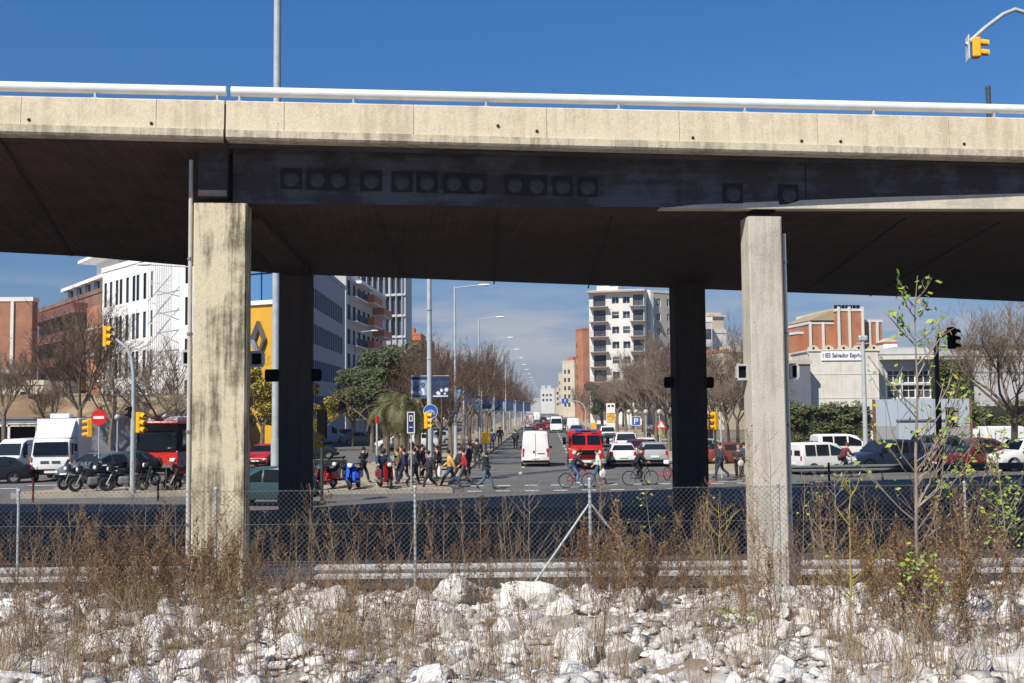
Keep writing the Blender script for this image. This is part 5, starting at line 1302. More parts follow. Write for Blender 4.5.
# box truck
def box_truck():
    p = gx(63.5, 60.2); r = empty('box_truck', (p.x, p.y, .005), hdg(.17, -1), 'white box truck with sloped cab deflector facing the camera on the left', 'truck')
    st = [(3.0, .88, .42, 1.02, 1.06, .8), (2.97, 1.0, .36, 1.25, 1.30, .9), (2.86, 1.02, .36, 1.28, 2.10, .88), (2.7, 1.02, .36, 1.28, 2.24, .90), (1.5, 1.02, .36, 1.28, 2.26, .92), (1.45, 1.0, .4, 1.25, 2.2, .9)]
    b, secs = loft(st, M_paint, 'cab', r); b.color = (.8, .8, .78, 1)
    mb = MB(); quadpanel([Vector((3.0, .86, 1.36)), Vector((3.0, -.86, 1.36)), Vector((2.86, -.82, 2.05)), Vector((2.86, .82, 2.05))][::-1], -.04, mb); mb.build('windscreen', M_glass, r)
    for sg in (1, -1):
        mb = MB(); mb.box((2.15, sg * 1.0, 1.68), (.8, .06, .6)); mb.build('side_window', M_glass, r)
        mb = MB(); mb.rbox((2.9, sg * 1.22, 1.75), (.12, .16, .42), .03); mb.tube([(2.85, sg * 1.0, 1.95), (2.9, sg * 1.2, 1.9)], .02, 5); mb.build('door_mirror', M_black, r)
        mb = MB(); mb.rbox((3.0, sg * .78, .72), (.1, .3, .2), .03); mb.build('headlight', M_lampw, r)
        mb = MB(); mb.box((3.02, sg * .96, 1.2), (.06, .08, .22)); mb.build('indicator', M_orange, r)
        mb = MB()
        for k in range(2): mb.box((3.02, sg * .28, .98 + k * .08), (.03, .42, .03))
        mb.build('grille_slot', M_black, r)
    mb = MB(); mb.rbox((3.02, 0, .52), (.14, 2.06, .28), .03); mb.build('bumper', M_black, r)
    mb = MB(); mb.box((3.11, 0, .52), (.03, .52, .12)); mb.build('number_plate', M_white, r)
    mb = MB(); mb.rbox((-.25, 0, 2.0), (3.3, 2.15, 2.5), .04); o = mb.build('cargo_box', M_paint, r); o.color = (.8, .8, .78, 1)
    mb = MB(); mb.prism([(1.45, 2.27), (2.6, 2.27), (1.45, 3.2)], -.9, .9); o = mb.build('wind_deflector', M_paint, r, fix=True); o.color = (.8, .8, .79, 1)
    mb = MB(); mb.rbox((.6, 0, 3.4), (.9, 1.0, .24), .04); mb.build('cooling_unit', M_white, r)
    mb = MB(); mb.box((.3, 0, .62), (4.6, .8, .2)); mb.build('chassis', M_black, r)
    for x in (2.2, -1.0):
        for sg in (1, -1): wheel(r, x, sg * .92, .38, .24)
box_truck()
def bus():
    p = gx(158, 65.5); r = empty('bus', (p.x, p.y, .005), DN, 'red city bus with big dark windscreen facing the camera behind the motorbikes', 'bus')
    mb = MB(); mb.rbox((-5.6, 0, .72), (11.6, 2.5, .95), .08, 1); mb.rbox((-5.6, 0, 2.02), (11.58, 2.48, 1.7), .1, 0); o = mb.build('body', [M_black, M_paint], r); o.color = (.20, .20, .21, 1)
    mb = MB(); mb.rbox((.14, 0, .84), (.16, 2.5, .84), .06); o = mb.build('front_panel', M_paint, r); o.color = (.62, .03, .02, 1)
    mb = MB(); mb.rbox((-5.6, 0, 2.92), (11.7, 2.52, .16), .05); o = mb.build('roof_edge', M_paint, r); o.color = (.62, .03, .02, 1)
    mb = MB(); mb.rbox((-4, 0, 3.12), (6.5, 1.8, .26), .06); o = mb.build('roof_unit', M_white, r)
    mb = MB(); mb.rbox((.2, 0, 1.75), (.08, 2.3, 1.15), .03); mb.build('windscreen', M_glass, r)
    mb = MB(); mb.rbox((.2, 0, 2.58), (.08, 1.9, .34), .03); mb.build('destination_display', M_black, r)
    for k in range(6):
        for sg in (1, -1): mb = MB(); mb.box((-1.4 - k * 1.75, sg * 1.235, 1.95), (1.55, .04, 1.05)); mb.build('side_window', M_glass, r)
    for sg in (1, -1):
        mb = MB(); mb.rbox((.24, sg * .95, .72), (.06, .36, .2), .02); mb.build('headlight', M_lampw, r)
        mb = MB(); mb.rbox((.5, sg * 1.32, 2.35), (.12, .18, .5), .04); mb.tube([(.1, sg * 1.2, 2.8), (.5, sg * 1.32, 2.6)], .025, 5); mb.build('mirror', M_black, r)
        mb = MB(); mb.tube([(.25, 0, 1.2), (.26, sg * .8, 1.35)], .015, 4); mb.build('wiper', M_black, r)
        for x in (-2.2, -8.2): wheel(r, x, sg * 1.12, .47, .28)
    mb = MB(); mb.box((.24, 0, .50), (.03, .52, .12)); mb.build('number_plate', M_white, r)
bus()
def fire_engine():
    p = gx(585.5, 66.5); r = empty('fire_engine', (p.x, p.y, .005), DN, 'red fire engine with black bull bar and roof lights facing the camera in the avenue', 'fire engine')
    st = [(2.5, .80, .55, 1.05, 1.1, .7), (2.42, .98, .5, 1.18, 1.22, .8), (1.85, 1.04, .48, 1.28, 1.34, .85), (1.35, 1.04, .48, 1.32, 2.0, .80), (.9, 1.04, .48, 1.32, 2.12, .84), (-.4, 1.04, .48, 1.32, 2.14, .86), (-.5, 1.04, .48, 1.32, 2.1, .86)]
    b, secs = loft(st, M_paint, 'cab', r); b.color = (.50, .018, .012, 1)
    for sg in (1, -1):
        mb = MB(); quadpanel([Vector((1.80, sg * .44 + .38, 1.42)), Vector((1.80, sg * .44 - .38, 1.42)), Vector((1.42, sg * .42 - .36, 1.95)), Vector((1.42, sg * .42 + .36, 1.95))][::-1], -.04, mb); mb.build('windscreen', M_glass, r)
        mb = MB(); mb.box((.75, sg * .985, 1.66), (.8, .08, .5)); mb.build('side_window', M_glass, r)
        mb = MB(); mb.rbox((1.5, sg * 1.28, 1.65), (.14, .2, .42), .04); mb.tube([(1.4, sg * 1.0, 1.5), (1.5, sg * 1.22, 1.6)], .025, 5); mb.build('door_mirror', M_black, r)
        mb = MB(); mb.ball((2.46, sg * .72, 1.0), (.08, .13, .13), 10); mb.build('headlight', M_lampw, r)
        mb = MB(); mb.rbox((1.2, sg * .45, 2.24), (.22, .34, .14), .04); mb.build('beacon', M_signblue, r)
    mb = MB(); mb.rbox((2.48, 0, 1.0), (.08, .95, .28), .02); mb.build('grille', M_black, r)
    mb = MB()
    for k in range(4): mb.tube([(2.66, -.8 + k * .12, .62 + k * .14), (2.66, .8 - k * .12, .62 + k * .14)], .03, 6)
    for sg in (1, -1): mb.tube([(2.64, sg * .72, .3), (2.66, sg * .72, .8), (2.6, sg * .45, 1.15)], .035, 6)
    mb.build('bull_bar', M_black, r, smooth=60)
    mb = MB(); mb.rbox((2.55, 0, .50), (.25, 2.1, .26), .04); mb.build('bumper', M_rim, r)
    mb = MB(); mb.box((2.7, 0, .5), (.03, .52, .12)); mb.build('number_plate', M_white, r)
    mb = MB(); mb.rbox((-2.0, 0, 1.4), (3.0, 2.05, 1.6), .05); o = mb.build('equipment_body', M_paint, r); o.color = (.5, .018, .012, 1)
    mb = MB(); mb.tube([(1.9, -1.05, 1.22), (2.3, -1.0, 1.2), (2.42, -.7, 1.16)], .03, 6); mb.tube([(2.42, 0.95, 1.2), (1.4, 1.06, 1.24)], .03, 6); mb.build('yellow_trim', M_yel, r)
    mb = MB(); mb.tube([(.9, -.6, 2.2), (.9, .6, 2.2)], .05, 8); mb.build('roof_bar', M_black, r)
    for x in (1.75, -2.2):
        for sg in (1, -1): wheel(r, x, sg * .92, .42, .26)
fire_engine()

# ------------------------------------------------------------ two wheelers
def spoked(parent, x, r, tr, nsp=12, nm='wheel', rimm=None):
    mb = MB(); mb.torus((x, 0, r), r - tr, tr, n=24, k=6); o = mb.build(nm, M_dark, parent, smooth=60)
    mb = MB(); mb.torus((x, 0, r), r - tr * 2.2, tr * .35, n=20, k=4)
    for k in range(nsp):
        a = 2 * math.pi * k / nsp; mb.tube([(x, .02 * (-1) ** k, r), (x + math.cos(a) * (r - tr * 2), 0, r + math.sin(a) * (r - tr * 2))], tr * .10 + .002, 3)
    mb.tube([(x, -.05, r), (x, .05, r)], .03, 8); mb.build('rim', rimm or M_rim, o); return o
def scooter():
    r = empty('scooter')
    for x in (.62, -.60): spoked(r, x, .23, .055, 5)
    mb = MB(); mb.rbox((.42, 0, .62), (.10, .42, .62), .045, 0, rot=Matrix.Rotation(R(-14), 4, 'Y')); mb.rbox((.5, 0, .98), (.2, .3, .16), .05); mb.build('leg_shield', M_paint, r)
    mb = MB(); mb.rbox((.0, 0, .30), (.72, .34, .10), .03); mb.rbox((-.52, 0, .56), (.72, .34, .34), .10); mb.build('body', M_paint, r)
    mb = MB(); mb.rbox((-.42, 0, .78), (.70, .28, .11), .045); mb.build('seat', M_black, r)
    mb = MB(); mb.rbox((.62, 0, .47), (.42, .14, .06), .025); mb.build('front_mudguard', M_black, r)
    mb = MB(); mb.tube([(.42, 0, .95), (.62, .08, .23)], .02, 6); mb.tube([(.42, 0, .95), (.62, -.08, .23)], .02, 6); mb.tube([(.36, -.34, 1.04), (.44, 0, 1.02), (.36, .34, 1.04)], .018, 6); mb.build('handlebar', M_black, r)
    mb = MB(); mb.ball((.60, 0, .97), (.05, .10, .09), 10); mb.build('headlight', M_lampw, r)
    for sg in (1, -1):
        mb = MB(); mb.tube([(.38, sg * .26, 1.04), (.36, sg * .34, 1.26)], .008, 4); mb.ball((.35, sg * .35, 1.28), (.02, .07, .05), 8); mb.build('mirror', M_black, r)
    mb = MB(); mb.tube([(-.1, -.17, .26), (-.7, -.2, .32)], .05, 8); mb.build('exhaust', M_rim, r)
    mb = MB(); mb.tube([(-.05, .1, .28), (-.1, .26, .01)], .015, 5); mb.build('kickstand', M_black, r)
    return r
def motorbike():
    r = empty('motorbike')
    for x in (.74, -.70): spoked(r, x, .31, .06, 8, 'wheel', M_rimd)
    mb = MB(); mb.rbox((.02, 0, .45), (.46, .34, .36), .08); mb.tube([(.35, 0, .85), (-.1, 0, .72), (-.7, 0, .4)], .035, 6); mb.build('engine', M_galvd, r)
    mb = MB(); mb.ball((.16, 0, .83), (.33, .17, .15), 12); mb.build('tank', M_paint, r, smooth=60)
    mb = MB(); mb.rbox((.56, 0, .98), (.22, .38, .34), .08); mb.build('fairing', M_paint, r)
    mb = MB(); mb.rbox((-.72, 0, .78), (.4, .22, .12), .04); mb.build('tail_fairing', M_black, r)
    mb = MB(); mb.rbox((-.80, 0, 1.02), (.36, .40, .30), .07); mb.build('top_box', M_black, r)
    mb = MB(); mb.rbox((-.34, 0, .82), (.62, .28, .11), .045); mb.build('seat', M_black, r)
    mb = MB(); mb.tube([(.42, .09, .95), (.74, .09, .31)], .028, 6); mb.tube([(.42, -.09, .95), (.74, -.09, .31)], .028, 6); mb.tube([(.28, -.36, 1.06), (.42, 0, 1.04), (.28, .36, 1.06)], .018, 6); mb.build('fork', M_rim, r)
    mb = MB(); mb.ball((.68, 0, .96), (.05, .11, .09), 10); mb.build('headlight', M_lampw, r)
    mb = MB(); quadpanel([Vector((.64, .15, 1.1)), Vector((.64, -.15, 1.1)), Vector((.5, -.12, 1.36)), Vector((.5, .12, 1.36))], .01, mb); mb.build('windshield', M_glass, r)
    mb = MB(); mb.rbox((.74, 0, .66), (.4, .13, .05), .02); mb.build('front_mudguard', M_black, r)
    for sg in (1, -1): mb = MB(); mb.tube([(.3, sg * .3, 1.05), (.34, sg * .36, 1.24)], .008, 4); mb.ball((.33, sg * .38, 1.26), (.02, .07, .05), 8); mb.build('mirror', M_black, r)
    mb = MB(); mb.tube([(.15, -.2, .28), (-.8, -.22, .42)], .05, 8); mb.build('exhaust', M_rimd, r)
    mb = MB(); mb.tube([(-.05, .1, .3), (-.1, .3, .01)], .015, 5); mb.build('kickstand', M_black, r)
    return r
def bicycle(col=(.25, .02, .02), nm='bicycle'):
    r = empty(nm)
    for x in (.53, -.50): spoked(r, x, .34, .02, 16)
    mb = MB(); bb, hd, st, dr = (-.04, 0, .30), (.36, 0, .80), (-.20, 0, .82), (-.50, 0, .34)
    for a, b in ((bb, hd), (bb, st), (st, (.34, 0, .86)), (dr, bb), (dr, st), ((.33, 0, .92), (.53, 0, .34))): mb.tube([a, b], .019, 6)
    o = mb.build('frame', M_paint, r, smooth=60); o.color = (*col, 1)
    mb = MB(); mb.rbox((-.23, 0, .92), (.26, .14, .06), .025); mb.tube([st, (-.22, 0, .91)], .014, 5); mb.build('saddle', M_black, r)
    mb = MB(); mb.tube([(.28, -.28, 1.02), (.33, -.1, 1.05), (.33, .1, 1.05), (.28, .28, 1.02)], .013, 5); mb.tube([(.33, 0, .92), (.33, 0, 1.05)], .014, 5); mb.build('handlebar', M_rim, r)
    mb = MB(); mb.lathe([(.10, -.01), (.10, .01)], 12, Matrix.Translation((-.04, -.05, .30)) @ Matrix.Rotation(R(90), 4, 'X')); mb.tube([(-.04, -.08, .30), (.06, -.09, .17)], .012, 4); mb.tube([(-.04, .08, .30), (-.14, .09, .43)], .012, 4); mb.box((.06, -.13, .16), (.09, .08, .02)); mb.box((-.14, .13, .44), (.09, .08, .02)); mb.build('crank', M_black, r)
    return r
P_sc = proto(scooter()); P_mb = proto(motorbike())
for px, Y, a, l, c in ((79, 49.8, 232, 'dark motorbike leaning with white front fairing, leftmost of the parked row', (.05, .05, .055)), (93, 48.6, 215, 'black motorbike second in the row before the dark silver car', (.02, .02, .022)), (107, 50.4, 238, 'black motorbike in the middle of the row, left of the curved signal pole', (.03, .03, .03)), (124, 48.8, 205, 'black and chrome motorbike behind the curved signal pole', (.02, .02, .02)), (144, 51.0, 242, 'brownish motorbike just right of the curved signal pole', (.10, .05, .03))):
    p = gx(px, Y); P_mb.place((p.x, Y, .135), R(a), l, 'motorbike', 'motorbikes parked in a row on the kerb island', c)
p = gx(160, 48.8); P_sc.place((p.x, 48.8, .135), R(200), 'black scooter with white headlamp parked before the red bus', 'scooter', None, (.03, .03, .035), 1.15)
p = gx(187, 49.0); P_mb.place((p.x, 49.0, .135), R(210), 'dark red motorbike peeping out beside the white drainpipe', 'motorbike', None, (.2, .01, .01))
for px, Y, a, l, c, s_ in ((326, 48.6, 250, 'red scooter parked on the pavement right of the left rear pillar', (.40, .01, .02), 1.05), (354, 48.6, 262, 'bright blue scooter parked beside the red one', (.01, .08, .62), 1.08), (342, 50.4, 245, 'dark scooter with pale windshield between the red and blue ones', (.04, .04, .045), 1.05), (317, 51.2, 240, 'black scooter half hidden by the left rear pillar', (.03, .03, .03), 1.0)):
    p = gx(px, Y); P_sc.place((p.x, Y, .135), R(a), l, 'scooter', None, c, s_)
pm = gx(385, 48.9); P_sc.place((pm.x, 48.9, .135), R(295), 'dark red moped ridden by a helmeted man towards the camera', 'moped', None, (.25, .01, .012), 1.08)
def tree_name(o, n): o.name = n; return o
BK = []
def bike_at(px, Y, a, l, col):
    b = bicycle(col); p = gx(px, Y); b.location = (p.x, Y, .012); b.rotation_euler.z = R(a); tag(b, l, 'bicycle'); return b
bA = bike_at(577, 49.6, 3, 'dark red bicycle ridden by the man in blue jeans', (.30, .02, .02))
bB = bike_at(640, 51.0, 5, 'black bicycle ridden by the person in black', (.02, .02, .022))
for k, (px, Y, a) in enumerate(((673, 54.5, 230), (681, 53.4, 235))):
    b = bike_at(px, Y, a, ['red hire bicycle with white mudguard standing left of the dark rear pillar', 'red hire bicycle with white mudguard partly hidden by the dark rear pillar'][k], (.6, .02, .02))
    mb = MB(); 
    for i in range(9):
        a0 = R(20 + i * 16); a1 = R(20 + (i + 1) * 16); mb.add([(-.50 + math.cos(t) * .38, y, .34 + math.sin(t) * .38) for t in (a0, a1) for y in (-.06, .06)], [(0, 1, 3, 2)])
    mb.build('mudguard', M_white, b); mb = MB(); mb.rbox((.5, 0, .9), (.26, .3, .2), .04); mb.build('basket', M_white, b)
b = bike_at(846, 55.2, 15, 'bicycle of the maroon clad rider beyond the crash barrier', (.15, .15, .15))

# ============================================================ PEOPLE
def skin_obj(name, pts, edges, rad, m, parent, color=None, sub=1, loc=None):
    me = bpy.data.meshes.new(name); me.from_pydata([Vector(p) for p in pts], edges, []); me.materials.append(m)
    o = put(name, me, parent, loc, color)
    bm = bmesh.new(); bm.from_mesh(me); ly = bm.verts.layers.skin.verify() 
    for v, r_ in zip(bm.verts, rad): v[ly].radius = (r_, r_) if not isinstance(r_, tuple) else r_
    bm.verts.ensure_lookup_table(); bm.verts[0][ly].use_root = True
    bm.to_mesh(me); bm.free()
    md = o.modifiers.new('skin', 'SKIN'); md.use_smooth_shade = True
    if sub: s_ = o.modifiers.new('sub', 'SUBSURF'); s_.levels = sub; s_.render_levels = sub
    return o
POSES = {
 'stand': dict(lL=[(.0, .10, .90), (.03, .10, .48), (-.02, .10, .09), (.13, .12, .04)], lR=[(.0, -.10, .90), (.0, -.10, .48), (-.04, -.10, .09), (.10, -.12, .04)], aL=[(.0, .19, 1.40), (-.02, .25, 1.12), (.08, .24, .88)], aR=[(.0, -.19, 1.40), (-.02, -.25, 1.12), (.08, -.24, .88)], lean=0),
 'walk': dict(lL=[(.0, .09, .90), (.20, .09, .50), (.30, .09, .09), (.46, .10, .07)], lR=[(.0, -.09, .90), (-.06, -.09, .47), (-.38, -.09, .17), (-.28, -.10, .05)], aL=[(.0, .19, 1.40), (-.12, .23, 1.12), (-.14, .22, .88)], aR=[(.0, -.19, 1.40), (.08, -.23, 1.12), (.26, -.20, .95)], lean=.04),
 'stride': dict(lL=[(.0, .09, .88), (.28, .09, .50), (.44, .09, .09), (.60, .10, .08)], lR=[(.0, -.09, .88), (-.16, -.09, .47), (-.46, -.09, .20), (-.40, -.10, .06)], aL=[(.0, .19, 1.38), (-.16, .23, 1.12), (-.20, .22, .90)], aR=[(.0, -.19, 1.38), (.14, -.23, 1.12), (.34, -.18, 1.0)], lean=.07),
 'phone': dict(lL=[(.0, .09, .90), (.18, .09, .50), (.26, .09, .09), (.42, .10, .06)], lR=[(.0, -.09, .90), (-.06, -.09, .47), (-.34, -.09, .16), (-.26, -.10, .05)], aL=[(.0, .19, 1.40), (.10, .26, 1.16), (.20, .13, 1.46)], aR=[(.0, -.19, 1.40), (.04, -.25, 1.12), (.28, -.18, 1.02)], lean=.02),
 'hold': dict(lL=[(.0, .10, .90), (.10, .10, .49), (.12, .10, .09), (.27, .12, .04)], lR=[(.0, -.10, .90), (-.02, -.10, .47), (-.14, -.10, .11), (.01, -.12, .04)], aL=[(.0, .19, 1.40), (.02, .25, 1.13), (.24, .14, 1.10)], aR=[(.0, -.19, 1.40), (.02, -.25, 1.13), (.24, -.14, 1.10)], lean=.0),
 'cycle': dict(lL=[(.0, .09, .96), (.36, .12, .80), (.10, .12, .50), (.22, .13, .44)], lR=[(.0, -.09, .96), (.26, -.12, .62), (.20, -.12, .25), (.34, -.13, .20)], aL=[(.22, .19, 1.42), (.34, .25, 1.20), (.52, .26, 1.08)], aR=[(.22, -.19, 1.42), (.34, -.25, 1.20), (.52, -.26, 1.08)], lean=.24),
 'moped': dict(lL=[(.0, .11, .90), (.38, .15, .84), (.36, .14, .40), (.50, .14, .36)], lR=[(.0, -.11, .90), (.38, -.15, .84), (.36, -.14, .40), (.50, -.14, .36)], aL=[(.10, .19, 1.40), (.26, .28, 1.18), (.52, .30, 1.10)], aR=[(.10, -.19, 1.40), (.26, -.28, 1.18), (.52, -.30, 1.10)], lean=.10)}
def person(loc, rz, h, pose, top, bot, label, hair=(.03, .02, .015), long_coat=False, skirt=None, helmet=None, hood=False, shoe=(.02, .018, .015), skin=(.52, .30, .21), wide=1.18):
    k = h / 1.74; r = empty('person', loc, rz, label, 'person'); r.scale = (k, k * wide, k)
    P = POSES[pose]; ln = P['lean']; pz = P['lL'][0][2] + .04
    def tl(z): return ln * max(0, (z - pz)) / (1.42 - pz)
    t = [(0, 0, pz), (tl(1.12), 0, 1.14), (tl(1.34), 0, 1.34), (tl(1.46), 0, 1.47), (tl(1.5) + .01, 0, 1.53), (tl(1.6) + .02, 0, 1.61), (tl(1.68) + .015, 0, 1.69)]
    pts = list(t); rad = [(.13, .10), (.12, .09), (.14, .10), (.065, .06), (.052, .052), (.082, .078), (.075, .072)]; ed = [(i, i + 1) for i in range(6)]
    # nose and chin
    hx = t[5][0]; pts += [(hx + .085, 0, 1.585), (hx + .055, 0, 1.53)]; rad += [.014, .03]; ed += [(5, 7), (5, 8)]
    def chain(c, rs, root):
        nonlocal pts, rad, ed
        p0 = root
        for q, r_ in zip(c, rs): pts.append(q); rad.append(r_); ed.append((p0, len(pts) - 1)); p0 = len(pts) - 1
        return p0
    for s_ in ('lL', 'lR'): chain(P[s_], [.088, .056, .040, .026], 0)
    for s_ in ('aL', 'aR'):
        a = P[s_]; e = chain(a, [.055, .042, .030], 2); w = Vector(a[2]); d = (w - Vector(a[1])).normalized(); pal = w + d * .07
        e = chain([tuple(pal)], [.030], e); sd_ = Vector((1, 0, 0)) - d * d.x; sd_ = sd_.normalized() if sd_.length > .1 else Vector((0, 0, 1))
        inn = Vector((0, -1 if s_ == 'aL' else 1, 0))
        for fi, (o_, l_) in enumerate(((.026, .065), (.009, .075), (-.009, .07), (-.026, .055))):
            b0 = pal + sd_ * o_ + d * .03; chain([tuple(b0), tuple(b0 + d * l_ * .5 + inn * .008), tuple(b0 + d * l_ * .8 + inn * .03)], [.010, .009, .008], e)
        b0 = pal - d * .02 + sd_ * .035; chain([tuple(b0), tuple(b0 + sd_ * .025 + d * .035)], [.011, .010], e)
    b = skin_obj('body', pts, ed, rad, M_cloth, r, skin)
    # jacket
    bot_z = .42 if long_coat else pz - .08
    jp = [t[2], t[1], (0, 0, pz + .0)]; jr = [(.205, .145), (.19, .145), (.185, .15)]; je = [(0, 1), (1, 2)]
    if long_coat: jp += [(0, 0, .70), (.0, 0, .50)]; jr += [(.17, .15), (.18, .16)]; je += [(2, 3), (3, 4)]
    else: jp += [(0, 0, bot_z)]; jr += [(.16, .13)]; je += [(2, 3)]
    jp.append((t[3][0], 0, 1.44)); jr.append((.085, .08)); je.append((0, len(jp) - 1))
    for s_ in ('aL', 'aR'):
        a = P[s_]; q0 = 0
        for q, r_ in zip(a, (.085, .072, .056)): jp.append(q); jr.append(r_); je.append((q0, len(jp) - 1)); q0 = len(jp) - 1
    skin_obj('jacket', jp, je, jr, M_cloth, r, top)
    # trousers
    tp = [(0, 0, pz)]; trd = [(.145, .12)]; te = []
    for s_ in ('lL', 'lR'):
        q0 = 0
        for q, r_ in zip(P[s_][:3], (.105, .075, .062)): tp.append((q[0], q[1], q[2] + (.02 if r_ == .062 else 0))); trd.append(r_); te.append((q0, len(tp) - 1)); q0 = len(tp) - 1
    skin_obj('trousers', tp, te, trd, M_cloth, r, bot)
    if skirt: skin_obj('skirt', [(0, 0, pz), (0.03, 0, .72), (.04, 0, .55)], [(0, 1), (1, 2)], [(.16, .13), (.19, .17), (.24, .20)], M_cloth, r, skirt)
    for s_ in ('lL', 'lR'):
        q = P[s_]; a, c = Vector(q[2]), Vector(q[3]); skin_obj('shoe', [tuple(a + (a - c) * .2), tuple(a), tuple(c)], [(0, 1), (1, 2)], [.045, .052, .04], M_cloth, r, shoe)
    if helmet: mb = MB(); mb.ball((t[6][0] - .01, 0, 1.665), (.145, .125, .125), 14); mb.build('helmet', M_cloth, r, smooth=60, color=helmet)
    elif hood: skin_obj('hood', [(hx - .03, 0, 1.50), (hx - .03, 0, 1.60), (hx - .025, 0, 1.70)], [(0, 1), (1, 2)], [.10, .115, .095], M_cloth, r, top)
    else:
        mb = MB(); mb.ball((hx - .022, 0, 1.665), (.105, .092, .10), 12); mb.build('hair', M_cloth, r, smooth=60, color=hair)
    return r
def hand(P_, s_): return P_
def pplace(px, Y, rz, h, pose, top, bot, label, z=0, **k):
    p = gx(px, Y); return person((p.x, Y, z), R(rz), h, pose, top, bot, label, **k)
JN = (.05, .09, .20); BK_ = (.018, .018, .022); NV = (.02, .03, .08)
PV = .14
pplace(363, 52.2, -5, 1.70, 'phone', BK_, BK_, 'person in black walking right behind the blue scooter, hand raised to the face', z=PV)
pplace(397, 51.5, 200, 1.66, 'stand', (.13, .11, .05), NV, 'woman in olive jacket with long reddish hair, leftmost of the waiting group', z=PV, hair=(.12, .05, .02))
pplace(405, 50.6, 160, 1.68, 'walk', NV, NV, 'person in navy coat beside the olive jacketed woman', z=PV)
pplace(413.5, 50.2, 20, 1.70, 'walk', (.04, .05, .06), BK_, 'person in dark grey behind the pole of the info sign', z=PV)
pplace(417, 54.0, 190, 1.76, 'stand', BK_, NV, 'tall person in black standing at the back of the group near the palm', z=PV, hair=(.08, .04, .02))
pplace(422, 55.0, -20, 1.70, 'stand', (.10, .03, .03), BK_, 'person in dark maroon standing behind, left of the yellow signal post', z=PV)
pplace(401, 54.5, 180, 1.72, 'stand', (.12, .09, .06), BK_, 'person in brown standing behind the olive jacketed woman', z=PV, hair=(.15, .08, .03))
pplace(429.5, 49.4, 195, 1.74, 'walk', (.03, .035, .06), (.03, .03, .04), 'person in a long navy coat and brown shoes walking left', long_coat=True, shoe=(.14, .06, .03))
pplace(437, 52.6, 200, 1.72, 'stand', BK_, BK_, 'person in black with a white bag, between long navy coat and yellow jacket', z=PV)
pplace(450.5, 50.4, 180, 1.74, 'stride', (.62, .38, .10), (.03, .07, .20), 'man in a yellow jacket and blue jeans striding left across the road')
pplace(464.5, 52.0, 175, 1.72, 'walk', (.42, .02, .03), (.10, .10, .10), 'person in a bright red jacket and grey trousers behind the yellow jacket')
pplace(469, 56.5, 180, 1.74, 'stand', NV, BK_, 'person in dark blue by the median tree behind the red jacket', z=PV)
pplace(459, 54.5, 5, 1.70, 'stride', (.04, .04, .05), BK_, 'person in black half hidden behind the yellow jacketed man')
pplace(486, 49.2, -5, 1.76, 'walk', BK_, (.08, .15, .22), 'hooded person in black jacket walking right at the crossing', hood=True, wide=1.15)
pplace(515.5, 97, 90, 1.72, 'walk', (.03, .05, .05), BK_, 'lone person in dark green walking in the lane by the median kerb')
pplace(500, 104, 90, 1.72, 'stand', BK_, BK_, 'dark figure on the median pavement near the yellow box, far off', z=PV)
pplace(492, 92, 90, 1.70, 'stand', NV, NV, 'figure in navy among the median trees left of the far dark figure', z=PV)
pplace(598.5, 51.6, 170, 1.66, 'walk', (.70, .68, .62), (.06, .12, .24), 'woman in a white jacket and jeans carrying a white shopping bag', hair=(.12, .05, .02))
pplace(649, 105, -90, 1.74, 'stand', NV, BK_, 'far person in navy on the right pavement behind the white cars', z=PV)
pplace(659.5, 101, -90, 1.74, 'stand', (.65, .55, .03), BK_, 'far person in a yellow jacket on the right pavement', z=PV)
pplace(721.5, 53.2, 175, 1.74, 'walk', (.04, .05, .08), (.03, .04, .08), 'man in dark clothes standing between the right rear pillar and the pale pillar', z=PV, hair=(.10, .05, .03))
pplace(739, 52.4, 250, 1.62, 'hold', (.04, .035, .04), BK_, 'person in black with a pale bag beside the pale pillar', z=PV, hair=(.3, .2, .15))
pplace(745, 54.0, 100, 1.72, 'stand', (.05, .06, .12), NV, 'person in navy half hidden by the pale pillar', z=PV)
pplace(477, 64, 100, 1.70, 'stand', BK_, (.05, .05, .06), 'person in black sitting area side of the median kerb behind the red jacket', z=PV)
# riders: seated on their machines
p = gx(577, 49.6); person((p.x - .20, 49.6, .02), R(3), 1.72, 'cycle', (.03, .03, .04), (.10, .18, .34), 'man in dark jacket and blue jeans riding the dark red bicycle', shoe=(.6, .6, .6))
p = gx(640, 51.0); person((p.x - .20, 51.0, .02), R(5), 1.74, 'cycle', BK_, BK_, 'person in black riding the black bicycle across the avenue')
p = gx(846, 55.2); person((p.x - .20, 55.15, .02), R(15), 1.72, 'cycle', (.12, .02, .03), BK_, 'rider in a maroon jacket leaning forward before the white minivan', hair=(.12, .05, .03))
a = R(295); person((pm.x - math.cos(a) * .42, 48.9 - math.sin(a) * .42, .10), a, 1.74, 'moped', (.03, .05, .12), (.05, .05, .06), 'helmeted man in a blue jacket riding the red moped', helmet=(.04, .04, .045))
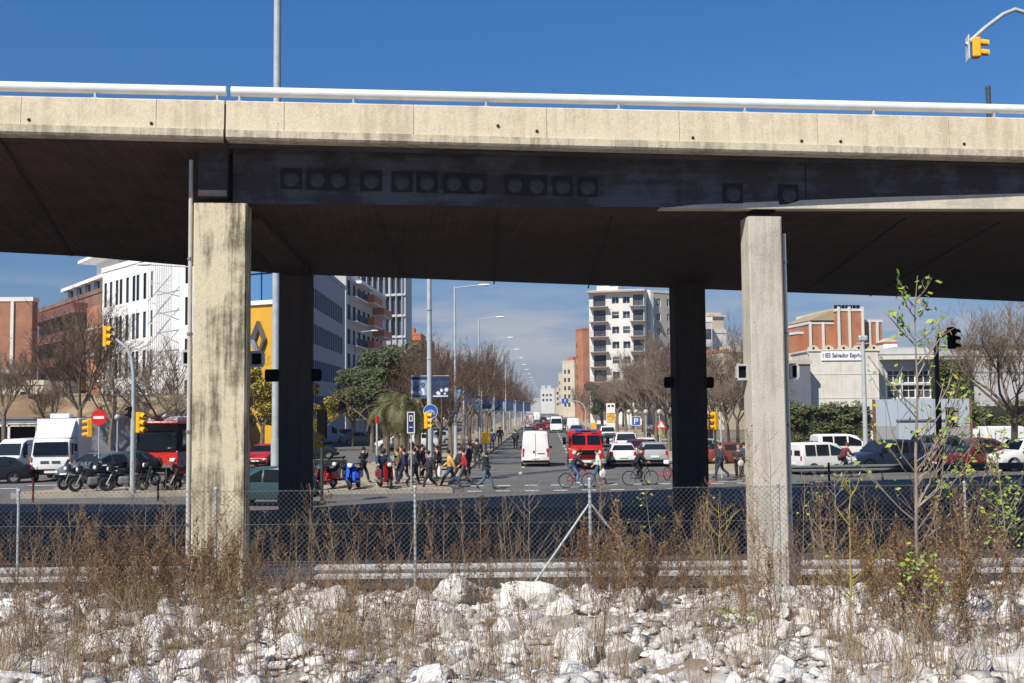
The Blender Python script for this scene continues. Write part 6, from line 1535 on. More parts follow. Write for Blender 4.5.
# bags and things held
def bag(px, Y, z, col, label, w=.26, h=.4):
    p = gx(px, Y); r = empty('bag', (p.x, Y, z), .3, label, 'bag'); mb = MB()
    mb.lathe([(.01, 0), (w * .36, .0), (w * .52, h * .3), (w * .46, h * .7), (w * .2, h * .95), (.05, h)], 10, Matrix.Diagonal((1, .55, 1, 1))); mb.build('body', M_cloth, r, smooth=60, color=col)
    mb = MB(); mb.tube([(-.05, 0, h * .9), (-.03, 0, h * 1.2), (.03, 0, h * 1.2), (.05, 0, h * .9)], .01, 4); mb.build('handle', M_cloth, r, color=col)
bag(603, 51.4, .36, (.75, .75, .75), 'white plastic shopping bag carried by the woman in the white jacket', .34, .40)
bag(393.5, 51.3, .34, (.75, .75, .75), 'white paper bag hanging beside the olive jacketed woman', .2, .55)
bag(439.5, 52.2, .42, (.75, .77, .78), 'white bag held by the person in black', .2, .5)
bag(741.5, 51.9, .80, (.55, .5, .45), 'pale bag held in front of the person beside the pale pillar', .34, .3)

# ============================================================ STREET FURNITURE
def signal(parent_loc, rz, label, n=3, sc=1.0, col=None, name='traffic_light', post=None, vis=True):
    r = empty(name, parent_loc, rz, label, 'traffic light'); r.scale = (sc,) * 3; m = col or M_yel   # faces +x
    h = .30 * n
    mb = MB(); mb.rbox((0, 0, 0), (.24, .30, h), .04); mb.build('housing', m, r)
    for k in range(n):
        z = h / 2 - .15 - .30 * k
        mb = MB(); o_ = []
        for i in range(9):
            a = R(-20 + i * 27.5); o_.append((math.cos(a) * .125, math.sin(a) * .125))
        vs = [(.10, y, z + w) for y, w in o_] + [(.36, y * .95, z + w * .95 - .05) for y, w in o_]
        mb.add(vs, [(i, i + 1, i + 10, i + 9) for i in range(8)]); mb.build('visor', m, r)
        mb = MB(); mb.ball((.11, 0, z), (.03, .105, .105), 12); mb.build('lens', [M_red, M_orange, mat('green_lens', (.01, .12, .06), .2, .05)][min(k, 2)] if col is not M_black else M_black, r)
    if post:
        mb = MB(); mb.tube(post, .05, 8); mb.build('post', M_poled, r)
    return r
# curved signal pole left
Yp = 47.2; b0 = gx(132.5, Yp); z_top = zt(128, 345, Yp)
r = empty('signal_pole', (b0.x, Yp, 0), 0, 'tall grey signal pole with curved top arm behind the parked motorbikes', 'pole')
t_end = at(111, 336, Yp) - b0
mb = MB(); mb.tube([(0, 0, .1), (0, 0, 3.6)], .11, 10); mb.tube([(0, 0, 3.6), (-.02, 0, 5.2), (-.12, 0, 5.9), (-.32, 0, 6.35), (-.6, 0, 6.55), (t_end.x + .05, 0, t_end.z)], [.085, .08, .075, .07, .065, .06], 10); mb.build('pole', M_pole, r, smooth=60)
mb = MB(); mb.tube([(0, 0, .1), (0, 0, .35)], .15, 10); mb.build('base', M_pole, r)
p = at(107, 336.5, Yp); signal(p, R(-35), 'yellow traffic light at the tip of the curved pole, high on the left')
p = at(140, 422.5, Yp); signal(p, R(-35), 'yellow traffic light halfway up the curved pole beside the bus')
p = at(131, 412, Yp); signal(p, R(150), 'small dark signal seen from behind on the curved pole', 2, .8, M_black)
p = at(90, 428, 53); r_ = signal(p, R(200), 'yellow traffic light hanging left of the no-entry sign')
def round_sign(px, py, Y, rad, mface, label, kind, zbase=.12, rz=0, px_pole=None, polem=None, mark=None):
    p = at(px, py, Y); r = empty('road_sign', (p.x, Y, zbase), rz, label, 'road sign'); z = p.z - zbase
    mb = MB(); mb.tube([(0, .05, 0), (0, .05, z + rad * .6)], .035, 8); mb.build('post', polem or M_galv, r, smooth=60)
    mb = MB(); mb.lathe([(.001, .02), (rad, .02), (rad, -.0), (.001, 0)], 28, Matrix.Translation((0, 0, z)) @ Matrix.Rotation(R(90), 4, 'X')); s_ = mb.build('disc', mface, r)
    return r, z
r, z = round_sign(99, 417.5, 52.4, .37, M_signred, 'red round no-entry sign with white bar by the parked motorbikes', 'no', polem=M_pole)
mb = MB(); mb.box((0, -.03, z), (.50, .012, .13)); mb.build('bar', M_white, r)
r, z = round_sign(430.5, 411.5, 51.8, .34, M_signblue, 'round blue cycle path sign with white bicycle symbol beside the yellow traffic light', 'cyc')
mb = MB()
for x in (-.13, .13): mb.torus((x, -.03, z - .06), .075, .012, n=16, k=4)
mb.tube([(-.13, -.03, z - .06), (-.06, -.03, z + .06), (.08, -.03, z + .06), (.13, -.03, z - .06)], .014, 4); mb.tube([(-.06, -.03, z + .06), (0, -.03, z - .06), (.08, -.03, z + .06)], .014, 4); mb.build('bicycle_symbol', M_white, r)
mb = MB(); mb.lathe([(.32, .0), (.34, 0), (.34, -.01), (.32, -.01)], 28, Matrix.Translation((0, -.025, z)) @ Matrix.Rotation(R(90), 4, 'X')); mb.build('rim', M_white, r)
p = at(427, 420.5, 51.3); signal(p, R(-30), 'yellow traffic light below the round blue cycle sign', 3, .85, post=[(0, .0, -.45), (0, 0, -3.2)])
# info sign
def panel_sign(px, py, Y, w, h, mface, label, marks, zbase=.12, cat='road sign', back=False):
    p = at(px, py, Y); r = empty('road_sign', (p.x, Y, zbase), 0, label, cat); z = p.z - zbase
    mb = MB(); mb.tube([(0, .06, 0), (0, .06, z + h * .45)], .032, 8); mb.build('post', M_galv, r)
    mb = MB(); mb.rbox((0, 0, z), (w, .04, h), .015); mb.build('panel', mface, r)
    mb = MB()
    for c, d in (((0, -.025, z + h / 2 - .02), (w, .02, .04)), ((0, -.025, z - h / 2 + .02), (w, .02, .04)), ((-w / 2 + .02, -.025, z), (.04, .02, h - .08)), ((w / 2 - .02, -.025, z), (.04, .02, h - .08))): mb.box(c, d)
    mb.build('border', M_white, r)
    for (cx, cz, cw, ch, m) in marks: mb = MB(); mb.box((cx, -.03, z + cz), (cw, .012, ch)); mb.build('mark', m, r)
    return r
panel_sign(411, 422.5, 47.4, .33, .92, mat('sign_navy', (.015, .035, .13), .4, .05), 'tall narrow navy info sign with pale square symbol before the waiting group', [(0, .18, .15, .26, M_white), (0, .18, .08, .18, M_signblue), (0, -.2, .16, .03, M_white)])
panel_sign(636, 421, 92, .75, .75, M_signblue, 'square blue parking sign with white letter on the right pavement', [(-.12, 0, .09, .48, M_white), (.04, .18, .24, .09, M_white), (.04, -.0, .24, .09, M_white), (.14, .09, .08, .14, M_white)])
r = panel_sign(661, 425, 88, .01, .01, M_white, 'red bordered triangular warning sign at the right kerb', [])
z = at(661, 425, 88).z - .12
for s_, m_, y_ in ((.48, M_signred, -.03), (.30, M_white, -.045)):
    mb = MB(); mb.prism([(-s_, -s_ * .6), (s_, -s_ * .6), (0, s_ * 1.05)], y_, y_ + .012, Matrix.Translation((0, 0, z))); mb.build('triangle', m_, r, fix=True)
# blue arrow sign on a curved arm
p = at(565, 401, 160); q = gx(586, 160)
r = empty('road_sign', (q.x, 160, 0), 0, 'blue arrow sign hanging on a long curved arm over the right lanes', 'road sign')
mb = MB(); d = p.x - q.x; mb.tube([(0, 0, 0), (0, 0, 3.0), (-.3, 0, 4.0), (-1.0, 0, 4.5), (d, 0, p.z + .1)], .08, 8); mb.build('arm', M_pole, r, smooth=60)
mb = MB(); mb.rbox((d, -.1, p.z), (.95, .06, .75), .03); mb.build('panel', M_signblue, r)
mb = MB(); mb.box((d, -.14, p.z - .05), (.08, .02, .42)); mb.prism([(d - .18, p.z + .08), (d + .18, p.z + .08), (d, p.z + .3)], -.15, -.13); mb.build('arrow', M_white, r)
# signals on the right
p = at(715, 421, 54); signal(p, R(-150), 'yellow traffic light right of the dark rear pillar, above the standing man', 3, 1.0, post=[(0, 0, -.45), (0, 0, -3.0)])
Yr = 45.5; b0 = gx(941, Yr); r = empty('signal_pole', (b0.x, Yr, 0), 0, 'dark signal pole with bent top arm standing in the bridge shadow on the right', 'pole')
mb = MB(); e = at(951, 332, Yr) - b0; mb.tube([(0, 0, 0), (0, 0, 2.6), (0, 0, 5.9), (.1, 0, 6.35), (e.x, 0, e.z + .1)], [.12, .12, .09, .08, .06], 10); mb.build('pole', M_poled, r, smooth=60)
p = at(951.5, 338, Yr); signal(p, R(12), 'dark traffic light at the top of the bent dark pole', 3, 1.0, M_black)
p = at(950, 418, Yr); signal(p, R(12), 'dark traffic light halfway up the bent dark pole', 3, 1.0, M_black)
# silhouette signal behind left rear pillar
p = at(322, 424, 42.5); b_ = signal(p, R(95), 'black pedestrian signal on a thin pole right of the left rear pillar', 3, 1.25, M_black, post=[(0, 0, -.4), (0, 0, -2.45)])
p = at(315, 389, 35); signal(p, R(-60), 'small traffic light on the right side of the left rear pillar, upper', 2, .6, M_yel)
p = at(314, 441, 35); signal(p, R(-10), 'small traffic light on the right side of the left rear pillar, lower', 2, .9, M_yel)
# overhead signal above the bridge
Yh = 27.5; tip = at(966, 45, Yh); 
r = empty('curved_mast', (gx(1075, Yh).x, Yh, ZS + .25), 0, 'curved grey mast arm reaching into the sky above the bridge at top right', 'mast arm')
o_ = Vector(r.location)
mb = MB(); pts = [Vector((o_.x, Yh, o_.z)), Vector((o_.x, Yh, at(1075, 60, Yh).z)), at(1066, 35, Yh), at(1045, 15, Yh), at(1028, 15, Yh), at(1020, 9.5, Yh), at(1008, 12, Yh), at(990, 24, Yh), tip]
pts = [Vector((o_.x, Yh, o_.z)), Vector((o_.x, Yh, at(1075, 70, Yh).z)), at(1070, 45, Yh), at(1050, 25, Yh), at(1030, 14, Yh), at(1015, 9.5, Yh), at(1003, 14.5, Yh), at(985, 28, Yh), tip]
mb.tube([p - o_ for p in pts], .055, 10); mb.build('arm', M_pole, r, smooth=70)
p = at(976, 48, Yh); s_ = signal(p, R(-12), 'yellow traffic light hanging from the curved arm in the blue sky', 2, .85)
mb = MB(); mb.box((-.24, 0, 0), (.02, .5, .72)); mb.build('backboard', M_white, s_)
q = gx(1004, 30); o = empty('lamp_stub', (q.x, 30, ZS + .25), 0, 'short dark post standing on the bridge below the hanging traffic light', 'post')
mb = MB(); mb.tube([(0, 0, 0), (0, 0, zt(1004, 88, 30) - ZS - .25)], .07, 8); mb.ball((0, 0, zt(1004, 88, 30) - ZS - .25), .08, 8); mb.build('post', M_poled, o)
mb = MB(); mb.box((0, 0, .02), (.3, .3, .04)); mb.build('base_plate', M_poled, o)
# white car roof behind parapet
place(P_van, 161, 25.5, hdg(1, .1), 'white vehicle on the bridge whose roof just shows above the parapet', WHT, 'van', sc=.60, dz=ZS + .25)
# tall mast
Ym = 46; q = gx(275.5, Ym); r = empty('lighting_mast', (q.x, Ym, 0), 0, 'very tall thick grey mast rising behind the bridge beside the stained pillar', 'mast')
mb = MB(); mb.tube([(0, 0, 0), (0, 0, 2.4)], .20, 14); mb.tube([(0, 0, 2.4), (0, 0, 30)], [.165, .15], 14); mb.build('pole', M_pole, r, smooth=60)
mb = MB(); mb.tube([(0, 0, 0), (0, 0, .15)], .3, 14); mb.build('base', M_pole, r)
# street lamps
def lamp(H=12, arm=2.6, rpole=.10, side=1, name='street_lamp'):
    r = empty(name); mb = MB(); mb.tube([(0, 0, 0), (0, 0, 2.4)], rpole * 1.25, 10); mb.tube([(0, 0, 2.4), (0, 0, H)], [rpole, rpole * .7], 10); mb.build('pole', M_pole, r, smooth=60)
    mb = MB(); mb.tube([(0, 0, H - .12), (side * arm, 0, H + .05)], .045, 6); mb.build('arm', M_pole, r)
    mb = MB(); mb.ball((side * (arm + .35), 0, H + .06), (.46, .15, .09), 12); mb.build('lamp_head', M_lampw, r, smooth=60)
    mb = MB(); mb.tube([(0, 0, 0), (0, 0, .2)], rpole * 1.9, 10); mb.build('base', M_pole, r)
    return r
P_l = proto(lamp(arm=1.7)); P_l2 = proto(lamp(arm=2.4, side=-1))
ds = [76, 103, 133, 160, 188, 216, 245, 275, 306, 340, 375, 412, 450, 490, 532]
for i, d in enumerate(ds):
    p = av(-6.3, d); l = 'street lamp in the receding row on the median with arm over the avenue' if i > 3 else ['tallest nearest median street lamp right of the banner pole', 'second median street lamp with head below a small cloud', 'third median street lamp above the bare treetops', 'fourth median street lamp above the bare treetops'][i]
    P_l.place((p.x, p.y, .1), 0, l, 'street lamp', 'lamps in a row along the median' )
for i, d in enumerate((118, 150, 190)):
    p = av(-12.0 - 8.5, d); P_l.place((p.x, p.y, 0), 0, ['street lamp before the grey office block, nearer one', 'street lamp before the grey office block, farther one', 'farthest street lamp beside the orange balconies'][i], 'street lamp')
p = gx(189.5, 63); P_l2.place((p.x, 63, 0), 0, 'street lamp with arm to the left beside the white drainpipe', 'street lamp')
q = gx(866.5, 62); r = empty('street_lamp', (q.x, 62, 0), 0, 'pale lamp post with small camera head before the hedge and school', 'street lamp')
H_ = zt(866, 340, 62); mb = MB(); mb.tube([(0, 0, 0), (0, 0, H_)], [.15, .10], 10); mb.build('pole', M_pole, r); mb = MB(); mb.rbox((0, 0, H_ + .1), (.5, .3, .3), .06); mb.tube([(-.35, 0, H_ - .2), (.35, 0, H_ - .2)], .04, 6); mb.build('lamp_head', M_galv, r)
# banner pole
Yb = 53.5; q = gx(430, Yb); r = empty('banner_pole', (q.x, Yb, .12), 0, 'tall thick grey pole carrying a pair of blue banners beside the cycle sign', 'pole')
mb = MB(); mb.tube([(0, 0, 0), (0, 0, 2.6)], .17, 12); mb.tube([(0, 0, 2.6), (0, 0, 12.5)], [.135, .10], 12)
for z in (5.9, 8.3): mb.tube([(0, 0, z), (0, 0, z + .06)], .15, 12)
mb.build('pole', M_pole, r, smooth=60)
bmats = [mat('banner_pale_blue', (.22, .29, .42), .7, .45, 5), mat('banner_blue', (.02, .04, .10), .7, .5, 6), mat('banner_navy', (.015, .025, .10), .7, .2, 5), mat('banner_white', (.7, .72, .78), .7, .1, 3)]
def banner(parent, cx, zc, w, h, base, seed, detail=True):
    q_ = random.Random(seed); mb = MB(); mb.box((cx, -.05, zc), (w, .015, h)); b = mb.build('banner', bmats[base], parent)
    mb = MB(); mb.box((cx, -.062, zc + h * .42), (w * .98, .006, h * .14)); mb.build('header_band', bmats[2], b)
    if detail:
        if base == 0:
            mb = MB(); mb.tube([(cx - w * .38, -.065, zc - h * .25), (cx - w * .24, -.065, zc + h * .22), (cx - w * .10, -.065, zc - h * .25)], .016, 4); mb.tube([(cx - w * .33, -.065, zc - h * .06), (cx - w * .15, -.065, zc - h * .06)], .014, 4); mb.build('letter', bmats[2], b)
            mb = MB(); mb.torus((cx + w * .22, -.065, zc + h * .1), w * .11, .014, n=14, k=4); mb.build('ring', bmats[2], b)
        for k in range(5): mb = MB(); s_ = q_.uniform(.05, .10) * w / .8; mb.ball((cx + q_.uniform(-.4, .4) * w, -.064, zc - q_.uniform(.12, .40) * h), (s_, .004, s_), 8); mb.build('blot', bmats[3], b)
        mb = MB(); mb.box((cx, -.062, zc - h * .44), (w * .9, .006, h * .06)); mb.build('footer_band', bmats[3 if base else 2], b)
banner(r, -.50, zt(420, 387, Yb) - .12, .78, 1.0, 0, 1); banner(r, .53, zt(441, 387, Yb) - .12, .80, 1.0, 1, 2)
mb = MB()
for z in (376, 398): mb.tube([(-.9, 0, zt(430, z, Yb) - .12), (.95, 0, zt(430, z, Yb) - .12)], .02, 5)
mb.build('banner_bracket', M_galv, r)
for k, (px, py, Y, w, h) in enumerate(((464, 395, 78, 1.1, 1.1), (482, 402.5, 96, 1.6, 1.1), (494, 405, 112, 1.7, 1.2), (506, 405.5, 128, 1.6, 1.3), (516, 406.5, 145, 1.7, 1.3), (524, 407, 160, 1.8, 1.3))):
    q = gx(px, Y); r = empty('banner_stand', (q.x, Y, .12), 0, ['first smaller pair of blue banners right of the nearest lamp', 'second pair of small blue banners down the median', 'third pair of small blue banners down the median', 'fourth pair of small blue banners down the median', 'fifth pair of small blue banners down the median', 'farthest pair of small blue banners by the median kerb'][k], 'banner')
    zc = at(px, py, Y).z - .12; mb = MB(); mb.tube([(0, 0, 0), (0, 0, zc + h * .6 + (4 if k in (1, 2, 3) else 0))], .06, 8); mb.build('pole', M_pole, r)
    banner(r, -w * .30, zc, w * .5, h, 0, k, False); banner(r, w * .30, zc, w * .5, h, 1, k + 9, False)
# globe lamps
def globe():
    r = empty('globe_lamp'); mb = MB(); mb.tube([(0, 0, 0), (0, 0, .8)], .10, 8); mb.tube([(0, 0, .8), (0, 0, 3.15)], .05, 8); mb.build('post', M_pole, r)
    mb = MB(); mb.ball((0, 0, 3.36), .24, 14); mb.build('globe', mat('globe_glass', (.42, .42, .40), .25, .05), r, smooth=60); mb = MB(); mb.lathe([(.05, 3.1), (.13, 3.14), (.13, 3.2)], 10); mb.build('collar', M_galv, r); return r
P_g = proto(globe())
for px, Y, l in ((117, 78, 'white globe lamp left of the curved signal pole'), (59, 82, 'white globe lamp behind the white box truck'), (164, 84, 'white globe lamp above the bus roof'), (629.5, 95, 'white globe lamp on the right pavement, leftmost of four'), (636.5, 99, 'white globe lamp on the right pavement, second from the left'), (646.5, 90, 'white globe lamp on the right pavement, third from the left'), (660, 86, 'white globe lamp above the triangular warning sign')):
    p = gx(px, Y); P_g.place((p.x, Y, .12), 0, l, 'lamp', None, None, .92)
# small posts
for px, Y, H_, m_, l in ((33, 44.5, .95, mat('dark_red_post', (.10, .012, .012), .6, .1), 'thin dark red bollard on the road island at the left'), (158, 44.5, .8, M_black, 'thin black bollard before the scooter by the bus'), (17.5, 44.3, .55, M_galv, 'short grey bollard on the left road island'), (829.5, 46.5, 1.15, M_black, 'black post before the white minivan'), (377, 49.6, 3.0, M_galv, 'thin metal pole with red top left of the moped rider'), (696, 60, 2.6, M_galv, 'thin pole beside the dark right rear pillar'), (722, 56, 3.2, M_galv, 'thin grey pole beside the man in dark clothes')):
    q = gx(px, Y); r = empty('post', (q.x, Y, .0), 0, l, 'post'); mb = MB(); mb.tube([(0, 0, 0), (0, 0, H_)], .045, 8); mb.build('pole', m_, r)
    mb = MB(); mb.tube([(0, 0, H_), (0, 0, H_ + (.3 if 'red top' in l else .05))], .08 if 'red top' in l else .055, 8); mb.build('cap', M_signred if 'red top' in l else m_, r)
# small advertising totem, yellow box, kiosk on right pavement
p = gx(611, 128); r = empty('advertising_totem', (p.x, 128, .1), 0, 'white advertising totem with two dark squares on the right pavement', 'totem')
zc = zt(611, 408, 128); mb = MB(); mb.box((0, 0, zc / 2), (1.0, .4, zc + .9)); mb.build('body', M_white, r)
mb = MB(); mb.box((0, -.22, zc - 1.2), (.9, .03, 1.1)); mb.build('poster', mat('poster_orange', (.65, .38, .06), .5, .5, 3), r)
for x in (-.22, .22): mb = MB(); mb.box((x, -.22, zc + .15), (.26, .03, .2)); mb.build('dark_square', M_black, r)
for px, Y, m_, l in ((486, 88, M_yel, 'yellow letter box among the median trees'), (594, 140, M_yel, 'yellow panel by the right kerb near the totem'), (600, 126, mat('purple_panel', (.08, .05, .16), .6, .1), 'dark purple panel left of the white totem')):
    p = gx(px, Y); r = empty('street_cabinet', (p.x, Y, .12), 0, l, 'cabinet'); mb = MB(); mb.rbox((0, 0, 1.15), (.75, .4, .9), .06); mb.build('box', m_, r); mb = MB(); mb.box((0, 0, .35), (.2, .2, .7)); mb.build('stand', M_galvd, r)
# benches on the median
for px, Y, l in ((441, 55.5, 'dark bench on the median pavement behind the white bag'), (330, 57, 'dark bench at the pavement edge right of the left rear pillar')):
    p = gx(px, Y); r = empty('bench', (p.x, Y, .13), .1, l, 'bench'); mb = MB(); mb.box((0, 0, .44), (1.7, .42, .06)); mb.build('seat', M_dark, r); mb = MB(); mb.box((0, .22, .72), (1.7, .05, .34)); mb.build('backrest', M_dark, r)
    for x in (-.7, .7): mb = MB(); mb.box((x, 0, .2), (.06, .4, .41)); mb.build('leg', M_dark, r)
# people and vehicles farther up, laundry and blinds are left to the distance; drains and covers on the road
for k, (px, Y) in enumerate(((505, 58), (612, 55), (548, 63))):
    p = gx(px, Y); mb = MB(); mb.lathe([(.001, .012), (.32, .012), (.34, .004)], 18); o = mb.build('manhole_cover', mat('cast_iron', (.07, .068, .065), .6, .3, 8), loc=(p.x, Y, 0)); tag(o, ['round iron cover in the left lane before the white van', 'round iron cover in the road before the white hatchback', 'round iron cover in the road right of the white van'][k], 'manhole cover')

# ============================================================ FOREGROUND WEEDS AND SAPLINGS
def tube3(V, Fq, pts, r0, r1):
    n = len(pts); b0 = len(V)
    for i, p in enumerate(pts):
        r_ = r0 + (r1 - r0) * i / (n - 1)
        for k in range(3):
            a = 2.094 * k + .5; V.append((p[0] + math.cos(a) * r_, p[1] + math.sin(a) * r_, p[2]))
    for i in range(n - 1):
        for k in range(3): Fq.append((b0 + i * 3 + k, b0 + i * 3 + (k + 1) % 3, b0 + (i + 1) * 3 + (k + 1) % 3, b0 + (i + 1) * 3 + k))
def leafq(V, Fq, p, s, q, up=0.0):
    a = Vector((q.gauss(0, 1), q.gauss(0, 1), q.gauss(up, .7))).normalized(); b = a.orthogonal().normalized(); k = len(V); p = Vector(p)
    V += [tuple(p), tuple(p + a * s * .5 + b * s * .3), tuple(p + a * s), tuple(p + a * s * .5 - b * s * .3)]; Fq.append((k, k + 1, k + 2, k + 3))
def weed_stalk(seed, H=1.4, side=26, tuft=5, lean=.1, leaf=.022):
    "a dry stalk with side twigs full of seed tufts"
    q = random.Random(seed); V = []; Fq = []; V2 = []; F2 = []
    pts = [(0, 0, -.05)]; dx, dy = q.uniform(-lean, lean), q.uniform(-lean, lean)
    for i in range(1, 8): t = i / 7; pts.append((dx * t * H + q.uniform(-.012, .012), dy * t * H + q.uniform(-.012, .012), H * t))
    tube3(V2, F2, pts, .0055, .002)
    for k in range(side):
        t = q.uniform(.22, 1.0); i = min(6, int(t * 7)); f = t * 7 - i; p = [pts[i][j] + (pts[i + 1][j] - pts[i][j]) * f for j in range(3)] if i < 7 else pts[7]
        a = q.uniform(0, 6.28); ln = (.10 + .20 * (1 - t)) * q.uniform(.6, 1.3) * H / 1.3; c = (p[0] + math.cos(a) * ln * .55, p[1] + math.sin(a) * ln * .55, p[2] + ln * .85)
        m = ((p[0] + c[0]) / 2 + math.cos(a) * .02, (p[1] + c[1]) / 2 + math.sin(a) * .02, (p[2] + c[2]) / 2 - .015)
        tube3(V2, F2, [p, m, c], .0028, .0014)
        for j in range(tuft):
            u = q.uniform(.25, 1.05); g = [p[z_] + (c[z_] - p[z_]) * u for z_ in range(3)]; leafq(V, Fq, g, leaf * q.uniform(.7, 1.6), q, .5)
    for k in range(tuft * 4): g = pts[q.randrange(4, 8)]; leafq(V, Fq, (g[0] + q.uniform(-.02, .02), g[1], g[2] + q.uniform(-.1, .03)), leaf * 1.2, q, .6)
    return (V, Fq), (V2, F2)
def grass_tuft(seed, n=13, H=.62):
    q = random.Random(seed); V = []; Fq = []
    for k in range(n):
        a = q.uniform(0, 6.28); h = H * q.uniform(.5, 1.15); ln = h * q.uniform(.05, .75); b0 = (q.gauss(0, .04), q.gauss(0, .04), -.03)
        pts = [b0, (b0[0] + math.cos(a) * ln * .35, b0[1] + math.sin(a) * ln * .35, h * .55), (b0[0] + math.cos(a) * ln, b0[1] + math.sin(a) * ln, h)]
        tube3(V, Fq, pts, .0028, .0010)
        if q.random() < .35:
            for j in range(3): leafq(V, Fq, (pts[2][0], pts[2][1], pts[2][2] - .02 * j), .02, q, 1)
    return V, Fq
WS = [weed_stalk(100 + i, H=random.Random(i).uniform(.9, 1.5)) for i in range(6)]
WB = [weed_stalk(200 + i, H=random.Random(i).uniform(.6, 1.0), side=44, tuft=4, lean=.45, leaf=.02) for i in range(5)]
GT = [grass_tuft(300 + i) for i in range(5)]
wq = random.Random(5)
def wpos(px0, px1, Y0, Y1):
    Y = wq.uniform(Y0, Y1); px = wq.uniform(px0, px1); x = (px - 512) / F * Y; return x, Y, th(x, Y)
def massof(name, lst, n, region, mat_, label, sc=(.8, 1.2), kind='stuff', cat='weeds', tilt=.12):
    xf = []
    for i in range(n):
        x, y, z = wpos(*region[i % len(region)]); xf.append((wq.randrange(len(lst)), (x, y, z), wq.uniform(0, 6.3), wq.uniform(*sc), (wq.uniform(-tilt, tilt), wq.uniform(-tilt, tilt))))
    o = put(name, pack(name, lst, xf, mat_, 4)); tag(o, label, cat, None, kind); return o
def both(name, lst, n, region, label, sc=(.8, 1.2), m1=M_brown, m2=M_straw, tilt=.12):
    xf = []
    for i in range(n):
        x, y, z = wpos(*region[i % len(region)]); xf.append((wq.randrange(len(lst)), (x, y, z), wq.uniform(0, 6.3), wq.uniform(*sc), (wq.uniform(-tilt, tilt), wq.uniform(-tilt, tilt))))
    o = put(name, pack(name, [a for a, b in lst], xf, m1, 4)); tag(o, label, 'weeds', None, 'stuff')
    o2 = put('dry_stalks', pack('dry_stalks', [b for a, b in lst], xf, m2, 4)); tag(o2, 'thin straw coloured stalks standing in the ' + label.split(' of ')[0].split(' across')[0], 'stalks', None, 'stuff')
# big brown clump around the left pillar foot, centre clump, right clumps
both('brown_weeds', WB, 140, [(30, 255, 15.2, 17.8), (85, 250, 14.2, 17.6), (110, 240, 13.8, 16.8)], 'dense reddish brown weeds at the foot of the left pillar', (.8, 1.3), m2=M_bst)
both('brown_weeds', WB, 46, [(560, 700, 15.4, 17.8), (585, 680, 14.8, 17.5)], 'dense brown weeds around the middle fence post', (.9, 1.35), m2=M_bst)
both('brown_weeds', WB, 52, [(860, 1015, 11.8, 17.6), (885, 960, 10.8, 14.0)], 'dense dark brown weeds on the right part of the bank', (1.0, 1.5), m2=M_bst)
both('seed_weeds', WS, 230, [(0, 1024, 8.6, 13), (0, 500, 8.6, 12.5), (0, 1024, 13.0, 17.9), (0, 1024, 15.8, 19.2), (730, 1024, 10, 18)], 'scattered tall seed headed weeds across the bank', (.5, 1.0), m2=M_bst, tilt=.22)
massof('dry_grass', GT, 420, [(0, 1024, 8.4, 18.2), (0, 420, 8.4, 14), (0, 1024, 8.2, 12), (0, 1024, 15.5, 20.2)], M_straw, 'thin dry grass stalks scattered over the rubble bank', (.6, 1.25), cat='grass')
massof('brown_undergrowth', [a for a, b in WB], 70, [(0, 1024, 16.8, 20.8)], M_brown, 'low brown undergrowth along the foot of the crash barrier', (.35, .7))
massof('green_sprouts', [grass_tuft(400 + i, 30, .5) for i in range(3)], 16, [(205, 270, 12.2, 14.2), (120, 175, 15.0, 16.2)], leafmat('grey_green_blades', [(.14, .17, .06), (.22, .24, .10), (.30, .28, .14)]), 'grey green sprouting blades among the rocks', (.6, 1.1), cat='grass')
# tall individual dry weeds
for i, (px, Y, H, l) in enumerate(((236, 11.5, 1.5, 'tall dry weed stalk at lower left before the big brown clump'), (163, 17.6, 2.3, 'thin bare weed rising before the road, left of the pillar'), (140, 18.2, 2.2, 'twiggy weed rising above the brown clump by the fence'), (465, 17.2, 1.7, 'brown seed headed weed right of the second fence post'), (478, 11.9, 1.5, 'dark brown seed spike in the lower middle'), (628, 12.2, 1.5, 'brown seed spike before the boulder on its right'), (700, 12.6, 1.25, 'reddish brown spike in the lower right of centre'), (820, 11.6, 1.6, 'leaning brown seed spike below the right pillar foot'), (748, 15.5, 2.4, 'tall brown weed standing before the pale pillar'), (920, 11.2, 1.5, 'thick dark brown weed spike before the grey sapling'), (958, 11.4, 1.6, 'thick brown weed right of the grey sapling'), (345, 11.3, 1.7, 'thin brown weed stalk left of centre bottom'), (590, 17.4, 2.0, 'brown twiggy weed around the braced fence post'), (695, 17.4, 1.8, 'brown weed with red leaves left of the pale pillar'), (505, 18.3, 1.6, 'small pale bare weed before the dark road at centre'))):
    (a, fa), (b, fb) = weed_stalk(500 + i, H=H, side=int(26 * H), tuft=(6 if 'spike' in l or 'thick' in l else 2), lean=.10, leaf=.026)
    x = (px - 512) / F * Y; r = empty('dry_weed', (x, Y, th(x, Y)), wq.uniform(0, 6), l, 'weed')
    put('foliage', npmesh('foliage', np.array([tuple(v) for v in a]), np.array(fa), M_brown), r); put('stem', npmesh('stem', np.array([tuple(v) for v in b]), np.array(fb), M_straw), r)
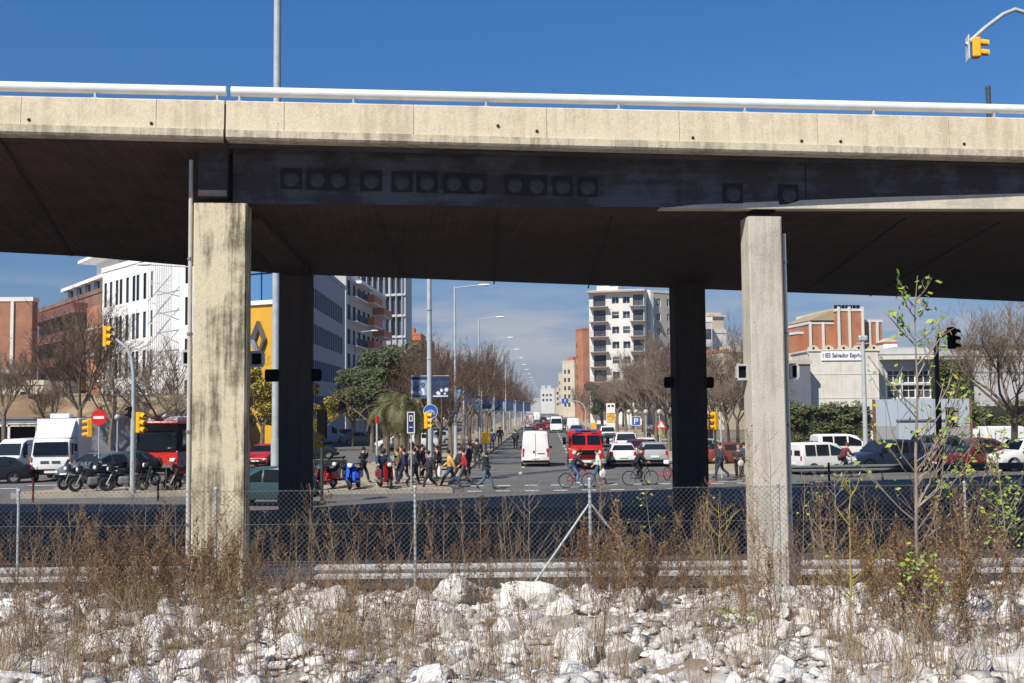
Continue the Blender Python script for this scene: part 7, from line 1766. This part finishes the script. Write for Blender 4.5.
# saplings
def sapling(px, Y, ytop, label, seed, m, leaves=60, spread=.55, nb=14, r0=.014, lean=0, lv=.05, lm=None, start=.25):
    q = random.Random(seed); x = (px - 512) / F * Y; z0 = th(x, Y); H = zt(px, ytop, Y) - z0
    r = empty('sapling', (x, Y, z0), 0, label, 'young tree'); T = MB(); B = MB(); V = []; Fq = []
    pts = [Vector((0, 0, -.1))]
    for i in range(1, 11): t = i / 10; pts.append(Vector((lean * t + q.uniform(-.015, .015), q.uniform(-.02, .02), H * t)))
    T.tube(pts, [r0 * (1 - .8 * i / 10) for i in range(11)], 6); T.build('stem', m, r, smooth=60)
    tips = [pts[-1]]
    for k in range(nb):
        t = q.uniform(start, .95); i = int(t * 10); p = pts[i] + (pts[i + 1] - pts[i]) * (t * 10 - i); a = q.uniform(-.7, .7) + (math.pi if q.random() < .5 else 0)
        ln = spread * H * (1.05 - t) * q.uniform(.5, 1.1) + .15; d = Vector((math.cos(a), math.sin(a), q.uniform(.5, 1.1))).normalized(); bp = [p]
        for j in range(4): d = (d + Vector((q.gauss(0, .1), q.gauss(0, .1), .13))).normalized(); bp.append(bp[-1] + d * ln / 4)
        B.tube(bp, [r0 * .4, r0 * .34, r0 * .28, r0 * .2, r0 * .13], 4, 0, False); tips += bp[2:]
        for s_ in range(3):
            w = bp[1 + s_]; d2 = (d + Vector((q.gauss(0, .6), q.gauss(0, .6), .2))).normalized(); e = w + d2 * ln * .35; B.tube([w, e], [r0 * .2, r0 * .1], 3, 0, False); tips.append(e)
    B.build('branches', m, r)
    for k in range(leaves):
        p = tips[q.randrange(len(tips))] + Vector((q.gauss(0, .035), q.gauss(0, .035), q.gauss(0, .05))); leafq(V, Fq, p, lv * q.uniform(.6, 1.4), q, .1)
    if leaves: put('leaves', npmesh('leaves', np.array([tuple(v) for v in V]), np.array(Fq), lm or M_fresh), r)
    return r
sapling(908, 12.5, 276, 'tall slender sapling with grey stem and few fresh leaves, rising before the school', 1, M_stemg, 330, .40, 30, .026, .12, .078, None, .22)
sapling(843, 11.4, 478, 'olive yellow stemmed sapling in front of the right crash barrier', 2, M_stemy, 30, .35, 14, .016, .03, .045)
sapling(828, 14.5, 470, 'thin whitish bare sapling just right of the pale pillar', 3, M_stemg, 26, .5, 14, .012, .05, .05)
sapling(953, 13.2, 462, 'leaning sapling with many spreading twigs right of the grey sapling', 4, M_stemg, 150, .75, 22, .014, .35, .06)
sapling(985, 12.8, 500, 'leafy green young shoot near the right picture edge', 5, M_stemg, 160, .5, 14, .011, .1, .055)
sapling(716, 16.2, 497, 'small olive branched sapling before the gap between the right pillars', 6, M_stemy, 10, .55, 10, .014, .0, .04)
sapling(528, 16.8, 478, 'small bare pale sapling with upswept twigs before the dark road', 7, M_stemg, 0, .5, 12, .010, .0, .04)
sapling(652, 16.6, 483, 'thin sapling with fresh yellow green tips at the fence left of the dark rear pillar', 8, M_stemg, 36, .2, 5, .008, -.12, .05)
sapling(770, 15.8, 420, 'thin bare grey sapling rising in front of the pale pillar', 9, M_stemg, 0, .22, 14, .009, -.05, .04)
sapling(735, 12.0, 620, 'low green leafed shoot on the rubble below the right pillars', 10, M_stemg, 70, .6, 10, .007, 0, .05)
sapling(918, 11.0, 560, 'bright green leafy shoot at the foot of the grey sapling', 11, M_stemg, 120, .3, 12, .007, 0, .055)
sapling(1003, 12.6, 430, 'twiggy sapling with scattered leaves at the right edge', 12, M_stemg, 120, .6, 16, .012, -.1, .055)
sapling(560, 11.3, 612, 'slim grass like seedling at lower centre', 13, M_stemy, 12, .2, 5, .005, 0, .03)
sapling(130, 15.6, 588, 'green leafed seedling left among the pale rocks', 14, M_stemg, 40, .5, 8, .006, 0, .05)
massof('straw_twigs', [b for a, b in WS], 300, [(0, 1024, 9.6, 14), (0, 520, 9.6, 12), (0, 1024, 13, 18), (600, 1024, 10, 14)], M_bst, 'fine brown twigs standing all over the rubble bank', (.25, .6), cat='twigs', tilt=.3)
BW = [weed_stalk(600 + i, H=random.Random(i + 9).uniform(1.3, 1.9), side=20, tuft=1, lean=.25, leaf=.018) for i in range(5)]
both('bare_weeds', BW, 95, [(0, 1024, 14.5, 18.2), (60, 330, 15.5, 18.2), (330, 1024, 15.5, 18.2), (700, 1024, 12.5, 17)], 'bare branching dry weeds along the fence line of the bank', (.7, 1.1))

# ============================================================ FINISH
for p in PROTOS: p.finish()
for p in PROTOS:
    if not p.used:
        for c in list(p.o.children_recursive): bpy.data.objects.remove(c)
        bpy.data.objects.remove(p.o)
# sun and sky
EL, AZ = R(45), R(35)
sd = bpy.data.lights.new('sun', 'SUN'); sd.energy = 5.0; sd.angle = R(.53); sd.color = (1, .94, .84)
so = bpy.data.objects.new('sun', sd); C.objects.link(so)
dirv = Vector((math.sin(AZ) * math.cos(EL), math.cos(AZ) * math.cos(EL), -math.sin(EL)))
so.rotation_euler = dirv.to_track_quat('-Z', 'Y').to_euler(); so.location = (-20, -25, 40)
W = bpy.data.worlds.new('World'); SC.world = W; W.use_nodes = True
nt = W.node_tree; N = nt.nodes; L = nt.links; bg = N['Background']
sky = N.new('ShaderNodeTexSky'); sky.sky_type = 'NISHITA'; sky.sun_disc = False
sky.sun_elevation = EL; sky.sun_rotation = R(180) + AZ   # sun stands behind the camera, to the left
sky.altitude = 0; sky.air_density = 1.0; sky.dust_density = 0; sky.ozone_density = 6
tc = N.new('ShaderNodeTexCoord'); sp = N.new('ShaderNodeSeparateXYZ'); L.new(tc.outputs['Generated'], sp.inputs[0])
mp = N.new('ShaderNodeMapping'); mp.inputs['Scale'].default_value = (4, 4, 26); mp.inputs['Location'].default_value = (.7, 0, 1.3); L.new(tc.outputs['Generated'], mp.inputs['Vector'])
nz = N.new('ShaderNodeTexNoise'); nz.inputs['Scale'].default_value = 1.6; nz.inputs['Detail'].default_value = 9; nz.inputs['Roughness'].default_value = .55; L.new(mp.outputs['Vector'], nz.inputs['Vector'])
cr = N.new('ShaderNodeValToRGB'); cr.color_ramp.elements[0].position = .42; cr.color_ramp.elements[1].position = .60; L.new(nz.outputs['Fac'], cr.inputs['Fac'])
b1 = N.new('ShaderNodeMapRange'); b1.inputs['From Min'].default_value = .0; b1.inputs['From Max'].default_value = .05; L.new(sp.outputs['Z'], b1.inputs['Value'])
b2 = N.new('ShaderNodeMapRange'); b2.inputs['From Min'].default_value = .12; b2.inputs['From Max'].default_value = .07; L.new(sp.outputs['Z'], b2.inputs['Value'])
m1 = N.new('ShaderNodeMath'); m1.operation = 'MULTIPLY'; L.new(b1.outputs[0], m1.inputs[0]); L.new(b2.outputs[0], m1.inputs[1])
m2 = N.new('ShaderNodeMath'); m2.operation = 'MULTIPLY'; L.new(m1.outputs[0], m2.inputs[0]); L.new(cr.outputs['Color'], m2.inputs[1])
m3 = N.new('ShaderNodeMath'); m3.operation = 'MULTIPLY'; L.new(m2.outputs[0], m3.inputs[0]); m3.inputs[1].default_value = .8
tr = N.new('ShaderNodeValToRGB'); L.new(sp.outputs['Z'], tr.inputs['Fac'])
for i, (p_, c_) in enumerate([(.0, (.33, .35, .49)), (.04, (.39, .41, .52)), (.10, (.44, .50, .61)), (.22, (.40, .64, .85)), (.37, (.34, .72, 1.0))]):
    e = tr.color_ramp.elements[i] if i < 2 else tr.color_ramp.elements.new(p_)
    e.position = p_; e.color = (*c_, 1)
tm = N.new('ShaderNodeMix'); tm.data_type = 'RGBA'; tm.blend_type = 'MULTIPLY'; tm.inputs['Factor'].default_value = 1; L.new(sky.outputs[0], tm.inputs[6]); L.new(tr.outputs['Color'], tm.inputs[7])
mx = N.new('ShaderNodeMix'); mx.data_type = 'RGBA'; L.new(m3.outputs[0], mx.inputs['Factor']); L.new(tm.outputs[2], mx.inputs[6]); mx.inputs[7].default_value = (4.6, 4.5, 4.9, 1)
L.new(mx.outputs[2], bg.inputs['Color']); bg.inputs['Strength'].default_value = .096
SC.view_settings.view_transform = 'Standard'; SC.view_settings.look = 'None'; SC.view_settings.exposure = .25; SC.view_settings.gamma = 1
SC.cycles.max_bounces = 5; SC.cycles.diffuse_bounces = 3; SC.cycles.glossy_bounces = 2; SC.cycles.transparent_max_bounces = 4
# air
mb = MB(); x0, x1, y0, y1, z0, z1 = -900, 900, -60, 1600, -1.2, 46
mb.box(((x0 + x1) / 2, (y0 + y1) / 2, (z0 + z1) / 2), (x1 - x0, y1 - y0, z1 - z0)); hz = mb.build('haze', None if 0 else mat('x_', (1, 1, 1)))
m = bpy.data.materials.new('haze_air'); m.use_nodes = True; nt = m.node_tree; nt.nodes.clear(); o_ = nt.nodes.new('ShaderNodeOutputMaterial'); pv = nt.nodes.new('ShaderNodeVolumePrincipled')
pv.inputs['Color'].default_value = (.80, .88, 1, 1); pv.inputs['Density'].default_value = .0003; pv.inputs['Anisotropy'].default_value = .2
nt.links.new(pv.outputs[0], o_.inputs['Volume']); hz.data.materials.clear(); hz.data.materials.append(m); tag(hz, 'pale bluish haze in the air down the avenue', 'haze', kind='stuff')
SC.cycles.volume_bounces = 0
